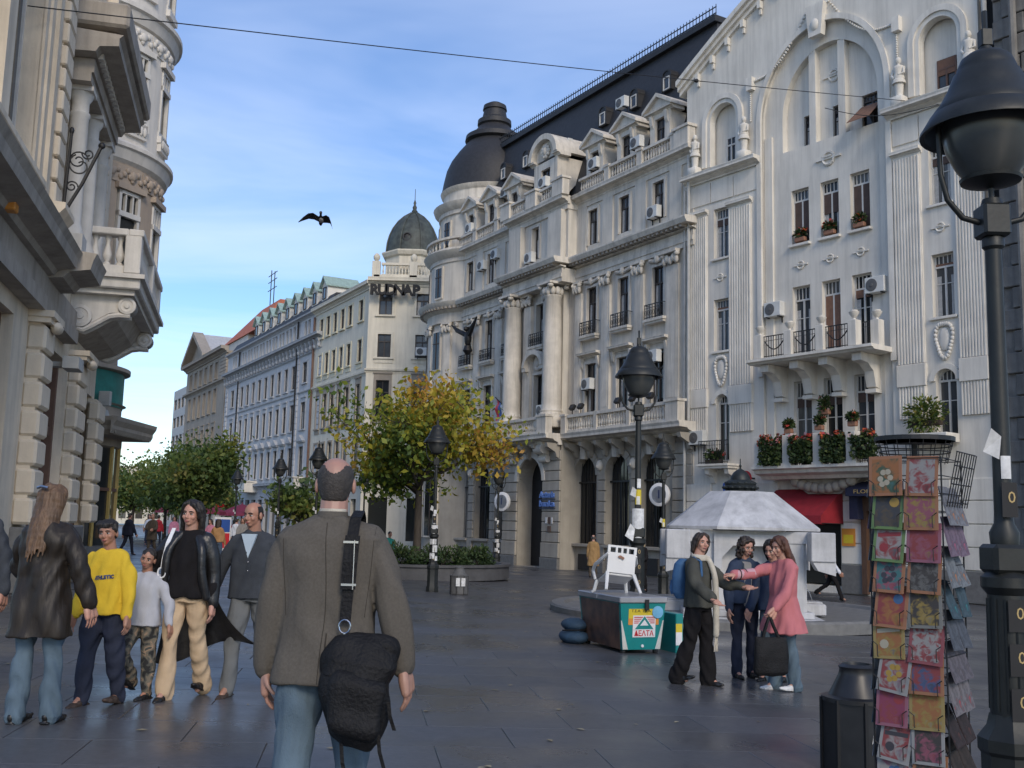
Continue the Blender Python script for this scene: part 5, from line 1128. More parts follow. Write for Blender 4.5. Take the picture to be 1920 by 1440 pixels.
def tree(loc, label, h_trunk, r0, spread, height, seed, nleaf, size, lm, levels=3, nb=5, group='street trees', ell=None, sprd=.28, warm=None):
    t = thing('street_tree', label, 'tree', loc, 0, group)
    mb, tips = grow(loc, h_trunk, r0, spread, height, seed, levels, nb)
    g = np.random.default_rng(seed); P = np.array([tuple(p) for p, l in tips])
    if ell is not None:
        c = np.array(ell[0]); rr = np.array(ell[1]); k = np.sqrt((((P - c) / rr) ** 2).sum(1)); s = np.where(k > 1, 1 / k, 1)
        P2 = c + (P - c) * s[:, None]; P = P2
    idx = g.integers(0, len(P), nleaf); pts = P[idx] + g.normal(size=(nleaf, 3)) * sprd
    rnd = .45 + .35 * np.sin(pts[:, 0] * 1.1 + seed) * np.cos(pts[:, 2] * 1.3 + 1) + g.normal(size=nleaf) * .2
    if warm is not None: rnd += warm(pts)
    mb.build('trunk', 'bark', t, 60)
    leaves('crown', pts, size, lm, t, rnd, seed=seed)
    return t
def T(x, y): return (x, y, gz(x, y) - .012)
tree(T(-3.15, 36.4), 'autumn tree with green and orange leaves in planter before the bank', 3.3, .14, 1.5, 4.6, 11, 9800, .19, 'leaf_autumn', 3, 6, ell=((.6, 0, 5.35), (3.65, 3.2, 2.6)), sprd=.36, warm=lambda p: -.16 + .2 * (p[:, 0] > -.2) - .06 * (p[:, 0] < -1.8) - .2 * (p[:, 2] < 3.4))
tree(T(-10.3, 52), 'small green tree beside the blue house, left of the bald man', 1.8, .09, 1.2, 3.0, 5, 2200, .26, 'leaf_green', 3, 4, ell=((.3, 0, 3.3), (1.5, 1.5, 1.7)))
for i, (x, y, ht, rad, zc, rz, n, lab) in enumerate(((-18.4, 62, 2.4, 3.0, 4.7, 3.0, 6200, 'tallest dense green tree in row along the far street'), (-22.5, 71, 2.2, 2.7, 4.0, 2.6, 4200, 'green tree half hidden behind the tallest one of the row'), (-25.2, 77, 2.1, 3.0, 3.8, 2.5, 4400, 'green tree in the middle of row, lower than its neighbour'), (-31.5, 88, 2.2, 3.4, 3.9, 2.6, 4200, 'green tree second from the shop on left, far off'), (-37.5, 97, 2.2, 3.6, 4.4, 2.9, 4200, 'green tree nearest the shop front on the left, far down street'), (-26.2, 92, 2.3, 3.2, 4.2, 2.8, 3600, 'green tree deep in row, seen above the mother'))):
    tree(T(x, y), lab, ht + .5, .13, 1.4, 4.2, 21 + i, int(n * 1.5), .27, 'leaf_green', 3, 5, ell=((0, 0, zc + .8), (rad * 1.08, rad * 1.08, rz + .25)), sprd=.4)
# planter with clipped shrubs round the autumn tree
PL = thing('round_planter', 'low round concrete planter with hedge around the autumn tree', 'planter', T(-2.95, 36.6), 0)
MB().lathe([(3.0, 0), (3.0, .4), (3.06, .42), (3.06, .5), (2.75, .5), (2.7, .4), (2.7, .0)], 0, 0, 40).build('rim', 'planter_dark', PL, 35)
MB().lathe([(0.0, .4), (2.72, .4)], 0, 0, 30).build('soil', 'soil', PL)
def bush(loc, rx, ry, rz, n, label, lm='leaf_dark', size=.1, seed=3, group='shrubs in the round planter', cat='bush', nm='shrub'):
    g = np.random.default_rng(seed); d = g.normal(size=(n, 3)); d /= np.linalg.norm(d, axis=1)[:, None]; r = g.uniform(.55, 1.05, n)[:, None]
    p = d * r * np.array([rx, ry, rz]); p[:, 2] = np.abs(p[:, 2]) * (1 + .12 * np.sin(p[:, 0] * 7 + seed))
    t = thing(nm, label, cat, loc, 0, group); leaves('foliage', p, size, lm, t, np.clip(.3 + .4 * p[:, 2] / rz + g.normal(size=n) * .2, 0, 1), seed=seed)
    s = MB()
    for k in range(5): a = k * 1.3; s.tube([(0, 0, -.02), (rx * .3 * math.cos(a), ry * .3 * math.sin(a), rz * .5), (rx * .6 * math.cos(a), ry * .6 * math.sin(a), rz * .85)], [.02, .015, .006], 4)
    s.build('stem', 'bark', t); return t
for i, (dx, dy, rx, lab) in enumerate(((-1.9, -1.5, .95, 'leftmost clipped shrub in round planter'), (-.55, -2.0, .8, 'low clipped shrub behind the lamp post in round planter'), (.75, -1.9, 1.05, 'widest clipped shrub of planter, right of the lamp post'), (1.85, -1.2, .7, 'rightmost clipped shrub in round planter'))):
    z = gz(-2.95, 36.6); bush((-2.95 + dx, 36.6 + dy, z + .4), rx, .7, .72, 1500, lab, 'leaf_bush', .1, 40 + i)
# ================================================================ street lamps
def make_lamp():
    t = thing('street_lamp', 'x', 'street lamp', (0, 0, 0), 0, 'bell-shaped street lamps')
    b = MB(); b.lathe([(.17, 0), (.17, .12), (.15, .16), (.15, .58), (.165, .6), (.165, .66), (.12, .72), (.105, .78)], 0, 0, 8, rot=R_(22.5)); b.build('base', 'lamp_metal', t, 25)
    p = MB(); p.lathe([(.1, .76), (.095, 1.38), (.125, 1.42), (.125, 1.47), (.09, 1.5)], 0, 0, 16)
    for k in range(12): a = 2 * math.pi * k / 12; p.tube([(.098 * math.cos(a), .098 * math.sin(a), .8), (.094 * math.cos(a), .094 * math.sin(a), 1.36)], .008, 4)
    p.cbox(-.1, .1, -.1, .1, 1.49, 1.64, .02); p.lathe([(.07, 1.64), (.075, 1.7), (.05, 1.75), (.047, 1.8), (.043, 3.05), (.058, 3.07), (.058, 3.12), (.045, 3.14)], 0, 0, 14); p.cbox(-.075, .075, -.075, .075, 3.13, 3.33, .015); p.lathe([(.06, 3.33), (.05, 3.37), (.012, 3.38), (.012, 3.44)], 0, 0, 10)
    p.build('post', 'lamp_metal', t, 35)
    for sx in (-1, 1):
        a = MB(); a.tube([(sx * .06, 0, 3.22), (sx * .16, 0, 3.25), (sx * .24, 0, 3.36), (sx * .275, 0, 3.52), (sx * .28, 0, 3.83)], [.02, .018, .016, .015, .015], 8); a.build('arm', 'lamp_metal', t, 50)
    s = MB(); s.lathe([(.0, 4.46), (.03, 4.46), (.04, 4.42), (.09, 4.4), (.125, 4.36), (.145, 4.29), (.15, 4.26), (.165, 4.24), (.195, 4.13), (.235, 4.02), (.265, 3.97), (.27, 3.94), (.285, 3.93), (.305, 3.88), (.335, 3.81), (.335, 3.79), (.31, 3.8), (.26, 3.9), (.1, 4.15), (0, 4.2)], 0, 0, 32); s.cbox(-.03, .03, -.03, .03, 4.46, 4.54, .006); s.tube([(0, 0, 4.54), (0, 0, 4.68)], .014, 6); s.build('shade', 'lamp_metal', t, 35)
    g = MB(); g.lathe([(.235, 3.86), (.235, 3.78), (.215, 3.68), (.17, 3.57), (.125, 3.5)], 0, 0, 28); g.build('bowl', 'lamp_glass', t, 40)
    c = MB(); c.lathe([(.115, 3.52), (.155, 3.5), (.15, 3.48), (.06, 3.45), (.015, 3.44), (.012, 3.38)], 0, 0, 20); c.build('bowl_cap', 'lamp_metal', t, 35)
    return t
lamp0 = make_lamp()
for ch in lamp0.children:
    for v in ch.data.vertices:
        if v.co.z > 3.05: v.co.z = 3.22 + (v.co.z - 3.05) * .896
        elif v.co.z > 1.9: v.co.z = 1.9 + (v.co.z - 1.9) * (1.32 / 1.15)
        if ch.name.startswith('shade'): v.co.x *= 1.07; v.co.y *= 1.07; v.co.z = 3.88 + (v.co.z - 3.88) * (.84 if v.co.z < 4.49 else .9)
        if ch.name.startswith('bowl'): v.co.x *= 1.04; v.co.y *= 1.04
LAMPS = [(2.60, 5.5, 'nearest street lamp, its bell head filling the top right corner', 0), (2.06, 16.75, 'street lamp behind the ice cream freezer, with yellow sticker', 1), (-1.95, 27.6, 'street lamp before the autumn tree, post plastered with white paper', 2), (4.35, 29.5, 'street lamp left of the fountain, before the bank arches', 1), (-.45, 43.0, 'street lamp near the bank entrance, right of autumn tree', 2), (-9.9, 45.0, 'street lamp between bald man and blue house', 0), (-6.9, 37.5, 'street lamp just hidden behind the bald head', 0), (-15.0, 57.5, 'street lamp at the left end of blue house', 0), (-19.8, 68.0, 'far street lamp under the trees, left of the blue house', 0), (-24.2, 78.0, 'farther street lamp deep under the trees', 0), (-7.2, 52.0, 'street lamp at the ear of the bald man, before the cream house', 0)]
def sticker(l, z0, z1, m, a0=-140, a1=-20, r=.052):
    n = 8; s = MB(); A = [R_(a0 + (a1 - a0) * k / n) for k in range(n + 1)]
    for k in range(n): s.add([(r * math.cos(A[k]), r * math.sin(A[k]), z0), (r * math.cos(A[k + 1]), r * math.sin(A[k + 1]), z0), (r * math.cos(A[k + 1]), r * math.sin(A[k + 1]), z1), (r * math.cos(A[k]), r * math.sin(A[k]), z1)], [(0, 1, 2, 3)])
    return s.build('sticker', m, l)
for i, (x, y, lab, stk) in enumerate(LAMPS):
    o = lamp0 if i == 0 else copy_tree(lamp0)
    o.location = T(x, y); o['label'] = lab
    if i == 1: o.scale = (1.08,) * 3
    if i == 0:
        for k in range(3):
            pl = MB().box(-.045, .045, -.107, -.104, 1.2 - k * .22, 1.36 - k * .22).build('sticker', 'dark_void', o); text_mb(MB(), '0', .085, .015, -.1075, 1.29 - k * .22, .001).build('print', 'gold_letters', pl)
        pl = MB().box(-.04, .04, -.075, -.07, 1.78, 1.96).build('sticker', 'dark_void', o); text_mb(MB(), '0', .085, .01, -.0765, 1.88, .001).build('print', 'gold_letters', pl)
        sticker(o, 1.98, 2.1, 'paper', -120, -60); 
        pp_ = MB().add([(-.12, -.05, 2.12), (-.04, -.06, 2.08), (-.03, -.07, 2.2), (-.09, -.09, 2.24)], [(0, 1, 2, 3)]).build('torn_paper', 'paper', o)
    if stk == 1:
        sticker(o, 1.98, 2.2, 'yellow' if i == 1 else 'yellow'); sticker(o, 1.45, 1.92, 'paper', -150, -30, .13 if False else .1)
        if i == 1: sticker(o, 2.22, 2.36, 'paper', -110, -40); MB().add([(-.2, -.12, 1.52), (-.08, -.12, 1.44), (-.05, -.1, 1.62), (-.12, -.13, 1.7)], [(0, 1, 2, 3)]).build('torn_paper', 'paper', o)
    if stk == 2:
        for z0, z1, a0, a1 in ((1.75, 2.0, -160, -60), (2.02, 2.12, -110, -20), (1.5, 1.72, -130, -10)): sticker(o, z0, z1, 'paper', a0, a1, .1 if z0 < 1.7 else .055)
        for z0, z1, a0, a1 in ((.85, 1.0, -150, -70), (1.02, 1.2, -100, -30), (1.22, 1.36, -160, -50), (.8, .92, -70, -20)): sticker(o, z0, z1, 'paper', a0, a1, .112)
# ================================================================ ice-cream freezer, plastic chair on it
mat('fz_teal', (.008, .21, .20), .3, var=.08); mat('fz_grey', (.33, .33, .34), .35, var=.12, metal=.4); mat('fz_white', (.55, .55, .5), .45, var=.1)
mat('fz_photo', (.05, .045, .05), .35, var=.5, vscale=4, col2=(.17, .09, .06)); mat('plastic_white', (.66, .65, .62), .42, var=.06, vscale=5)
mat('sky_blue_print', (.16, .42, .62), .4, var=.2)
fx, fy = 1.58, 14.7; FZ = thing('ice_cream_freezer', 'teal and grey ice cream freezer standing on pavement beside the street lamp', 'freezer', T(fx, fy), math.atan2(.33, .94))
W_, D_, H_ = .70, 1.45, .70
b = MB(); b.hexa([(.06, .05, .06), (W_ - .06, .05, .06), (W_ - .06, D_ - .05, .06), (.06, D_ - .05, .06), (0, 0, H_), (W_, 0, H_), (W_, D_, H_), (0, D_, H_)]); b.build('cabinet', 'fz_teal', FZ)
sp = MB(); sp.hexa([(.05, .11, .06), (.055, .11, .06), (.055, D_ - .1, .06), (.05, D_ - .1, .06), (-.006, .06, H_ - .01), (0, .06, H_ - .01), (0, D_ - .06, H_ - .01), (-.006, D_ - .06, H_ - .01)]); sp.build('side_panel', 'fz_photo', FZ)
for x0, x1, u0, u1 in ((.002, .05, .062, .14), (W_ - .05, W_ - .002, W_ - .14, W_ - .062)):
    c = MB(); c.hexa([(u0, .044, .065), (u1, .044, .065), (u1, .05, .065), (u0, .05, .065), (x0 + .018 if x0 < .1 else x1 - .035, .018, .46), (x0 + .03 if x0 < .1 else x1 - .02, .018, .46), (x0 + .03 if x0 < .1 else x1 - .02, .03, .46), (x0 + .018 if x0 < .1 else x1 - .035, .03, .46)]); c.build('corner_trim', 'fz_white', FZ)
l = MB(); l.cbox(-.02, W_ + .02, -.025, D_ * .52, H_, H_ + .085, .012); l.build('lid', 'fz_grey', FZ); l = MB(); l.cbox(-.02, W_ + .02, D_ * .525, D_ + .02, H_, H_ + .085, .012); l.build('lid', 'fz_grey', FZ)
h = MB(); h.box(W_ * .52, W_ * .6, -.045, -.02, H_ - .1, H_ + .05); h.build('latch', 'iron', FZ)
def front_y(z): return .05 * (1 - (z - .06) / (H_ - .06)) - .004
def panel(x0, x1, z0, z1, m, d=.0, nm='decal'):
    return MB().add([(x0, front_y(z0) - d, z0), (x1, front_y(z0) - d, z0), (x1, front_y(z1) - d, z1), (x0, front_y(z1) - d, z1)], [(0, 1, 2, 3)]).build(nm, m, FZ)
panel(.13, .54, .49, .62, 'yellow'); panel(.13, .6, .40, .49, 'orange'); panel(.20, .55, .23, .53, 'sign_white', .003)
o_ = MB(); o_.lathe([(.085, 0), (.085, .004), (0, .005)], 0, 0, 20); o_.xf(Matrix.Translation((.575, -.004, .575)) @ Matrix.Rotation(R_(90), 4, 'X')); o_.build('round_decal', 'sky_blue_print', FZ)
for k in range(4):
    z = .42 + .026 * k; panel(.215, .535, z, z + .013, 'sign_red', .005, 'logo_stripe')
tm = MB(); y_ = front_y(.4) - .012
def tri(m_, s_, dd, nm): MB().add([(.375 - .145 * s_, front_y(.345) - dd, .415 - .075 * s_), (.375 + .145 * s_, front_y(.345) - dd, .415 - .075 * s_), (.375, front_y(.52) - dd, .415 + .105 * s_)], [(0, 1, 2)]).build(nm, m_, FZ)
tri('sign_white', 1.15, .0065, 'logo_triangle'); tri('fz_teal', 1.0, .008, 'logo_triangle'); tri('sign_white', .55, .0095, 'logo_triangle')
text_mb(MB(), '\u0394\u0415\u039b\u03a4\u0391', .1, .375, front_y(.28) - .006, .28, .001, bold=.002, width=.3).build('lettering', 'sign_red', FZ)
text_mb(MB(), '\u03a4\u03a3\u0391 \u03a4\u03a3\u0391', .05, .32, front_y(.575) - .004, .59, .001, width=.3).build('lettering', 'dark_void', FZ)
o_ = MB(); o_.lathe([(.022, 0), (.02, .01), (0, .011)], 0, 0, 14); o_.xf(Matrix.Translation((.36, .04, .11)) @ Matrix.Rotation(R_(90), 4, 'X')); o_.build('lock', 'sign_white', FZ)
for x in (.1, W_ - .1):
    for y in (.12, D_ - .12): MB().lathe([(.035, 0), (.04, .03), (.035, .06)], x, y, 10).build('foot', 'iron', FZ)
bx2 = thing('teal_crate', 'small teal display box standing behind right edge of the freezer', 'box', T(2.42, 15.15), .34); MB().cbox(0, .12, 0, .5, 0, .56, .01).build('body', 'fz_teal', bx2); MB().box(.0, .1, -.003, -.0005, .12, .3).build('decal', 'sign_white', bx2); MB().box(.0, .1, -.003, -.0005, .3, .42).build('decal', 'yellow', bx2)
sk = thing('blue_sack', 'dark blue bundled sack lying behind left side of the freezer', 'sack', T(1.02, 16.0), .2)
s = MB(); s.ell((0, 0, .1), (.22, .35, .12), 12, 8); s.ell((.02, .05, .27), (.2, .3, .1), 12, 8); s.build('cloth', mat('sack_blue', (.02, .05, .09), .8, var=.3, vscale=8, bump=.6, bscale=8), sk, 60); MB().tube([(-.2, -.1, .2), (0, -.3, .22), (.2, -.1, .2)], .012, 5).build('tie', 'iron', sk)
# monobloc chair
zl = gz(fx, fy) - .012 + H_ + .087
CH = thing('plastic_chair', 'white plastic garden chair standing tilted on the freezer lid', 'chair', (1.62, 15.2, zl), R_(14))
ch_all = []
def cpart(mb, nm, M_): return mb.xf(M_).build(nm, 'plastic_white', CH, 40)
CM = Matrix.Translation((0, 0, .0)) @ Matrix.Rotation(R_(-18), 4, 'X') @ Matrix.Rotation(R_(6), 4, 'Y')
s = MB(); s.cbox(-.22, .22, -.02, .40, .27, .30, .012); cpart(s, 'seat', CM)
b = MB()
def bk(t, x): return (x, -.03 - .09 * t, .30 + .38 * t)
for x0, x1, t0, t1 in ((-.21, .21, .0, .74), (-.22, .22, .93, 1.0), (-.22, -.18, .74, .93), (.18, .22, .74, .93), (-.10, -.07, .74, .93), (-.015, .015, .74, .93), (.07, .10, .74, .93)):
    p0, p1 = bk(t0, 0), bk(t1, 0); b.hexa([(x0, p0[1] - .012, p0[2]), (x1, p0[1] - .012, p0[2]), (x1, p0[1] + .012, p0[2]), (x0, p0[1] + .012, p0[2]), (x0, p1[1] - .012, p1[2]), (x1, p1[1] - .012, p1[2]), (x1, p1[1] + .012, p1[2]), (x0, p1[1] + .012, p1[2])])
cpart(b, 'backrest', CM)
for sx in (-1, 1):
    cpart(MB().tube([(sx * .2, -.03, .30), (sx * .23, -.1, .14), (sx * .26, -.16, .0)], [.03, .026, .022], 6), 'leg', CM)
    cpart(MB().tube([(sx * .22, .38, .29), (sx * .25, .42, .14), (sx * .27, .45, .12)], [.028, .025, .02], 6), 'leg', CM)
    a = MB(); a.tube([(sx * .21, -.1, .56), (sx * .27, .05, .5), (sx * .28, .3, .49), (sx * .27, .42, .44), (sx * .24, .4, .3)], [.02, .028, .028, .025, .022], 6); cpart(a, 'armrest', CM)
st_ = MB(); st_.ell((-.03, -.118, .52), (.035, .006, .022), 10, 6); st_.ell((.01, -.112, .505), (.022, .006, .022), 8, 6); st_.xf(CM).build('stain', 'terracotta', CH)
# ================================================================ litter bins
def bin_(loc, label, m='iron', s=1.0, rot=0):
    t = thing('litter_bin', label, 'litter bin', loc, rot, 'concrete and iron litter bins')
    MB().lathe([(.23, 0), (.25, .03), (.25, .5), (.23, .53)], 0, 0, 8, rot=R_(22.5)).build('body', m, t)
    MB().lathe([(.255, .5), (.255, .53), (.2, .54), (.13, .68), (.12, .72), (.13, .74), (.1, .76), (.09, .7)], 0, 0, 16).build('hood', m, t, 40)
    p = MB()
    for k in range(8): a = R_(22.5 + 45 * k); p.box(.25 * math.cos(a) - .012, .25 * math.cos(a) + .012, .25 * math.sin(a) - .012, .25 * math.sin(a) + .012, 0, .52)
    p.build('ribs', 'iron', t); t.scale = (s, s, s); return t
mat('bin_black', (.014, .014, .015), .4, var=.4, vscale=6); mat('bin_grey', (.10, .10, .10), .7, var=.3, vscale=5)
bR = bin_(T(2.55, 7.75), 'black litter bin beside the postcard rack, scratched with graffiti', 'bin_black', 1.0, .3)
for k, (dx, z, w, h) in enumerate(((-.02, .3, .11, .012), (.0, .27, .06, .05), (.03, .33, .012, .08), (-.05, .24, .012, .06), (.06, .25, .05, .012), (-.01, .36, .012, .05))): MB().add([(dx, -.236, z), (dx + w * .6, -.236, z + .01), (dx + w * .7, -.236, z + h), (dx + .01, -.236, z + h)], [(0, 1, 2, 3)]).build('graffiti', 'paper', bR)
bL = bin_(T(-1.22, 26.9), 'grey litter bin with white posters near the lamp before planter', 'bin_grey', .92, .2)
for x in (-.13, .02): MB().box(x, x + .11, -.262, -.24, .24, .46).build('poster', 'paper', bL)
# ================================================================ marble drinking fountain
mat('marble', (.47, .47, .475), .55, var=.22, vscale=1.8, streak=.55, bump=.15, bscale=20); mat('bronze_dark', (.025, .03, .03), .5, var=.3, metal=.4)
FO = thing('marble_fountain', 'white marble drinking fountain with pyramid roof and dark bronze finial', 'fountain', T(5.0, 22.6), R_(-6))
b = MB(); b.cbox(-1.5, 1.5, -1.5, 1.5, 0, .16, .02); b.cbox(-1.3, 1.3, -1.3, 1.3, .16, .3, .02); b.build('plinth', 'marble', FO)
b = MB(); b.box(-.95, .95, -.95, .95, .3, 2.0); b.build('core', 'marble', FO)
for k in range(4):
    M_ = Matrix.Rotation(math.pi / 2 * k, 4, 'Z')
    f = MB()   # face with a cut-corner arch
    f.prism([(-1.12, .3), (-.72, .3), (-.72, 1.25), (-.62, 1.25), (-.62, 1.45), (-.38, 1.8), (.38, 1.8), (.62, 1.45), (.62, 1.25), (.72, 1.25), (.72, .3), (1.12, .3), (1.12, 2.0), (-1.12, 2.0)], -1.18, -.94)
    f.prism([(-.68, 1.18), (-.52, 1.18), (-.52, 1.42), (-.3, 1.68), (.3, 1.68), (.52, 1.42), (.52, 1.18), (.68, 1.18), (.68, 1.92), (-.68, 1.92)], -1.30, -1.18); f.xf(M_).build('niche_face', 'marble', FO)
    t = MB(); t.cbox(-.3, .3, -1.72, -1.2, .16, .42, .03); t.cbox(-.22, .22, -1.66, -1.3, .42, .46, .01); t.xf(M_).build('trough', 'marble', FO)
    sp = MB(); sp.tube([(0, -1.18, .75), (0, -1.3, .77), (0, -1.36, .73)], .02, 6); sp.xf(M_).build('spout', 'bronze_dark', FO)
    w = MB(); w.tube([(0, -1.36 - .13 * t_, .73 - .3 * t_ * t_) for t_ in np.linspace(0, 1, 6)], .008, 5); w.xf(M_).build('water_jet', mat('water_jet', (.6, .62, .65), .05, var=0, trans=.8) if k == 0 else 'water_jet', FO)
for sx in (-1, 1):
    for sy in (-1, 1):
        c = MB(); x, y = sx * 1.42, sy * 1.42; c.cbox(x - .24, x + .24, y - .24, y + .24, 1.38, 2.0, .02); c.prism([(-.24, 1.45), (.24, 1.45), (.1, 1.2), (-.24, 1.1)] if sx < 0 else [(-.24, 1.45), (.24, 1.45), (.24, 1.1), (-.1, 1.2)], y - .2, y + .2)
        for i in range(len(c.v) - 8, len(c.v)): c.v[i] = (c.v[i][0] + x, c.v[i][1], c.v[i][2])
        c.box(min(0, x * .85), max(0, x * .85), min(y * .7, y * .85), max(y * .7, y * .85), 1.75, 2.0); c.build('corner_block', 'marble', FO)
r = MB(); n = 8; a0 = R_(22.5)
r.lathe([(1.68, 2.02), (1.68, 2.08), (.74, 2.86), (.72, 2.88)], 0, 0, 8, rot=a0); r.build('roof', 'marble', FO)
f = MB(); f.lathe([(.7, 2.79), (.72, 2.86), (.6, 2.9), (.46, 2.94), (.42, 3.0), (.48, 3.02), (.5, 3.08), (.44, 3.13), (.46, 3.18), (.4, 3.26), (.3, 3.3), (.27, 3.42), (.2, 3.54), (.1, 3.62), (.03, 3.66), (.025, 3.72), (.045, 3.75), (.02, 3.79), (.012, 3.98)], 0, 0, 20)
for k in range(14): a = 2 * math.pi * k / 14; f.ell((.46 * math.cos(a), .46 * math.sin(a), 3.05), (.08, .08, .06), 8, 5); f.ell((.4 * math.cos(a), .4 * math.sin(a), 3.2), (.07, .07, .05), 8, 5)
i_ = f.build('finial', 'bronze_dark', FO, 40); i_.location = (0, 0, 2.79 * .28); i_.scale = (.74, .74, .72); FO.scale = (1, 1, .94)
BS = thing('fountain_basin', 'dark stone basin kerb curving on pavement around the marble fountain', 'kerb', T(4.75, 23.2)); MB().lathe([(3.8, 0), (3.8, .2), (3.76, .24), (3.5, .24), (3.45, .18), (2.6, .12), (0, .12)], 0, 0, 64).build('kerb_ring', 'granite', BS, 30)
# ================================================================ postcard rack and its cards
rk_x, rk_y = 1.86, 4.78
RK = thing('postcard_rack', 'tall revolving wire rack of greeting cards beside the nearest lamp', 'card rack', T(rk_x, rk_y), R_(-38))
rz0 = gz(rk_x, rk_y) - .012
HS = .158   # half side
fr = MB()
for sx in (-1, 1):
    for sy in (-1, 1): fr.tube([(sx * HS, sy * HS, .12), (sx * HS, sy * HS, 2.0)], .004, 5)
for k in range(24):
    z = .2 + k * .078
    for sx in (-1, 1): fr.tube([(sx * HS, -HS, z), (sx * HS, HS, z)], .0022, 4); fr.tube([(-HS, sx * HS, z), (HS, sx * HS, z)], .0022, 4)
fr.tube([(0, 0, .05), (0, 0, 2.1)], .014, 8); fr.build('wire_frame', 'iron', RK)
ba = MB(); ba.lathe([(.26, 0), (.26, .03), (.1, .06), (.04, .09), (.015, .1)], 0, 0, 20); ba.build('base', 'iron', RK, 40)
tp = MB(); tp.lathe([(.205, 2.08), (.215, 2.08), (.215, 2.1), (.14, 2.105), (.14, 2.085), (.205, 2.08)], 0, 0, 28)
for k in range(18): a = 2 * math.pi * k / 18; tp.tube([(.17 * math.cos(a), .17 * math.sin(a), 1.98), (.205 * math.cos(a), .205 * math.sin(a), 2.09)], .0025, 4)
for q in (2.0, 2.03, 2.06): tp.tube([((.17 + (q - 1.98) * .35) * math.cos(t), (.17 + (q - 1.98) * .35) * math.sin(t), q) for t in np.linspace(0, 2 * math.pi, 25)], .0025, 4)
for a_ in (0, 90): tp.tube([(-.2 * math.cos(R_(a_)), -.2 * math.sin(R_(a_)), 2.09), (.2 * math.cos(R_(a_)), .2 * math.sin(R_(a_)), 2.09)], .006, 5)
tp.build('top_ring', 'iron', RK).scale = (.82, .82, 1)
sd = MB()   # outer wire tier on the right shoulder
for k in range(9): sd.tube([(HS + .02, -HS + k * .04, 1.78), (HS + .07, -HS + k * .04, 2.02)], .0025, 4)
for q in (1.8, 1.88, 1.96, 2.02): sd.tube([(HS + .02 + (q - 1.78) * .2, -HS, q), (HS + .02 + (q - 1.78) * .2, HS, q)], .0028, 4)
sd.build('wire_tier', 'iron', RK)
def card_mat(name, a, b, c, sc):
    m = bpy.data.materials.new(name); m.use_nodes = True; nt = m.node_tree; bs = nt.nodes['Principled BSDF']; K = nt.links.new; MATS[name] = m
    tc = nt.nodes.new('ShaderNodeTexCoord'); v = nt.nodes.new('ShaderNodeTexVoronoi'); v.inputs['Scale'].default_value = sc; K(tc.outputs['Object'], v.inputs['Vector'])
    n = nt.nodes.new('ShaderNodeTexNoise'); n.inputs['Scale'].default_value = sc * .9; n.inputs['Detail'].default_value = 3; n.inputs['Distortion'].default_value = 1.2; K(tc.outputs['Object'], n.inputs['Vector'])
    mx = nt.nodes.new('ShaderNodeMath'); mx.operation = 'MULTIPLY_ADD'; mx.inputs[1].default_value = .35; K(v.outputs['Distance'], mx.inputs[0]); K(n.outputs['Fac'], mx.inputs[2])
    r = nt.nodes.new('ShaderNodeValToRGB'); r.color_ramp.interpolation = 'EASE'; r.color_ramp.elements[0].position = .38; r.color_ramp.elements[0].color = (*a, 1); r.color_ramp.elements[1].position = .78; r.color_ramp.elements[1].color = (*c, 1); e = r.color_ramp.elements.new(.56); e.color = (*b, 1)
    K(mx.outputs[0], r.inputs[0]); K(r.outputs[0], bs.inputs['Base Color']); bs.inputs['Roughness'].default_value = .65; bs.inputs['Specular IOR Level'].default_value = .15; return name
OR_, GR_, TE_, RD_, PK_, WT_, YE_, DK_, BLu = (.55, .19, .03), (.16, .32, .03), (.03, .26, .28), (.42, .03, .04), (.46, .10, .18), (.52, .51, .50), (.52, .36, .05), (.03, .022, .02), (.05, .12, .32)
FRONT = [  # row by row, left then right: (border, picture a, b, c, words)
 ((OR_, TE_, (.03, .12, .05), OR_, 'orange bordered card with teal picture'), (OR_, DK_, RD_, WT_, 'orange bordered card with red and white figures')),
 ((GR_, DK_, (.10, .07, .03), (.02, .03, .05), 'green bordered card with dark night picture'), (OR_, (.38, .30, .17), YE_, PK_, 'sand coloured card with faded pictures')),
 ((GR_, TE_, RD_, WT_, 'green bordered card with blue sky picture'), (PK_, YE_, PK_, RD_, 'pink card with yellow dotted picture')),
 ((OR_, RD_, PK_, TE_, 'orange card with tilted pink picture'), (OR_, DK_, (.2, .2, .19), DK_, 'orange bordered card with dark grey picture')),
 ((OR_, YE_, OR_, RD_, 'orange and yellow sunset card'), ((.3, .29, .25), (.35, .33, .27), YE_, DK_, 'pale grey and yellow card')),
 ((YE_, BLu, YE_, OR_, 'yellow card with blue arch picture'), (RD_, (.2, .05, .04), RD_, WT_, 'dark red card with white band')),
 ((WT_, PK_, WT_, RD_, 'white card with pink roses, leaning out'), (OR_, DK_, BLu, RD_, 'orange bordered card with dark blue picture')),
 ((PK_, PK_, RD_, (.4, .02, .12), 'deep pink card'), (YE_, (.38, .36, .33), YE_, OR_, 'yellow edged card with grey picture')),
 ((WT_, PK_, WT_, RD_, 'white card with small pink flowers'), (WT_, RD_, PK_, DK_, 'grey card with red rose')),
 ((WT_, WT_, PK_, WT_, 'plain white card with one red flower'), (OR_, RD_, (.3, .1, .03), DK_, 'rusty brown card with red tower')),
 (((.36, .42, .5), WT_, (.4, .45, .52), WT_, 'pale blue white card'), None),
 ((WT_, RD_, WT_, PK_, 'white card with red berries'), (YE_, YE_, (.2, .14, .03), OR_, 'yellow card with small dark print')),
 ((BLu, RD_, BLu, WT_, 'blue card with red arch picture'), (YE_, OR_, YE_, (.2, .2, .18), 'yellow card with small wheel print'))]
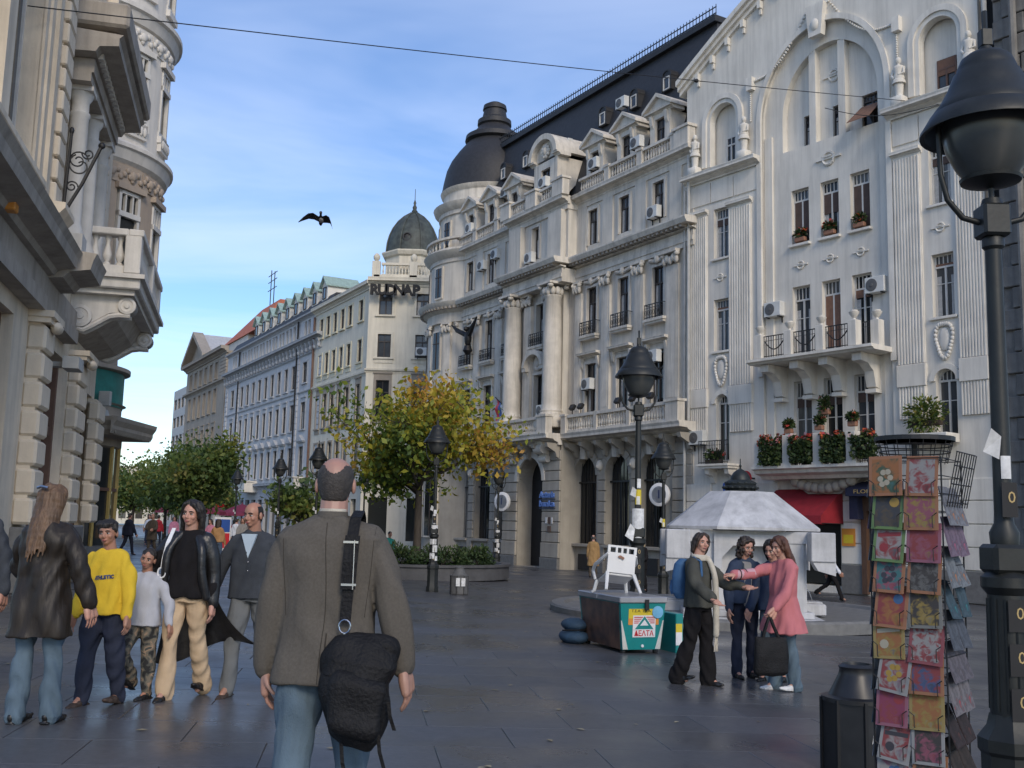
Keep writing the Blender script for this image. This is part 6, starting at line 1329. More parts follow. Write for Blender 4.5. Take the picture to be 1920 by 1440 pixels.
ORD = ['top', 'second', 'third', 'fourth', 'fifth', 'sixth', 'seventh', 'eighth', 'ninth', 'tenth', 'eleventh', 'twelfth', 'lowest']
RKM = Matrix.Translation((rk_x, rk_y, rz0)) @ Matrix.Rotation(R_(-38), 4, 'Z')
def card(M_, w, h, bm, pm, label, grp='greeting cards in the wire rack', inset=.014, mot=0, mm='paper'):
    t = MB().cbox(-w / 2, w / 2, -.0018, .0018, 0, h, .0008).mesh('greeting_card', bm); o = bpy.data.objects.new('greeting_card', t); COL.objects.link(o); o.matrix_world = M_; tag(o, label, 'card', grp)
    MB().add([(-w / 2 + inset, -.0024, inset), (w / 2 - inset, -.0024, inset), (w / 2 - inset, -.0024, h - inset), (-w / 2 + inset, -.0024, h - inset)], [(0, 1, 2, 3)]).build('picture', pm, o)
    if mot:
        q = MB(); k = mot % 6; yy = -.003
        def dsc(x, z, r, n=12): q.add([(x + r * math.cos(2 * math.pi * t / n), yy, z + r * math.sin(2 * math.pi * t / n)) for t in range(n)], [tuple(range(n))])
        if k == 0: dsc(w * .2, h * .68, .022)
        elif k == 1:
            for t in range(6): dsc(.022 * math.cos(t), h * .45 + .03 * math.sin(t * 1.1), .013)
        elif k == 2: q.add([(-.045, yy, .03), (.045, yy, .03), (.04, yy, .06), (-.04, yy, .06)], [(0, 1, 2, 3)]); q.add([(-.02, yy, .06), (.02, yy, .06), (.0, yy, .13)], [(0, 1, 2)])
        elif k == 3: q.arch(0, h * .4, .028, .045, yy, yy + .0004)
        elif k == 4:
            for x in (-.025, .025): q.add([(x - .013, yy, .03), (x + .013, yy, .03), (x + .008, yy, .1), (x - .008, yy, .1)], [(0, 1, 2, 3)]); dsc(x, .112, .012)
        else: q.add([(-.05, yy, h * .6), (.05, yy, h * .66), (.05, yy, h * .76), (-.05, yy, h * .7)], [(0, 1, 2, 3)]); dsc(-.02, h * .35, .02)
        q.build('motif', mm, o)
    return o
for n_, c3 in (('mot_red', (.2, .02, .02)), ('mot_cream', (.3, .27, .2)), ('mot_dark', (.03, .025, .03)), ('mot_yellow', (.28, .18, .03)), ('mot_blue', (.03, .08, .18))): mat(n_, c3, .4, var=.1)
ci = 0
for r_, row in enumerate(FRONT):
    for c_, q in enumerate(row):
        if q is None: continue
        bm = f'card_b{ci}'; pm = f'card_p{ci}'; mat(bm, tuple(.035 + v * .36 for v in q[0]), .4, var=.06); card_mat(pm, *[tuple(.04 + v * .34 for v in w) for w in q[1:4]], 22 + 5 * (ci % 4)); ci += 1
        z = 1.82 - r_ * .142; x = -.075 + c_ * .15
        tw = .14 if (r_, c_) in ((6, 0), (8, 0)) else random.uniform(-.06, .06)
        M_ = RKM @ Matrix.Translation((x, -HS - .022, z)) @ Matrix.Rotation(tw, 4, 'Y') @ Matrix.Rotation(R_(-7), 4, 'X')
        M_ = M_ @ Matrix.Translation((random.uniform(-.004, .004), random.uniform(-.006, .002), random.uniform(-.008, .008))) @ Matrix.Rotation(random.uniform(-.08, .05), 4, 'X')
        card(M_, random.choice((.138, .144, .148)), random.choice((.174, .182, .19)), bm, pm, f'{q[4]}, {ORD[r_]} row of the rack front', mot=((6, 1, 11)[ci % 3] if ci % 2 else 0), mm=('mot_red', 'mot_cream', 'mot_dark', 'mot_yellow', 'mot_blue')[ci % 5])
SIDE = [((.33, .34, .38), OR_, 'grey card with orange picture'), ((.30, .22, .3), PK_, 'mauve card'), ((.3, .33, .36), OR_, 'pale card with orange corner'), ((.10, .16, .2), TE_, 'dull teal card'), ((.16, .18, .22), (.1, .1, .12), 'dark slate card'), ((.22, .2, .23), (.12, .1, .1), 'dim lilac card'), ((.3, .28, .3), RD_, 'white topped card'), ((.07, .05, .05), (.12, .05, .04), 'dark brown card'), ((.08, .06, .05), DK_, 'black brown card'), ((.1, .05, .05), RD_, 'dark red edged card'), ((.2, .14, .06), YE_, 'ochre card'), ((.07, .07, .1), DK_, 'dark blue card'), ((.1, .08, .07), DK_, 'dim brown card')]
SP = []
for r_, (b_, p_, wd) in enumerate(SIDE):
    b_ = tuple(v * .5 for v in b_); mat(f'scard_b{r_}', b_, .75, var=.3, vscale=20, spec=.1); card_mat(f'scard_p{r_}', p_, tuple(v * .6 for v in b_), b_, 24)
    for c_ in range(2):
        z = 1.70 - r_ * .134; y = -.078 + c_ * .155
        M_ = RKM @ Matrix.Rotation(R_(90), 4, 'Z') @ Matrix.Translation((y, -HS - .03, z)) @ Matrix.Rotation(random.uniform(-.08, .08), 4, 'Y') @ Matrix.Rotation(R_(-16) + random.uniform(-.14, .06), 4, 'X')
        card(M_, .145, .178, f'scard_b{r_}', f'scard_p{r_}', f'{wd}, {ORD[r_]} row on the rack right side, {"nearer" if c_ == 0 else "farther"} of two', inset=.006)
for r_ in range(12):
    z = 1.82 - r_ * .142
    M_ = RKM @ Matrix.Rotation(R_(-90), 4, 'Z') @ Matrix.Translation((.078, -HS - .014, z)) @ Matrix.Rotation(R_(-8), 4, 'X')
    card(M_, .145, .17, f'scard_b{r_ % 4}', f'scard_p{(r_ * 5) % 6}', f'card seen edge on, {ORD[r_]} row of the rack left side')
hk = MB()
for r_ in range(13):
    for c_ in range(2):
        z = 1.86 - r_ * .142; x = -.075 + c_ * .15
        hk.tube([(x - .05, -HS - .002, z - .03), (x - .05, -HS - .034, z - .03), (x - .05, -HS - .036, z + .02), (x - .07, -HS - .036, z + .035)], .0022, 4); hk.tube([(x + .05, -HS - .002, z - .03), (x + .05, -HS - .034, z - .03), (x + .05, -HS - .036, z + .02), (x + .07, -HS - .036, z + .035)], .0022, 4)
struct(hk.build('wire_pockets', 'iron', RK), 'stuff')
# ================================================================ things fixed to the houses
def onb(b, x, y, z): return tuple(at_b(b, x, y, z))
wr = WH.rotation_euler.z; br_ = BK.rotation_euler.z
for x, y, z, lab in ((4.65, .21, 10.55, 'air conditioner left of the upper balcony of the white house'), (9.25, .21, 10.75, 'air conditioner high above right end of the upper balcony'), (.78, 0, 5.65, 'air conditioner beside the small left balcony')):
    ac_unit(onb(WH, x, y, z), wr, lab)
for x, y, z, lab in ((-1.95, -.1, 9.45, 'air conditioner over first floor window nearest the white house'), (-7.15, -.05, 8.75, 'air conditioner in first floor window beside the right column'), (-9.75, -1.0, 7.6, 'air conditioner on bank balcony between the columns'), (-18.3, -.02, 16.95, 'air conditioner on bank attic wall near the round corner'), (-16.7, -.02, 17.3, 'air conditioner in front of second attic window from the round corner'), (-11.9, -.62, 15.95, 'air conditioner at the foot of central attic window'), (-2.1, -.02, 16.1, 'air conditioner at the foot of right hand attic window'), (-7.2, .2, 19.95, 'air conditioner in dormer right of the arched one'), (-11.0, -.4, 19.9, 'air conditioner in the central arched dormer'), (-10.4, .6, 22.0, 'air conditioner on top of the arched dormer'), (-3.3, -.1, 19.75, 'air conditioner between the two dormers nearest the white house'), (-20.4, .2, 19.75, 'air conditioner in dormer nearest the black dome'), (-16.5, .4, 21.0, 'air conditioner on slate roof between left dormers'), (-6.0, 1.0, 22.9, 'air conditioner high on slate roof')):
    ac_unit(onb(BK, x, y, z), br_, lab, .75, .55)
ac_unit((-6.7, 75.72, 13.72), R_(0), 'air conditioner in upper window of the cream corner house', .9, .6)
# signs
def disc(b, x, y, z, r, m, rot=0, th=.12):
    q = MB().lathe([(r, 0), (r, th), (r * .97, th + .01), (0, th + .012)], 0, 0, 32); q.xf(Matrix.Rotation(R_(90), 4, 'X')); return q
for x, y, z, lab in ((-1.3, -.35, 3.6, 'round bank sign left of lamp, beside the last arch'), (-13.1, -1.35, 3.35, 'round bank sign beside bank entrance, seen edge on')):
    s = thing('round_sign', lab, 'sign', onb(BK, x, y, z), br_ + (R_(20) if x > -5 else R_(20)), 'round bank signs'); disc(0, 0, 0, 0, .5, 0).build('body', 'sign_white', s, 40)
    r = MB(); r.lathe([(.4, .125), (.44, .13), (.44, .126)], 0, 0, 32); r.xf(Matrix.Rotation(R_(90), 4, 'X')); r.build('ring', 'sign_navy', s)
    q = MB(); q.lathe([(.0, .134), (.36, .134)], 0, 0, 32); q.xf(Matrix.Rotation(R_(90), 4, 'X')); q.build('field', mat('sign_pale', (.30, .33, .38), .4, var=.1) if x > -5 else 'sign_pale', s); text_mb(MB(), 'I', .5, 0, -.14, 0, .002, bold=.01).build('emblem', 'sign_navy', s); MB().box(-.02, .02, 0, .4, -.02, .02).build('arm', 'iron', s)
sg = thing('bank_name_sign', 'two line blue letter sign at the bank entrance', 'sign', onb(BK, -9.5, -.93, 3.5), br_)
text_mb(MB(), 'Actavis', .42, 0, 0, .17, .04, bold=.012, width=1.35).build('lettering', 'sign_bright_blue', sg); text_mb(MB(), 'banka', .42, 0, 0, -.27, .04, bold=.012, width=1.35).build('lettering', 'sign_bright_blue', sg)
for z in (.0, -.44): MB().box(-.72, .72, .0, .04, z - .06, z - .02).build('rail', 'sign_navy', sg)
pq = thing('brass_plaques', 'small dark and pale plaques on pier right of the bank entrance', 'plaque', onb(BK, -9.3, -.895, 2.0), br_)
for x, z, w, h, m_ in ((0, .0, .3, .3, 'wood_door'), (0, .42, .2, .34, 'wood_door'), (-.25, .42, .18, .3, 'paper'), (.25, .42, .14, .3, 'paper')): MB().box(x - w / 2, x + w / 2, -.02, 0, z - h / 2, z + h / 2).build('plaque', m_, pq)
px_ = thing('drink_sign', 'blue box sign reading pepsi above the fountain roof on white house', 'sign', onb(WH, 2.8, -.4, 3.57), wr); MB().cbox(-.36, .36, -.1, 0, 0, .45, .02).build('box', 'sign_blue', px_); text_mb(MB(), 'PEPSI', .2, -.03, -.105, .28, .004, width=.45).build('lettering', 'sign_white', px_); b = MB(); b.lathe([(.09, .0), (.085, .01), (0, .012)], 0, 0, 16); b.xf(Matrix.Translation((.13, -.1, .12)) @ Matrix.Rotation(R_(90), 4, 'X')); b.build('emblem', 'sign_red', px_); MB().box(-.03, .03, 0, .4, .2, .25).build('arm', 'iron', px_)
rs = thing('round_red_sign', 'round red sign behind the fountain finial on white house', 'sign', onb(WH, 3.65, -.5, 4.2), wr); disc(0, 0, 0, 0, .28, 0, th=.08).build('disc', 'sign_red', rs, 40); MB().box(-.03, .03, 0, .5, -.03, .03).build('arm', 'iron', rs)
ra = thing('red_awning', 'red fabric awning on the white house behind the fountain', 'awning', onb(WH, 0, 0, 0), wr)
a = MB(); x0, x1 = 4.75, 7.75
a.add([(x0, -.03, 3.75), (x1, -.03, 3.75), (x1, -1.35, 2.75), (x0, -1.35, 2.75), (x0, -1.36, 2.45), (x1, -1.36, 2.45), (x0, -.05, 2.5), (x1, -.05, 2.5)], [(0, 1, 2, 3), (3, 2, 5, 4), (0, 3, 6), (3, 4, 6), (1, 7, 2), (2, 7, 5)]); a.build('canvas', 'awning_red', ra)
f = MB(); 
for x in (x0, x1): f.tube([(x, -.05, 2.48), (x, -1.33, 2.48)], .02, 5)
f.build('frame', 'iron', ra)
na = thing('navy_awning', 'navy shop awning with gold lettering above wooden doorway', 'awning', onb(WH, 0, 0, 0), wr); a = MB(); a.add([(8.35, -.03, 4.0), (10.2, -.03, 4.0), (10.2, -.75, 3.72), (8.35, -.75, 3.72), (8.35, -.76, 3.45), (10.2, -.76, 3.45), (8.35, -.05, 3.45), (10.2, -.05, 3.45)], [(0, 1, 2, 3), (3, 2, 5, 4), (0, 3, 6), (3, 4, 6), (1, 7, 2), (2, 7, 5)]); a.box(8.32, 8.66, -.5, -.02, 2.65, 3.7); a.build('canvas', 'awning_navy', na); text_mb(MB(), 'FLORION', .2, 9.3, -.77, 3.6, .004, width=1.2).build('lettering', 'gold_letters', na)
op = thing('orange_poster', 'orange poster on wall beside the white shirted passer-by', 'poster', onb(WH, 7.98, -.08, 1.7), wr); MB().box(-.28, .28, -.02, 0, 0, .62).build('sheet', 'orange', op); MB().box(-.2, .2, -.024, -.02, .1, .4).build('print', 'yellow', op)
# floodlights on the bank balcony, flag
for x, lab in ((-7.7, 'floodlight on bank balustrade beside the right column'), (-7.0, 'floodlight on bank balustrade, second from column'), (-4.0, 'floodlight on bank balustrade behind the big lamp arm'), (-2.9, 'floodlight on bank balustrade left of the first window'), (-1.6, 'floodlight on bank balustrade below the right window')):
    t = thing('floodlight', lab, 'floodlight', onb(BK, x, -.7, 7.55), br_, 'floodlights on bank balcony'); MB().tube([(0, 0, 0), (0, 0, .22)], .02, 5).build('stem', 'iron', t); q = MB().cbox(-.17, .17, -.09, .09, -.14, .14, .02); q.xf(Matrix.Translation((0, 0, .34)) @ Matrix.Rotation(R_(-30), 4, 'X')); q.build('housing', 'iron', t); q = MB().box(-.14, .14, .088, .094, -.11, .11); q.xf(Matrix.Translation((0, 0, .34)) @ Matrix.Rotation(R_(-30), 4, 'X')); q.build('glass', 'lamp_glass', t)
fl = thing('flag', 'red blue and white flag hanging from the bank balcony', 'flag', onb(BK, -14.1, -1.1, 8.9), br_)
for i, m_ in enumerate(('sign_red', 'sign_blue', 'sign_white')):
    a = MB(); n = 9
    for k in range(n):
        def P(j, e): return (-.45 + .28 * (i + e) + .03 * math.sin(j * .9), .06 * math.sin(j * 1.1 + (i + e) * 1.5), -.15 * (i + e) - j * .13)
        a.add([P(k, 0), P(k, 1), P(k + 1, 1), P(k + 1, 0)], [(0, 1, 2, 3)])
    a.build('stripe', m_, fl)
MB().tube([(-.55, 0, .1), (.5, .0, -.5), (.7, 0.6, -1.2)], .025, 6).build('pole', 'iron', fl)
# plants on the balconies of the white house
def pot_plant(loc, rot, label, rx, ry, rz, n, seed, flow=.12, fm='flower_mix', lm='leaf_bush', drop=0.0, boxy=False):
    t = thing('balcony_plant', label, 'plant', loc, rot, 'plants on the white house balconies'); g = np.random.default_rng(seed)
    d = g.normal(size=(n, 3)); d /= np.linalg.norm(d, axis=1)[:, None]; p = d * g.uniform(.3, 1, n)[:, None] * np.array([rx, ry, rz]); p[:, 2] += .2 - drop
    if boxy: p = g.uniform(-1, 1, (n, 3)) * np.array([rx, ry, rz]); p[:, 2] += .12 * np.sin(p[:, 0] * 9 + seed) * (p[:, 2] > 0); p = p[np.argsort(-p[:, 2] + g.random(n) * rz)]
    leaves('foliage', p, .13, lm, t, seed=seed); k = int(n * flow)
    if k: leaves('flowers', p[:k] * 1.06, .12, fm, t, seed=seed + 1, aspect=.95)
    MB().cbox(-rx * .7, rx * .7, -.09, .09, -.14, .03, .02).build('trough', 'soil' if rx > .4 else 'terracotta', t); return t
for i, (x, z, rx, rz, n, fl_, lab) in enumerate(((5.5, 5.2, .66, .5, 1700, .12, 'flower box full of orange and red blooms at left of lower balcony'), (6.88, 5.2, .64, .44, 1500, .06, 'flower box with red blooms in middle of the lower balcony'), (8.25, 5.2, .66, .46, 1600, .03, 'flower box of trailing greenery right of balcony middle'), (9.5, 5.25, .5, .42, 1000, .04, 'flower box at the right end of lower balcony'))): pot_plant(onb(WH, x, -1.28, z - .1), wr, lab, min(rx, .47), .2, rz, n, 60 + i, fl_, boxy=True)
for i, (x, lab) in enumerate(((5.5, 'green creeper hanging behind rails at left of lower balcony'), (6.9, 'green creeper hanging behind rails in middle of lower balcony'), (8.25, 'green creeper hanging behind the right rails of lower balcony'))): pot_plant(onb(WH, x, -.95, 5.0), wr, lab, .5, .14, .5, 800, 70 + i, .03, drop=.2)
for i, (x, z, lab) in enumerate(((7.2, 6.7, 'hanging plant with orange blooms in middle doorway of lower balcony'), (6.2, 6.0, 'potted geranium on the second balcony post'), (7.56, 6.05, 'potted geranium on the third balcony post'), (8.95, 6.1, 'potted geranium on the fourth balcony post'))): pot_plant(onb(WH, x, -1.1 if i else -.3, z - .1), wr, lab, .24 if i else .32, .2, .22 if i else .42, 300, 80 + i, .07)
pot_plant(onb(WH, 2.0, -.5, 4.95), wr, 'plants on the small left balcony of white house', .6, .22, .28, 420, 90, .02)
for i, (x, lab) in enumerate(((5.85, 'red geranium on the left fourth floor window sill'), (7.2, 'greenery on the middle fourth floor window sill'), (8.5, 'pink geranium on the right fourth floor window sill'))): pot_plant(onb(WH, x, .2, 13.52), wr, lab, .34, .12, .22, 240, 95 + i, .14)
pot_plant(onb(WH, 11.4, -.6, 5.9), wr, 'wispy potted shrub on ledge above the card rack', .85, .3, .75, 900, 99, .0, lm='leaf_green'); sh = MB().cbox(10.6, 12.3, -.85, -.05, 5.2, 5.5, .02).build('window_ledge', 'white_trim', WH)
# overhead cable, bird
cb_ = thing('overhead_cable', 'thin overhead cable crossing the sky above street', 'cable', (0, 0, 0)); A_, B_ = Vector((-8.9, 17.7, 10.62)), Vector(onb(WH, 10.8, -.3, 17.4)); MB().tube([tuple(A_.lerp(B_, t) - Vector((0, 0, .08 * math.sin(math.pi * t)))) for t in np.linspace(0, 1, 40)], .012, 5).build('wire', 'iron', cb_)
mid = A_.lerp(B_, .62) - Vector((0, 0, .08 * math.sin(math.pi * .62))); MB().ell(tuple(mid), (.07, .05, .06), 8, 6).build('insulator', 'iron', cb_)
c2 = thing('thin_cable', 'second thin cable running across the white house front', 'cable', (0, 0, 0)); A_, B_ = Vector(onb(WH, 7.3, -.1, 18.3)), Vector(onb(WH, 13.3, -2.4, 15.9)); MB().tube([tuple(A_.lerp(B_, t) - Vector((0, 0, .35 * math.sin(math.pi * t)))) for t in np.linspace(0, 1, 20)], .014, 5).build('wire', 'iron', c2)
mat('bird_grey', (.022, .02, .022), .7, var=.3, vscale=20); mat('bird_pale', (.35, .34, .34), .7)
BD = thing('flying_pigeon', 'dark pigeon in flight against the sky', 'bird', (-3.87, 20.0, 7.45), R_(8)); BD.rotation_euler = (R_(-24), R_(8), R_(6))
b = MB(); prof = [(0, .16, .01), (0, .11, .035), (.01, .02, .055), (0, -.08, .045), (0, -.15, .02), (0, -.24, .03)]
b.tube([(x, y, 0) for x, y, r in prof], [r for x, y, r in prof], 8); b.ell((0, .15, .02), (.028, .035, .03), 8, 6)
# wings swept up then down at the wrist, with feathered trailing edge
for sx in (-1, 1):
    L_ = [(.03, .1, .03), (.15, .16, .12), (.25, .12, .08), (.34, .02, -.08), (.39, -.10, -.24)]; Tr = [(.03, -.16, -.05), (.15, -.2, -.02), (.24, -.18, -.04), (.32, -.15, -.13), (.39, -.12, -.245)]
    if sx > 0: L_ = [(x * .72, y, z * .8 - (.06 * max(0, x - .26) / .14)) for x, y, z in L_]; Tr = [(x * .72, y, z * .8 - (.06 * max(0, x - .26) / .14)) for x, y, z in Tr]
    n = len(L_); v = []
    for i in range(n): v += [(sx * L_[i][0], L_[i][1], L_[i][2] + .006), (sx * Tr[i][0], Tr[i][1], Tr[i][2] + .003), (sx * Tr[i][0], Tr[i][1], Tr[i][2] - .003), (sx * L_[i][0], L_[i][1], L_[i][2] - .006)]
    f = []
    for i in range(n - 1):
        for k in range(4): f.append((i * 4 + k, i * 4 + (k + 1) % 4, i * 4 + 4 + (k + 1) % 4, i * 4 + 4 + k))
    f += [(0, 1, 2, 3), (4 * n - 1, 4 * n - 2, 4 * n - 3, 4 * n - 4)]; MB().add(v, f).build('wing', 'bird_grey', BD)
b.build('body', 'bird_grey', BD, 60); q = MB(); q.ell((.02, -.05, -.045), (.05, .08, .02), 8, 6); q.build('rump', 'bird_pale', BD, 60)
# far street: cafe parasols, kiosk, sign
for i, (x, y, lab) in enumerate(((-24.0, 82.0, 'maroon cafe parasol nearest, above the boys'), (-27.2, 86.5, 'maroon cafe parasol second down the street'), (-22.4, 88.0, 'maroon cafe parasol right of the others'))):
    t = thing('cafe_parasol', lab, 'parasol', T(x, y), 0, 'maroon cafe parasols'); MB().lathe([(1.9, 2.05), (1.88, 2.25), (.9, 2.75), (.05, 3.05), (.02, 3.2)], 0, 0, 12).build('canopy', 'maroon', t); MB().tube([(0, 0, 0), (0, 0, 3.0)], .03, 6).build('pole', 'iron', t)
kk = thing('advertising_column', 'advertising column with red and green bands far down the street', 'kiosk', T(-25.4, 92.0)); MB().lathe([(.7, 0), (.7, 2.1)], 0, 0, 20).build('drum', 'roof_lead', kk, 40); MB().lathe([(.74, 2.1), (.74, 2.75)], 0, 0, 20).build('green_band', 'copper_green', kk, 40); MB().lathe([(.95, 2.75), (.98, 2.8), (.98, 3.0), (.9, 3.05)], 0, 0, 20).build('red_band', 'sign_red', kk, 40); MB().lathe([(1.0, 3.05), (.6, 3.5), (.1, 3.75), (0, 3.8)], 0, 0, 20).build('cap', 'slate', kk, 40)
ps2 = thing('poster_stand', 'stand with colourful red and white poster far along the street', 'stand', T(-13.6, 50)); MB().cbox(-.4, .4, -.03, .03, .1, 1.75, .01).build('board', 'sign_white', ps2); MB().box(-.36, .36, -.034, -.03, .3, 1.0).build('poster', 'sign_red', ps2); MB().box(-.36, .36, -.034, -.03, 1.05, 1.65).build('poster', 'sign_blue', ps2)
# ================================================================ people
SKIN = {}
def skin(n, c): mat(n, c, .5, var=.12, vscale=9, col2=tuple(min(1, v * f) for v, f in zip(c, (1.15, .95, .9)))); return n
skin('skin_fair', (.46, .27, .20)); skin('skin_tan', (.36, .20, .135)); skin('skin_bald', (.36, .225, .175))
def fabric(n, c, rough=.85, var=.15, vscale=5, bump=.25, bscale=160, sheen=.0, spec=.2, stretch=(1, 1, 1)): mat(n, c, rough, var=var, vscale=vscale, bump=bump, bscale=bscale, sheen=sheen, spec=spec, stretch=stretch); return n
fabric('tweed_seam', (.045, .04, .034), .95); fabric('tweed', (.098, .088, .075), .95, .14, 90, .12, 300); fabric('jeans_light', (.10, .145, .185), .85, .25, 4, .3, 200, stretch=(1, 1, .4)); fabric('jeans_dark', (.025, .03, .05), .85, .25, 5); fabric('jeans_mid', (.07, .10, .15), .85, .25, 5)
mat('leather_brown', (.022, .017, .013), .5, spec=.3, var=.35, vscale=5, bump=.5, bscale=14, stretch=(1.5, 1.5, .25)); mat('leather_black', (.012, .012, .013), .38, var=.3, vscale=6, bump=.4, bscale=14)
fabric('yellow_sweat', (.62, .42, .035), .85, .08, 6); fabric('grey_tee', (.42, .43, .47), .85, .08, 6); fabric('black_knit', (.011, .010, .011), .9); fabric('beige_cord', (.50, .37, .24), .85, .1, 6); fabric('grey_trouser', (.13, .135, .135), .85, .12, 6); fabric('grey_cardigan', (.045, .05, .058), .9, .2, 8); fabric('pale_tee', (.42, .5, .56), .85, .05)
fabric('olive_jacket', (.06, .06, .05), .7, .2, 6); fabric('scarf_cream', (.50, .46, .38), .9, .12, 14); fabric('denim_jacket', (.035, .05, .085), .85, .25, 6); fabric('hoodie_grey', (.25, .24, .23), .9); fabric('pink_coat', (.46, .155, .165), .8, .08, 5); fabric('pink_knit', (.5, .3, .33), .9); fabric('tan_coat', (.32, .20, .09), .9); fabric('white_shirt', (.6, .62, .66), .8, .05); fabric('navy_suit', (.02, .022, .035), .85); fabric('brown_coat', (.08, .065, .05), .9); fabric('red_cloth', (.4, .03, .04), .85); fabric('blue_pack', (.05, .12, .24), .6, .2, 7); fabric('black_nylon', (.010, .010, .011), .62, .3, 8, .5, 60); fabric('pink_far', (.5, .2, .28), .85); fabric('vest_tan', (.36, .20, .09), .9)
def hairm(n, a, b): mat(n, a, .55, var=.25, vscale=14, bump=.7, bscale=60, col2=b, stretch=(1, 1, .12)); return n
hairm('hair_black', (.010, .008, .007), (.022, .017, .014)); hairm('hair_dark', (.022, .014, .010), (.05, .03, .02)); hairm('hair_brown', (.075, .042, .022), (.18, .10, .05)); hairm('hair_auburn', (.055, .022, .012), (.13, .05, .025)); hairm('hair_blonde', (.36, .25, .12), (.55, .42, .24)); hairm('hair_grey', (.05, .045, .042), (.13, .12, .115)); mat('hair_bald', (.035, .03, .027), .7, var=.3, vscale=40, bump=.4, bscale=120, col2=(.06, .052, .046))
mat('shoe_black', (.012, .011, .011), .4, var=.3); mat('shoe_brown', (.05, .032, .022), .6, var=.3); mat('shoe_white', (.6, .6, .6), .6, var=.15); mat('eye_white', (.55, .53, .5), .3, var=0); mat('eye_dark', (.012, .009, .007), .2, var=0); mat('lip', (.32, .10, .09), .45, var=.1); mat('chrome', (.5, .5, .5), .25, metal=1, var=0)
def camo():
    m = bpy.data.materials.new('camo'); m.use_nodes = True; nt = m.node_tree; b = nt.nodes['Principled BSDF']; K = nt.links.new; MATS['camo'] = m; b.inputs['Roughness'].default_value = .9
    tc = nt.nodes.new('ShaderNodeTexCoord'); n = nt.nodes.new('ShaderNodeTexNoise'); n.inputs['Scale'].default_value = 14; n.inputs['Detail'].default_value = 1.5; n.inputs['Distortion'].default_value = .6; K(tc.outputs['Object'], n.inputs['Vector'])
    r = nt.nodes.new('ShaderNodeValToRGB'); r.color_ramp.interpolation = 'CONSTANT'; E_ = r.color_ramp.elements; E_[0].color = (.02, .02, .02, 1); E_[1].position = .42; E_[1].color = (.07, .07, .06, 1)
    for p, c in ((.5, (.14, .12, .09)), (.58, (.26, .18, .12)), (.64, (.05, .055, .05))): e = E_.new(p); e.color = (*c, 1)
    K(n.outputs['Fac'], r.inputs[0]); K(r.outputs[0], b.inputs['Base Color'])
camo()
def loft(mb, rings, seg=20, sq=2.3):
    """rings: (cx, cy, cz, rx, ry) horizontal super-ellipses, bottom to top"""
    v = []
    for cx, cy, cz, rx, ry in rings:
        for k in range(seg):
            a = 2 * math.pi * k / seg; c, s = math.cos(a), math.sin(a)
            v.append((cx + rx * math.copysign(abs(c) ** (2 / sq), c), cy + ry * math.copysign(abs(s) ** (2 / sq), s), cz))
    f = [tuple(range(seg - 1, -1, -1)), tuple((len(rings) - 1) * seg + k for k in range(seg))]
    for i in range(len(rings) - 1):
        for k in range(seg): f.append((i * seg + k, i * seg + (k + 1) % seg, (i + 1) * seg + (k + 1) % seg, (i + 1) * seg + k))
    return mb.add(v, f)
def limb(mb, pts, rad, seg=12, n=4):
    P = [Vector(p) for p in pts]; Q = []; Rr = []
    for i in range(len(P) - 1):
        p0 = P[max(i - 1, 0)]; p1 = P[i]; p2 = P[i + 1]; p3 = P[min(i + 2, len(P) - 1)]
        for k in range(n):
            t = k / n; Q.append(.5 * ((2 * p1) + (p2 - p0) * t + (2 * p0 - 5 * p1 + 4 * p2 - p3) * t * t + (3 * p1 - p0 - 3 * p2 + p3) * t ** 3)); Rr.append(rad[i] + (rad[i + 1] - rad[i]) * t)
    Q.append(P[-1]); Rr.append(rad[-1]); mb.tube([tuple(q) for q in Q], Rr, seg)
    mb.ell(tuple(P[-1]), (rad[-1],) * 3, 8, 6); mb.ell(tuple(P[0]), (rad[0],) * 3, 8, 6)
    return mb
TMP = bpy.data.scenes.new('tmp')
def fuse(mb, m, name, voxel=.008, smooth=4, fold=0.0, fdir=(0, 0, 1), fs=26.0, seed=0):
    me = mb.mesh(name, None); ob = bpy.data.objects.new(name, me); TMP.collection.objects.link(ob)
    r = ob.modifiers.new('r', 'REMESH'); r.mode = 'VOXEL'; r.voxel_size = voxel; r.use_smooth_shade = True
    if smooth: s = ob.modifiers.new('s', 'SMOOTH'); s.iterations = smooth; s.factor = .5
    
    with bpy.context.temp_override(scene=TMP, view_layer=TMP.view_layers[0]): dg = bpy.context.evaluated_depsgraph_get(); out = bpy.data.meshes.new_from_object(ob.evaluated_get(dg))
    bpy.data.objects.remove(ob); bpy.data.meshes.remove(me)
    out.name = name; out.materials.clear(); out.materials.append(MATS[m])
    if fold:
        n = len(out.vertices); co = np.empty(n * 3, np.float32); out.vertices.foreach_get('co', co); co = co.reshape(-1, 3); no = np.empty(n * 3, np.float32); out.vertices.foreach_get('normal', no); no = no.reshape(-1, 3)
        g = np.random.default_rng(seed); d = np.zeros(n); fd = np.array(fdir, float); fd /= np.linalg.norm(fd)
        for k in range(9):
            w = g.normal(size=3); w -= fd * (w @ fd) * .8; w /= np.linalg.norm(w); f_ = fs * g.uniform(.4, 1.6); ph = g.uniform(0, 6.28); wv = g.normal(size=3) * 5
            d += np.sin(co @ w * f_ + ph + 1.3 * np.sin(co @ wv + ph * 2)) * g.uniform(.4, 1)
        d /= 3.0; d = np.sign(d) * np.abs(d) ** .8
        co += no * (d * fold)[:, None]; out.vertices.foreach_set('co', co.ravel()); out.update()
    out.polygons.foreach_set('use_smooth', [True] * len(out.polygons))
    return out
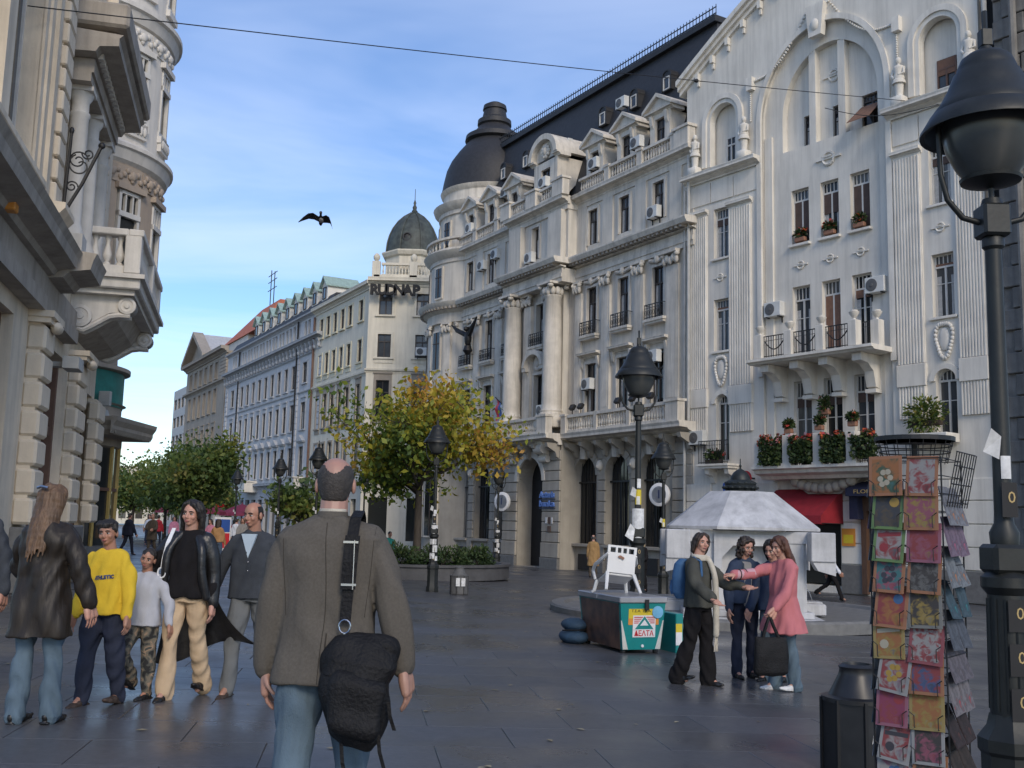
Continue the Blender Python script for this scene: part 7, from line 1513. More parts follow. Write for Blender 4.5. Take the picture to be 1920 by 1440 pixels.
def dirv(sx, abd, flex):
    a, f = R_(abd), R_(flex); return Vector((sx * math.sin(a) * abs(math.cos(f)), -math.sin(f) * math.cos(a) if abs(flex) < 89 else -math.sin(f), -math.cos(f) * math.cos(a)))
class Pose:
    def __init__(s, H, arms=None, legs=None, lean=0, head=(0, 0, 0), slim=1.0, sh=1.0):
        """arms: {-1: (abd, flex, abd2, flex2), 1: ...}; legs: {-1: (flex, knee, splay)}"""
        s.H = H; s.slim = slim; s.headrot = head; s.sh = sh
        arms = arms or {}; legs = legs or {}
        s.leg = {}
        for sx in (-1, 1):
            fx, kn, sp = legs.get(sx, (0, 0, 2)); hip = Vector((sx * .052 * H, 0, 0)); th = dirv(sx, sp, fx); knee = hip + th * .245 * H; sd = dirv(sx, sp * .4, fx - kn); ank = knee + sd * .235 * H; s.leg[sx] = [hip, knee, ank, fx - kn]
        zmin = min(s.leg[sx][2].z for sx in (-1, 1)); off = Vector((0, 0, .048 * H - zmin))
        for sx in (-1, 1): s.leg[sx] = [p + off for p in s.leg[sx][:3]] + [s.leg[sx][3]]
        s.hip = off.copy(); L_ = R_(lean)
        def sp(t): return Vector((0, -math.sin(L_) * t * H, s.hip.z + math.cos(L_) * t * H))
        s.sp = sp; s.neck = sp(.315); s.shc = sp(.295)
        s.arm = {}
        for sx in (-1, 1):
            a, f, a2, f2 = arms.get(sx, (9, 2, 4, 12)); S = s.shc + Vector((sx * .098 * H * sh, .0, -.026 * H)); E_ = S + dirv(sx, a, f) * .172 * H; W_ = E_ + dirv(sx, a2, f2) * .15 * H; s.arm[sx] = (S, E_, W_)
        s.headc = s.neck + Vector((0, -.016 * H, .022 * H))
def head_matrix(P):
    yaw, pitch, tilt = P.headrot
    return Matrix.Translation(P.headc) @ Matrix.Rotation(R_(yaw), 4, 'Z') @ Matrix.Rotation(R_(pitch), 4, 'X') @ Matrix.Rotation(R_(tilt), 4, 'Y')
def hand(mb, W_, d, palm_n, L, curl=25, sx=1, pointing=False, k=1.0):
    """palm and five fingers from wrist W_ along d; palm_n is the palm's facing"""
    d = d.normalized(); n = (palm_n - d * palm_n.dot(d)).normalized(); s = d.cross(n) * 1.0
    pc = W_ + d * L * .26
    for q in (-.3, 0, .3): limb(mb, [W_ + s * q * L * .35, pc + s * q * L * .62, W_ + d * L * .5 + s * q * L * .8], [L * .11, L * .135, L * .105], 8, 2)
    for i, (off, ln) in enumerate(((-.33, .36), (-.11, .44), (.11, .46), (.33, .40))):
        b = W_ + d * L * .5 + s * off * L * .72; c = curl * (.2 if pointing and i == 3 else (2.6 if pointing else 1)); a = R_(c)
        d1 = (d * math.cos(a * .6) + n * math.sin(a * .6)); d2 = (d * math.cos(a * 1.5) + n * math.sin(a * 1.5)); m_ = b + d1 * L * ln * .55; e = m_ + d2 * L * ln * .5
        limb(mb, [b, m_, e], [L * .052 * k, L * .048 * k, L * .038 * k], 7, 2)
    tb = W_ + d * L * .16 + s * L * .26; td = (d * .75 + s * .6 + n * .35).normalized(); limb(mb, [W_ + d * L * .08 + s * L * .12, tb, tb + td * L * .22, tb + (td + n * .35 + d * .3).normalized() * L * .4], [L * .09, L * .08, L * .06, L * .042], 7, 2)
def person(label, loc, rotz, H, P, top, trousers, hair, skin_='skin_fair', shoes='shoe_black', vox=.008, jacket=None, legw=1.0, flare=0.0, face=True, group=None, hairstyle='short', fold=.007, hands=None, topr=None, beard=False, sleeve=1.0, boot=1.0, scale=1.0, hairlen=.2, hback=.0):
    """top: (material, hem as fraction of H below hip line, half width, flare)"""
    hh = .132 * H * (1.06 if H < 1.6 else 1.0); HM = head_matrix(P); b = MB()
    # ---- head
    h = MB(); u = hh
    h.ell((0, .05 * u, .62 * u), (.335 * u, .41 * u, .37 * u), 16, 12); h.ell((0, -.07 * u, .40 * u), (.275 * u, .29 * u, .37 * u), 14, 10); h.ell((0, -.2 * u, .14 * u), (.13 * u, .13 * u, .09 * u), 10, 8); h.ell((0, -.28 * u, .6 * u), (.22 * u, .08 * u, .06 * u), 10, 6)
    h.tube([(0, -.33 * u, .55 * u), (0, -.41 * u, .42 * u), (0, -.44 * u, .365 * u)], [.035 * u, .05 * u, .06 * u], 8); h.ell((0, -.39 * u, .35 * u), (.085 * u, .06 * u, .045 * u), 8, 6); h.ell((0, -.345 * u, .235 * u), (.1 * u, .05 * u, .04 * u), 8, 6)
    for sx in (-1, 1): h.ell((sx * .345 * u, .05 * u, .45 * u), (.05 * u, .095 * u, .15 * u), 8, 8); h.ell((sx * .17 * u, -.24 * u, .38 * u), (.1 * u, .1 * u, .1 * u), 8, 6)
    h.xf(HM); b.add(h.v, h.f)
    nb = P.neck + Vector((0, .012 * H, -.04 * H)); limb(b, [nb, P.neck + Vector((0, .004 * H, 0)), HM @ Vector((0, .06 * u, .25 * u))], [.042 * H, .036 * H, .034 * H], 12, 3)
    # ---- slim core under the clothes
    loft(b, [(*(P.sp(t) + Vector((0, .008 * H, 0))), rx * H * P.slim * .72, ry * H * .72) for t, rx, ry in ((-.03, .075, .05), (.05, .075, .052), (.12, .068, .048), (.2, .078, .055), (.27, .085, .05), (.305, .04, .035))])
    for sx in (-1, 1):
        S, E_, W_ = P.arm[sx]; limb(b, [S - Vector((sx * .02 * H, 0, .01 * H)), E_, W_], [.014 * H, .013 * H, .0145 * H], 10)
        hp, kn, an, fl = P.leg[sx]; limb(b, [hp, kn, an], [.03 * H, .02 * H, .018 * H], 10); limb(b, [an, an + Vector((0, -.06 * H, -.03 * H))], [.02 * H, .015 * H], 8)
        hd = (hands or {}).get(sx, {}); d = hd.get('d') or (W_ - E_).normalized(); hand(b, W_, Vector(d), Vector(hd.get('n', (-sx, -.15, 0))), .108 * H, hd.get('curl', 28), sx, hd.get('point', False))
    me = fuse(b, skin_, 'person', vox * .8, 2); o = link('person', me, None, loc, rotz); tag(o, label, 'person', group)
    # ---- face details
    if face:
        e = MB(); ei = MB(); br_ = MB(); lp = MB()
        for sx in (-1, 1):
            e.ell((sx * .135 * u, -.30 * u, .50 * u), (.068 * u, .045 * u, .034 * u), 10, 8); ei.ell((sx * .135 * u, -.335 * u, .50 * u), (.032 * u, .018 * u, .032 * u), 8, 6); br_.tube([(sx * .05 * u, -.355 * u, .585 * u), (sx * .14 * u, -.355 * u, .61 * u), (sx * .22 * u, -.30 * u, .585 * u)], [.018 * u, .022 * u, .012 * u], 5)
            br_.tube([(sx * .075 * u, -.335 * u, .525 * u), (sx * .135 * u, -.352 * u, .538 * u), (sx * .2 * u, -.315 * u, .515 * u)], .010 * u, 4)
        lp.ell((0, -.385 * u, .245 * u), (.095 * u, .03 * u, .018 * u), 10, 6); lp.ell((0, -.38 * u, .215 * u), (.08 * u, .03 * u, .02 * u), 10, 6)
        for q, nm, mm in ((e, 'eyes', 'eye_white'), (ei, 'irises', 'eye_dark'), (br_, 'eyebrows', hair if hair != 'hair_blonde' else 'hair_brown'), (lp, 'lips', 'lip')): q.xf(HM).build(nm, mm, o, 60)
    # ---- hair
    hr = MB(); g = random.Random(int(H * 1000))
    if hairstyle not in ('bald', 'ring'):
        hr.ell((0, .085 * u, .69 * u), (.365 * u, .40 * u, .355 * u), 16, 12); hr.ell((0, .2 * u, .5 * u), (.33 * u, .3 * u, .33 * u), 14, 10)
        for k in range(26):
            a = g.uniform(-.2, math.pi + .2); t = g.uniform(.2, 1.0); hr.ell((.33 * u * math.cos(a) * math.sin(t * 1.5), .08 * u + .36 * u * math.sin(a) * math.sin(t * 1.5), .69 * u + .33 * u * math.cos(t * 1.5)), (.08 * u,) * 3, 7, 5)
    if hairstyle == 'fringe':
        for k in range(9): x = (k - 4) * .07 * u; hr.tube([(x, -.1 * u, 1.0 * u), (x * 1.15, -.33 * u, .86 * u), (x * 1.2, -.385 * u + abs(x) * .25, .70 * u)], [.06 * u, .055 * u, .02 * u], 6)
        for sx in (-1, 1): hr.tube([(sx * .3 * u, -.05 * u, .85 * u), (sx * .37 * u, -.06 * u, .65 * u), (sx * .365 * u, -.06 * u, .45 * u)], [.08 * u, .06 * u, .02 * u], 6)
    if hairstyle in ('long', 'tied'):
        n = 16 if hairstyle == 'long' else 10
        for k in range(n):
            a = math.pi * (k + .5) / n * 1.16 - .25; x, y = .36 * u * math.cos(a), .06 * u + .33 * u * math.sin(a); L_ = hairlen * H * g.uniform(.85, 1.1)
            if hairstyle == 'tied': x *= .9
            hr.tube([(x * .5, y * .5, .98 * u), (x * 1.02, y, .72 * u), (x * 1.1, y + .04 * u, .35 * u), (x * 1.1, y + (.12 + hback * .5) * u, .2 * u - L_ * .5), (x * .9 + g.uniform(-.03, .03), y + (.12 + hback) * u, .15 * u - L_)], [.1 * u, .12 * u, .115 * u, .1 * u, .02 * u], 7)
        for sx in (-1, 1): hr.tube([(0, -.16 * u, 1.0 * u), (sx * .2 * u, -.27 * u, .88 * u), (sx * .33 * u, -.2 * u, .62 * u), (sx * .35 * u, -.1 * u, .3 * u)], [.06 * u, .075 * u, .07 * u, .05 * u], 7)
    if hairstyle == 'curly':
        for k in range(110):
            a = g.uniform(-.75, math.pi + .75); zz = g.uniform(-.1, 1.0); r_ = .42 * u * (1 - max(0, zz - .75) * 1.5); hr.ell((r_ * math.cos(a), .07 * u + r_ * math.sin(a), zz * u), (g.uniform(.07, .12) * u,) * 3, 7, 5)
        for k in range(9): hr.ell(((k - 4) * .08 * u, -.27 * u + abs(k - 4) * .03 * u, .93 * u - abs(k - 4) * .025 * u), (.08 * u,) * 3, 7, 5)
    if hairstyle == 'ring':      # bald crown: a thin shell of hair round the sides and back
        q = MB(); na, nz = 46, 14
        for lay in (1.035, 1.0):
            for i in range(na + 1):
                a = -.32 + (math.pi + .64) * i / na; bk_ = abs(a - math.pi / 2); zt = .66 + .17 * min(1, (bk_ / .75) ** 1.6) + .012 * math.sin(i * 2.7); zl = .16 if bk_ < 1.0 else (.16 + .2 * min(1, (bk_ - 1.0) / .3))
                for j in range(nz + 1):
                    z = zl + (zt - zl) * j / nz; rr = math.sqrt(max(.02, 1 - ((z - .62) / .37) ** 2)) if z > .62 else 1 - .28 * ((.62 - z) / .46) ** 2
                    th = 1 + (lay - 1) * min(1, 3.2 * (nz - j) / nz); rr *= th if lay > 1 else .985; rr += .006 * math.sin(i * 5.1 + j * 1.9) * (lay > 1); q.v.append((.335 * rr * u * math.cos(a), .05 * u + .41 * rr * u * math.sin(a), z * u))
        K0 = (na + 1) * (nz + 1)
        for i in range(na):
            for j in range(nz):
                c0 = i * (nz + 1) + j; f_ = (c0, c0 + nz + 1, c0 + nz + 2, c0 + 1); q.f.append(f_); q.f.append(tuple(K0 + w for w in reversed(f_)))
            c0 = i * (nz + 1); q.f.append((c0, K0 + c0, K0 + c0 + nz + 1, c0 + nz + 1)); c0 += nz; q.f.append((c0 + nz + 1, K0 + c0 + nz + 1, K0 + c0, c0))
        q.xf(HM).build('hair', hair, o, 70)
    if hr.v:
        hr.xf(HM); link('hair', fuse(hr, hair, 'hair', max(.006, vox * .9), 2, .004, (0, 0, 1), 90, 3), o)
    # ---- trousers
    tm = trousers; t = MB(); lw = legw
    loft(t, [(*(P.sp(q)), rx * H, ry * H) for q, rx, ry in ((-.045, .084, .064), (0, .086, .065), (.05, .076, .055), (.09, .068, .046))])
    for sx in (-1, 1):
        hp, kn, an, fl = P.leg[sx]; an2 = an + (an - kn).normalized() * .022 * H; limb(t, [hp + Vector((0, 0, .01 * H)), hp.lerp(kn, .5), kn, kn.lerp(an, .55), an2], [.05 * H, .05 * H * lw, .038 * H * lw, .035 * H * lw * (1 + flare * .4), .029 * H * lw * (1 + flare)], 14)
    link('trousers', fuse(t, tm, 'trousers', vox, 3, fold * 1.35, (0, .3, .6), 52, 5), o)
    for sx in (-1, 1):
        hp, kn, an, fl = P.leg[sx]; s = MB(); M_ = Matrix.Translation(an) @ Matrix.Rotation(R_(fl * .8), 4, 'X'); k = H / 1.7 * boot
        for yy, zz, rx, rz in ((.028, -.03, .034, .04), (.0, -.035, .038, .042), (-.06, -.048, .042, .033), (-.12, -.056, .042, .025), (-.165, -.06, .03, .02)): s.ell((0, yy * k, zz * k), (rx * k, .05 * k, rz * k), 10, 8)
        s.box(-.036 * k, .036 * k, -.16 * k, .07 * k, -.082 * k, -.066 * k); s.xf(M_); link('shoe', fuse(s, shoes, 'shoe', vox, 2), o)
    # ---- upper garment with sleeves
    tmn, hem, hw, tf = top; tp = MB(); c = topr or 1.0
    rings = [*([(*P.sp(-hem), (max(hw, .112) + tf) * H, (.078 + tf) * H), (*P.sp(-hem * .5), (max(hw, .114) + tf * .55) * H, (.079 + tf * .6) * H)] if hem > .005 else []), (*P.sp(0), max(hw + tf * .3, .119) * H, (.079 + tf * .3) * H), (*P.sp(.08), hw * .96 * H, .072 * H), (*P.sp(.16), hw * .98 * H, .07 * H), (*(P.sp(.225) + Vector((0, .006 * H, 0))), (hw + .006) * H, .068 * H), (*(P.sp(.27) + Vector((0, .01 * H, 0))), (.118 * P.sh) * H, .058 * H), (*(P.sp(.292) + Vector((0, .01 * H, 0))), (.100 * P.sh) * H, .05 * H), (*(P.sp(.308) + Vector((0, .01 * H, 0))), .072 * H, .046 * H), (*(P.sp(.322) + Vector((0, .012 * H, 0))), .046 * H, .042 * H)]
    loft(tp, rings, 24, 2.5)
    for sx in (-1, 1):
        S, E_, W_ = P.arm[sx]; sh_ = S + Vector((-sx * .012 * H, 0, -.004 * H)); limb(tp, [sh_, S.lerp(E_, .5), E_, E_.lerp(W_, .5), W_ - (W_ - E_).normalized() * .004 * H], [.033 * H * sleeve ** .5, .034 * H * sleeve ** .8, .031 * H * sleeve, .029 * H * sleeve, .025 * H * sleeve], 14)
    link('jacket' if jacket is None else jacket, fuse(tp, tmn, 'jacket', vox, 3, fold * 1.7, (.3, 0, .8), 40, int(H * 100)), o)
    return o
from mathutils.bvhtree import BVHTree
def bvh_of(o, nm):
    ch = [c for c in o.children if c.name.startswith(nm)][0]; me = ch.data; return BVHTree.FromPolygons([v.co.copy() for v in me.vertices], [tuple(q.vertices) for q in me.polygons])
def seam(o, nm, pts, side, m, r=.003, name='seam'):
    t = bvh_of(o, nm); out = []
    for x, z in pts:
        h = t.ray_cast(Vector((x, side * 1.5, z)), Vector((0, -side, 0)))[0]
        if h: out.append((h.x, h.y + side * r * .3, h.z))
    if len(out) > 1: MB().tube(out, r, 5).build(name, m, o)
def tr(x, y): return (x, y, gz(x, y))
# ---------------------------------------------------------------- the bald man with the shoulder bag, seen from behind
PB = Pose(1.90, arms={-1: (16, -6, 13, 4), 1: (9, -4, 3, 8)}, legs={-1: (10, 6, 3), 1: (-6, 12, 3)}, lean=1, head=(4, 2, 0), sh=1.12)
bald = person('bald man in grey brown tweed jacket walking away with black shoulder bag', tr(-.83, 4.95), R_(180), 1.90, PB, ('tweed', .075, .118, .012), 'jeans_light', 'hair_bald', 'skin_bald', vox=.0075, hairstyle='ring', face=False, sleeve=1.25, fold=.006, legw=1.15, boot=1.05)
cl = MB(); nk = PB.neck; cl.lathe([(.083, -.055), (.078, -.02), (.070, .022), (.066, .024), (.066, -.04)], 0, 0, 24); cl.xf(Matrix.Translation(nk + Vector((0, .012, .012)))); cl.build('collar', 'tweed', bald, 50)
cl = MB(); cl.lathe([(.066, -.02), (.064, .034), (.061, .036), (.061, -.02)], 0, 0, 24); cl.xf(Matrix.Translation(nk + Vector((0, .008, .012)))); cl.build('shirt_collar', 'scarf_cream', bald, 50)
zz_ = np.linspace(1.6, .86, 26); seam(bald, 'jacket', [(.008 * math.sin(z * 9), z) for z in zz_], 1, 'tweed_seam', .002); seam(bald, 'jacket', [(-.02 + .003 * math.sin(z * 20), z) for z in np.linspace(1.08, .86, 10)], 1, 'tweed_seam', .0035, 'vent')
for sx in (-1, 1): seam(bald, 'jacket', [(sx * (.185 + .03 * math.sin((z - 1.2) * 3)), z) for z in np.linspace(1.56, 1.15, 14)], 1, 'tweed_seam', .0016)
SBg = thing('shoulder_bag', 'black nylon shoulder bag on hip of the bald man', 'bag', tr(-.83, 4.95), R_(180))
g_ = MB(); 
Mb = Matrix.Translation((-.175, .17, .855)) @ Matrix.Rotation(R_(-9), 4, 'Y') @ Matrix.Rotation(R_(8), 4, 'X')
i0 = len(g_.v); loft(g_, [(-.05, 0, -.26, .07, .045), (-.03, 0, -.22, .115, .07), (0, .01, -.06, .15, .09), (.01, 0, .1, .155, .085), (.0, -.01, .19, .135, .06), (-.03, -.02, .22, .09, .035)], 24, 3.2); loft(g_, [(-.02, .085, -.2, .09, .02), (-.02, .09, -.17, .11, .035), (-.02, .09, .0, .12, .04), (-.02, .085, .05, .11, .02)], 20, 3); g_.xf(Mb, i0); SB_ = link('body', fuse(g_, 'black_nylon', 'body', .008, 3, .02, (.5, 0, .6), 30, 4), SBg)
fl_ = MB(); loft(fl_, [(.02, .02, .02, .15, .095), (.01, .02, .1, .162, .098), (0, .0, .19, .14, .072), (-.03, -.01, .24, .09, .04)], 24, 3); fl_.xf(Mb); link('flap', fuse(fl_, 'black_nylon', 'flap', .008, 3, .016, (1, 0, .3), 34, 8), SBg)
def strap(pts, w, m, nm, par, th=.004, wd=(1, 0, 0)):
    s = MB(); wv = Vector(wd)
    for i in range(len(pts) - 1):
        p, q = Vector(pts[i]), Vector(pts[i + 1]); n = (q - p).cross(wv).normalized() * th
        s.hexa([tuple(p - wv * w / 2 - n), tuple(p + wv * w / 2 - n), tuple(p + wv * w / 2 + n), tuple(p - wv * w / 2 + n), tuple(q - wv * w / 2 - n), tuple(q + wv * w / 2 - n), tuple(q + wv * w / 2 + n), tuple(q - wv * w / 2 + n)])
    return s.build(nm, m, par)
strap([(-.125, -.10, 1.50), (-.125, -.06, 1.60), (-.125, 0, 1.632), (-.122, .09, 1.60), (-.118, .148, 1.5), (-.112, .162, 1.3), (-.105, .168, 1.13)], .05, 'black_nylon', 'strap', SBg)
strap([(-.121, .152, 1.52), (-.116, .172, 1.4), (-.112, .174, 1.28)], .066, 'black_nylon', 'shoulder_pad', SBg, .006)
bu = MB()
for z, y in ((1.49, .168), (1.3, .184)): bu.box(-.15, -.082, y, y + .004, z - .004, z + .006)
bu.box(-.137, -.133, .17, .186, 1.28, 1.5); bu.tube([(-.105 + .026 * math.cos(t), .172, 1.115 + .03 * math.sin(t)) for t in np.linspace(0, 2 * math.pi, 14)], .004, 5); bu.tube([(-.105, .172, 1.085), (-.105, .178, 1.03)], .006, 6); bu.build('buckle', 'chrome', SBg, 50)
for dx, z0, ln in ((-.1, .66, .14), (.06, .62, .16), (-.14, .8, .12)): strap([(-.18 + dx, .22, z0), (-.18 + dx - .01, .23, z0 - ln * .5), (-.18 + dx - .03, .22, z0 - ln)], .016, 'black_nylon', 'loose_strap', SBg, .003)
# ---------------------------------------------------------------- walkers on the left
PL1 = Pose(1.78, arms={-1: (24, -8, 16, 8), 1: (18, 20, -25, 75)}, legs={-1: (3, 2, 2), 1: (-2, 3, 2)}, lean=1, head=(-12, 0, 0))
lw = person('long haired woman in dark leather jacket and flared light jeans, from behind', tr(-3.52, 8.05), R_(172), 1.78, PL1, ('leather_brown', .17, .110, .024), 'jeans_light', 'hair_brown', hairstyle='long', face=False, sleeve=1.35, flare=.5, legw=.98, fold=.009, hairlen=.2, hback=.36)
hcl = MB(); HMx = head_matrix(PL1); hcl.tube([(-.05, .12, .21), (0, .135, .22), (.05, .12, .21)], .012, 6); hcl.xf(HMx).build('hair_clip', 'chrome', lw, 50)
PE = Pose(1.8, arms={-1: (10, 5, 6, 18), 1: (12, -8, 8, 6)}, legs={-1: (8, 4, 2), 1: (-8, 6, 2)})
person('man in grey jacket cut off by left edge of picture', tr(-4.62, 9.2), R_(-14), 1.8, PE, ('grey_cardigan', .09, .115, .01), 'jeans_dark', 'hair_grey', 'skin_tan', vox=.009, sleeve=1.25)
PY = Pose(1.52, arms={-1: (10, 8, 6, 20), 1: (14, 2, 10, 14)}, legs={-1: (9, 6, 3), 1: (-5, 8, 3)}, head=(8, 3, -4))
by_ = person('boy in yellow sweatshirt and dark jeans walking beside leather jacket woman', tr(-3.38, 8.95), R_(-12), 1.52, PY, ('yellow_sweat', .035, .118, .008), 'jeans_dark', 'hair_black', 'skin_tan', 'shoe_brown', sleeve=1.3, legw=1.3, hairstyle='fringe', fold=.008, boot=1.1)
def chest_text(o, P, body, size, m, z, yoff, w, ang=4):
    t_ = MB(); text_mb(t_, body, size, 0, 0, 0, .003, bold=.003, width=w); p = P.sp(z); t_.xf(Matrix.Translation(p + Vector((.03, 0, 0))) @ Matrix.Rotation(R_(ang), 4, 'Y')); tr_ = bvh_of(o, 'jacket')
    for i, v in enumerate(t_.v):
        h = tr_.ray_cast(Vector((v[0], -1.5, v[2])), Vector((0, 1, 0)))[0]; t_.v[i] = (v[0], (h.y if h else p.y - .11) - .004 + (v[1] - p.y) * .3, v[2])
    return t_.build('print', m, o)
chest_text(by_, PY, 'ATHLETIC', .042, 'sign_navy', .165, -.134, .17, -6)
PG = Pose(1.28, arms={-1: (16, 4, 10, 14), 1: (26, -6, 14, 10)}, legs={-1: (26, 58, 3), 1: (2, 2, 3)}, head=(14, 4, 10), lean=-1)
person('small boy in pale grey shirt and camouflage trousers, one foot lifted', tr(-3.2, 9.38), R_(-14), 1.28, PG, ('grey_tee', .045, .112, .012), 'camo', 'hair_black', 'skin_tan', 'shoe_black', sleeve=1.2, legw=1.25, hairstyle='short', boot=1.15)
PM = Pose(1.74, arms={-1: (32, 6, 26, 24), 1: (10, -4, 4, 8)}, legs={-1: (10, 5, 1), 1: (-9, 14, 1)}, head=(-4, 2, 3), lean=-1)
mo = person('dark haired mother in black top and beige trousers, long leather coat open', tr(-2.85, 9.45), R_(-6), 1.74, PM, ('black_knit', .022, .102, .0), 'beige_cord', 'hair_black', hairstyle='long', hairlen=.1, sleeve=1.1, flare=.55, legw=1.02, jacket='top')
# long leather coat: shoulders, sleeves, back panel blown out to one side
ct = MB(); Hm = 1.74
for sx in (-1, 1):
    S, E_, W_ = PM.arm[sx]; limb(ct, [S + Vector((-sx * .02, 0, .0)), S.lerp(E_, .5), E_, E_.lerp(W_, .5), W_], [.078, .073, .064, .06, .052], 14)
    limb(ct, [PM.sp(.3) + Vector((sx * .07, -.02, .0)), PM.sp(.22) + Vector((sx * .15, -.10, 0)), PM.sp(.1) + Vector((sx * .17, -.11, 0)), PM.sp(-.02) + Vector((sx * .2, -.06, 0))], [.035, .04, .035, .03], 10)
loft(ct, [(0, .11, PM.sp(-.05).z, .2, .04), (0, .11, PM.sp(.08).z, .185, .045), (0, .10, PM.sp(.18).z, .19, .05), (0, .075, PM.sp(.26).z, .19, .05), (0, .04, PM.sp(.3).z, .1, .045)], 20, 2.5)
link('coat', fuse(ct, 'leather_black', 'coat', .009, 3, .008, (0, 0, 1), 22, 9), mo)
tl = MB(); n1, n2 = 14, 10; V = {}
for j in range(n2 + 1):
    t = j / n2
    for i in range(n1 + 1):
        s = i / n1; xx = -.22 + .44 * s + (.42 * (s ** 1.6)) * t ** 1.2 - .10 * (1 - s) * t; yy = .13 + .12 * t * math.sin(s * 3) + .025 * math.sin(s * 15 + t * 3) * t; zz = PM.sp(-.02).z - t * (.60 - .22 * s * t + .05 * math.sin(s * 7)); V[i, j] = len(tl.v); tl.v.append((xx, yy, zz))
k0 = len(tl.v)
tl.v += [(x, y + .012, z) for x, y, z in tl.v[:k0]]
for j in range(n2):
    for i in range(n1): q = (V[i, j], V[i + 1, j], V[i + 1, j + 1], V[i, j + 1]); tl.f.append(q); tl.f.append(tuple(k0 + v for v in reversed(q)))
for i in range(n1): tl.f.append((V[i, n2], V[i + 1, n2], k0 + V[i + 1, n2], k0 + V[i, n2]))
for j in range(n2): tl.f.append((V[n1, j], k0 + V[n1, j], k0 + V[n1, j + 1], V[n1, j + 1])); tl.f.append((V[0, j + 1], k0 + V[0, j + 1], k0 + V[0, j], V[0, j]))
tl.build('coat_tail', 'leather_black', mo, 60)
strap([tuple(PM.sp(.295) + Vector((-.155, -.02, .055))), tuple(PM.sp(.25) + Vector((-.17, -.10, 0))), tuple(PM.sp(.17) + Vector((-.185, -.125, 0))), tuple(PM.sp(.13) + Vector((-.19, -.125, 0)))], .035, 'sign_white', 'bag_strap', mo, .004)
MB().tube([tuple(PM.sp(.12) + Vector((-.19 + .035 * math.sin(t), -.14, .045 * math.cos(t) - .03))) for t in np.linspace(.2, 6.1, 14)], .008, 6).build('strap_loop', 'sign_white', mo, 50)
PW = Pose(1.77, arms={-1: (26, 2, 16, 14), 1: (14, -14, 8, 6)}, legs={-1: (14, 6, 2), 1: (-14, 32, 2)}, head=(-14, 6, 0), lean=2)
wm = person('balding man in dark grey cardigan and grey trousers walking towards camera', tr(-2.36, 9.8), R_(-10), 1.77, PW, ('grey_cardigan', .03, .118, .006), 'grey_trouser', 'hair_black', 'skin_tan', 'shoe_brown', hairstyle='ring', sleeve=1.25, legw=1.15, jacket='cardigan')
pn = MB(); p0 = PW.sp(.27); pn.prism([(-.075, .06), (.075, .06), (.0, -.16)], -.128, -.10); pn.xf(Matrix.Translation((0, p0.y + .012, p0.z))); pn.build('tee_shirt', 'pale_tee', wm)
bt = MB()
for k in range(5): p = PW.sp(.16 - k * .045); bt.ell((.005, p.y - .122, p.z), (.007, .005, .007), 8, 6)
bt.build('buttons', 'chrome', wm, 50)
# ---------------------------------------------------------------- the girls at the fountain
PA = Pose(1.68, arms={-1: (24, 30, 10, 58), 1: (14, 42, 8, 82)}, legs={-1: (-8, 12, 3), 1: (4, 2, 3)}, head=(-26, -4, 6))
ga = person('girl in dark jacket and wide black trousers gesturing, cream scarf round neck', tr(2.16, 11.9), R_(48), 1.68, PA, ('olive_jacket', .02, .112, .006), 'black_knit', 'hair_dark', hairstyle='tied', hairlen=.03, sleeve=1.3, legw=1.2, flare=.7, hands={-1: {'n': (0, -.6, .8), 'curl': 18}, 1: {'n': (-.2, 0, 1), 'curl': 14}})
sc = MB(); sc.lathe([(.085, -.05), (.095, -.02), (.09, .02), (.075, .03), (.07, -.04)], 0, 0, 20); sc.xf(Matrix.Translation(PA.neck + Vector((0, .0, -.005)))); limb(sc, [PA.neck + Vector((.06, -.08, -.02)), PA.sp(.2) + Vector((.085, -.145, 0)), PA.sp(.05) + Vector((.1, -.16, 0)), PA.sp(-.1) + Vector((.12, -.15, 0)), PA.sp(-.2) + Vector((.13, -.14, 0))], [.03, .032, .034, .036, .034], 10); link('scarf', fuse(sc, 'scarf_cream', 'scarf', .009, 3, .005, (0, 0, 1), 40, 2), ga)
fr_ = MB()
for k in range(10): b0 = PA.sp(-.2) + Vector((.105 + k * .006, -.14, -.01)); fr_.tube([tuple(b0), tuple(b0 + Vector((random.uniform(-.02, .02), 0, -.09))), tuple(b0 + Vector((random.uniform(-.03, .03), 0, -.17)))], .004, 4)
fr_.build('scarf_fringe', 'scarf_cream', ga)
bp = thing('blue_backpack', 'blue backpack on the girl with cream scarf', 'backpack', tr(2.16, 11.9), R_(48)); q = MB(); loft(q, [(0, .2, .93, .12, .06), (0, .215, 1.0, .15, .085), (0, .22, 1.18, .15, .09), (0, .2, 1.32, .13, .075), (0, .17, 1.38, .1, .05)], 22, 2.8); link('body', fuse(q, 'blue_pack', 'body', .01, 3, .007, (0, 0, 1), 24, 6), bp); q = MB(); loft(q, [(0, .3, .98, .1, .02), (0, .31, 1.05, .11, .03), (0, .305, 1.14, .1, .02)], 16, 3); q.build('pocket', 'blue_pack', bp, 40)
for sx in (-1, 1): strap([(sx * .09, .12, 1.35), (sx * .1, .0, 1.41), (sx * .105, -.09, 1.36), (sx * .12, -.11, 1.2), (sx * .13, .02, 1.05)], .04, 'blue_pack', 'strap', bp)
PC = Pose(1.66, arms={-1: (10, 4, 4, 14), 1: (10, 8, 4, 20)}, legs={-1: (2, 2, 2), 1: (-2, 3, 2)}, head=(16, 14, 0))
gc = person('curly haired girl in dark denim jacket over grey hoodie, looking down', tr(2.86, 12.75), R_(10), 1.66, PC, ('denim_jacket', .0, .11, .004), 'jeans_dark', 'hair_dark', hairstyle='curly', sleeve=1.2, flare=.3)
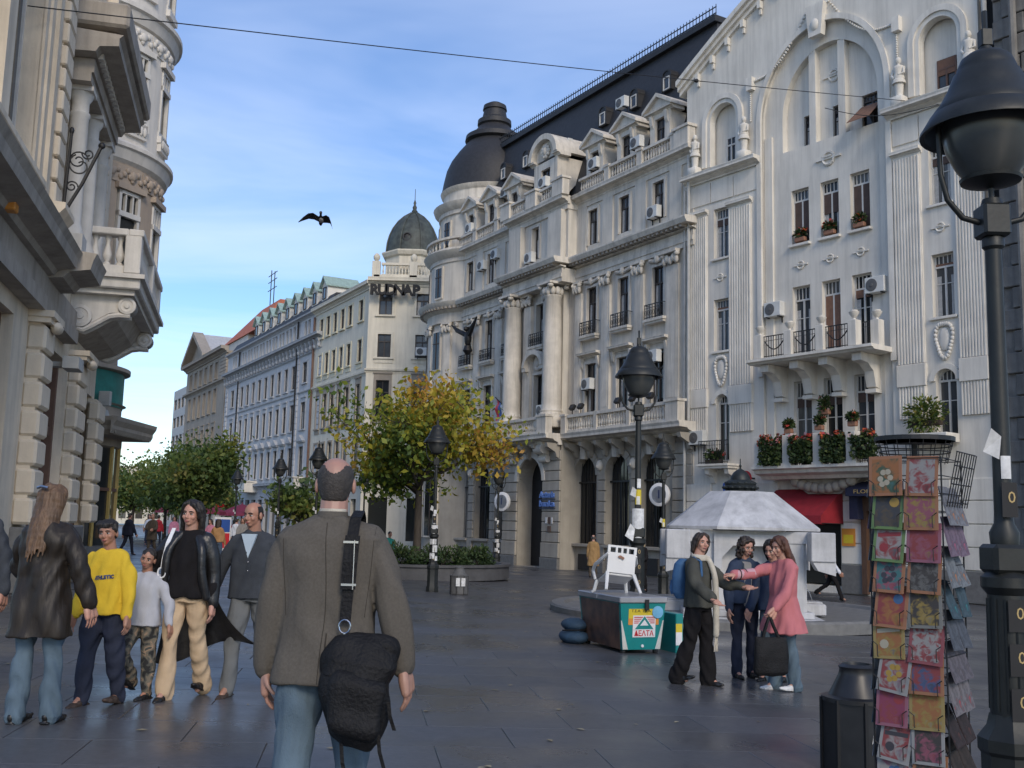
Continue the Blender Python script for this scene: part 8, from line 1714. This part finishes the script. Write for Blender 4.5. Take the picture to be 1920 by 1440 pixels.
hd_ = MB(); p1, p2 = PC.sp(.28), PC.sp(.0); hd_.hexa([(-.05, p2.y - .125, p2.z - .03), (.05, p2.y - .125, p2.z - .03), (.05, p2.y - .09, p2.z), (-.05, p2.y - .09, p2.z), (-.045, p1.y - .115, p1.z), (.045, p1.y - .115, p1.z), (.05, p1.y - .05, p1.z + .03), (-.05, p1.y - .05, p1.z + .03)]); hd_.build('hoodie', 'hoodie_grey', gc)
PD = Pose(1.64, arms={-1: (10, 12, 4, 30), 1: (10, 8, 4, 20)}, legs={-1: (3, 2, 2), 1: (-3, 3, 2)}, head=(0, 18, 0))
person('dark haired girl between the curly haired and pink coated ones, head bowed', tr(3.17, 12.55), R_(-42), 1.66, PD, ('denim_jacket', .03, .105, .004), 'jeans_light', 'hair_black', hairstyle='long', hairlen=.05, sleeve=1.15, flare=.4)
PK = Pose(1.68, arms={-1: (4, 74, 4, 86), 1: (12, 24, 4, 42)}, legs={-1: (4, 3, 2), 1: (-3, 4, 2)}, head=(8, 12, 0))
gp_ = person('girl in pink flared coat and light jeans pointing across at the others', tr(3.08, 11.8), R_(-68), 1.68, PK, ('pink_coat', .155, .098, .06), 'jeans_light', 'hair_auburn', shoes='shoe_white', hairstyle='long', hairlen=.13, hback=.3, sleeve=1.12, flare=.6, fold=.008, hands={-1: {'point': True, 'n': (0, 0, -1), 'curl': 40}, 1: {'curl': 70}}, jacket='coat')
S, E_, W_ = PK.arm[-1]; kn_ = MB(); limb(kn_, [E_ + (W_ - E_) * .02, W_ - (W_ - E_) * .03], [.060, .050], 12); kn_.build('knit_sleeve', 'pink_knit', gp_, 60)
bl_ = MB()
for t in (.45, .75): c = E_.lerp(W_, t); bl_.tube([tuple(c + Vector((.057 * math.cos(a), 0, .057 * math.sin(a)))) for a in np.linspace(0, 6.283, 14)], .006, 5)
bl_.build('sleeve_stripe', 'hair_black', gp_)
hw_ = tr(3.08, 11.8); Wp = Matrix.Translation(hw_) @ Matrix.Rotation(R_(-68), 4, 'Z') @ (PK.arm[1][2] + (PK.arm[1][2] - PK.arm[1][1]).normalized() * .09)
tb = thing('tote_bag', 'black cloth tote bag held by the pink coated girl', 'bag', (Wp.x, Wp.y, Wp.z - .55), R_(8)); q = MB(); loft(q, [(0, 0, -.08, .15, .03), (0, 0, -.04, .19, .055), (0, 0, .12, .195, .06), (0, 0, .28, .185, .035), (0, 0, .33, .18, .02)], 22, 3); link('body', fuse(q, 'black_nylon', 'body', .01, 3, .008, (0, 0, 1), 22, 3), tb)
for y in (-.02, .02): strap([(-.09, y, .32), (-.05, y, .45), (-.01, y * .3, .56), (.03, y, .45), (.09, y, .32)], .025, 'black_nylon', 'handle', tb, .004, (0, 1, 0) if False else (1, 0, 0))
# ---------------------------------------------------------------- people farther off
def far(label, x, y, rot, H, topm, trm, hair, style='short', hem=.04, tf=.01, step=10, sk='skin_fair', arms=None, group='passers-by farther off', hl=.1, shoes='shoe_black', sleeve=1.2, flare=.1):
    P = Pose(H, arms=arms or {-1: (8, step, 4, step + 14), 1: (8, -step, 4, -step + 12)}, legs={-1: (step, 5, 2), 1: (-step, step + 6, 2)}); return person(label, tr(x, y), R_(rot), H, P, (topm, hem, .112, tf), trm, hair, sk, shoes, vox=.017, hairstyle=style, sleeve=sleeve, group=group, fold=.006, hairlen=hl, flare=flare)
far('man in long tan coat standing before the bank arches, seen from behind', 3.45, 42.6, 170, 1.7, 'tan_coat', 'brown_coat', 'hair_grey', 'ring', .26, .03, 3)
far('blonde woman in black standing beside the lamp before the bank', 4.1, 32.3, -35, 1.62, 'black_knit', 'black_knit', 'hair_blonde', 'long', .1, .01, 3, arms={-1: (8, 20, -10, 80), 1: (8, 15, -12, 75)})
far('passer-by in white shirt with black bag striding past the fountain', 10.15, 33.0, 62, 1.74, 'white_shirt', 'black_knit', 'hair_dark', 'short', .02, .0, 24, 'skin_tan')
q = thing('passer_by_bag', 'black bag slung on the white shirted passer-by', 'bag', tr(10.15, 33.0), R_(62)); w_ = MB(); loft(w_, [(.2, .1, .78, .06, .14), (.2, .1, .95, .07, .17), (.2, .1, 1.1, .05, .15)], 14, 3); w_.build('body', 'black_nylon', q, 40); strap([(-.12, .0, 1.42), (0, -.13, 1.3), (.12, -.14, 1.15), (.2, .0, 1.08)], .05, 'black_nylon', 'strap', q, .005, (0, 0, 1))
far('woman in tan vest and jeans walking away along the street', -9.75, 35.3, 176, 1.62, 'vest_tan', 'jeans_mid', 'hair_dark', 'long', .0, .0, 8, sleeve=1.05)
far('man in dark suit walking behind the boy in yellow', -15.7, 43.5, 150, 1.72, 'navy_suit', 'navy_suit', 'hair_dark', 'short', .06, .01, 14)
far('grey haired man in brown coat with folded arms behind the small boy', -14.9, 44.0, -10, 1.74, 'brown_coat', 'brown_coat', 'hair_grey', 'ring', .16, .02, 5, arms={-1: (12, 20, -40, 80), 1: (12, 20, -40, 80)})
for i, (x, y, rot, tm, lab) in enumerate(((-12.9, 45.5, -20, 'pink_far', 'woman in pale pink top behind the shoulder of mother'), (-19.6, 50.5, 30, 'red_cloth', 'person in red jacket left of the dark suited man'), (-17.5, 55, 10, 'pink_far', 'person in magenta top under the parasols'), (-13.6, 52.5, 170, 'white_shirt', 'person in pale shirt near the poster stand'), (-20.5, 60, 0, 'white_shirt', 'distant person in white under the left parasol'), (-15.6, 60, 160, 'red_cloth', 'distant person in red beside the advertising column'))):
    far(lab, x, y, rot, 1.62 + .03 * i, tm, 'jeans_dark', 'hair_dark', 'short' if i % 2 else 'long', .03, .005, 8)
for i, (x, y, rot, tm, hr_, lab) in enumerate(((-18.3, 47.5, 20, 'navy_suit', 'hair_dark', 'distant man in navy between red jacket and dark suit'), (-14.6, 48.5, 185, 'brown_coat', 'hair_dark', 'distant man in brown seen from behind, near the mother'), (-21.8, 57.5, -15, 'grey_cardigan', 'hair_grey', 'distant grey clad person under the far left trees'), (-19.0, 57.0, 170, 'red_cloth', 'hair_black', 'distant person in red under the tallest tree'), (-12.4, 49.0, 5, 'hoodie_grey', 'hair_brown', 'distant person in grey hoodie right of the mother'), (-11.3, 47.0, 175, 'navy_suit', 'hair_black', 'distant person in navy beside the walking man in cardigan'), (-22.6, 66.0, 0, 'tan_coat', 'hair_dark', 'farthest person in tan before the parasols'))):
    far(lab, x, y, rot, 1.66 + .02 * i, tm, 'jeans_dark', hr_, 'short' if i % 2 else 'long', .04, .005, 9)
far('child in teal jacket sitting low behind the planter hedge', -4.35, 38.6, 40, 1.45, 'teal_cloth', 'jeans_dark', 'hair_black', 'short', .03, .01, 4)
bpy.data.scenes.remove(TMP)
# ---------------------------------------------------------------- fallen leaves and paper scraps on the paving
g = np.random.default_rng(5); n = 260; X_ = g.uniform(-6, 6, n); Y_ = 6 + 24 * g.random(n) ** 1.3; X_[:90] = -3 + g.normal(size=90) * 4; Y_[:90] = 32 + g.normal(size=90) * 4
pts = np.stack([X_, Y_, [gz(a, b) + .006 for a, b in zip(X_, Y_)]], 1)
me = MB()
for q in pts:
    a = g.uniform(0, 6.28); s_ = g.uniform(.02, .05); c, d = math.cos(a) * s_, math.sin(a) * s_; me.add([(q[0] - c, q[1] - d, q[2]), (q[0] + d * .6, q[1] - c * .6, q[2] + .004), (q[0] + c, q[1] + d, q[2] + .002), (q[0] - d * .6, q[1] + c * .6, q[2] + .006)], [(0, 1, 2, 3)])
fo_ = me.build('fallen_leaves', mat('dry_leaf', (.16, .11, .05), .8, var=.4, vscale=3, col2=(.34, .3, .2)), None); struct(fo_, 'stuff')
fo_['label'] = 'small fallen leaves scattered over the wet paving'
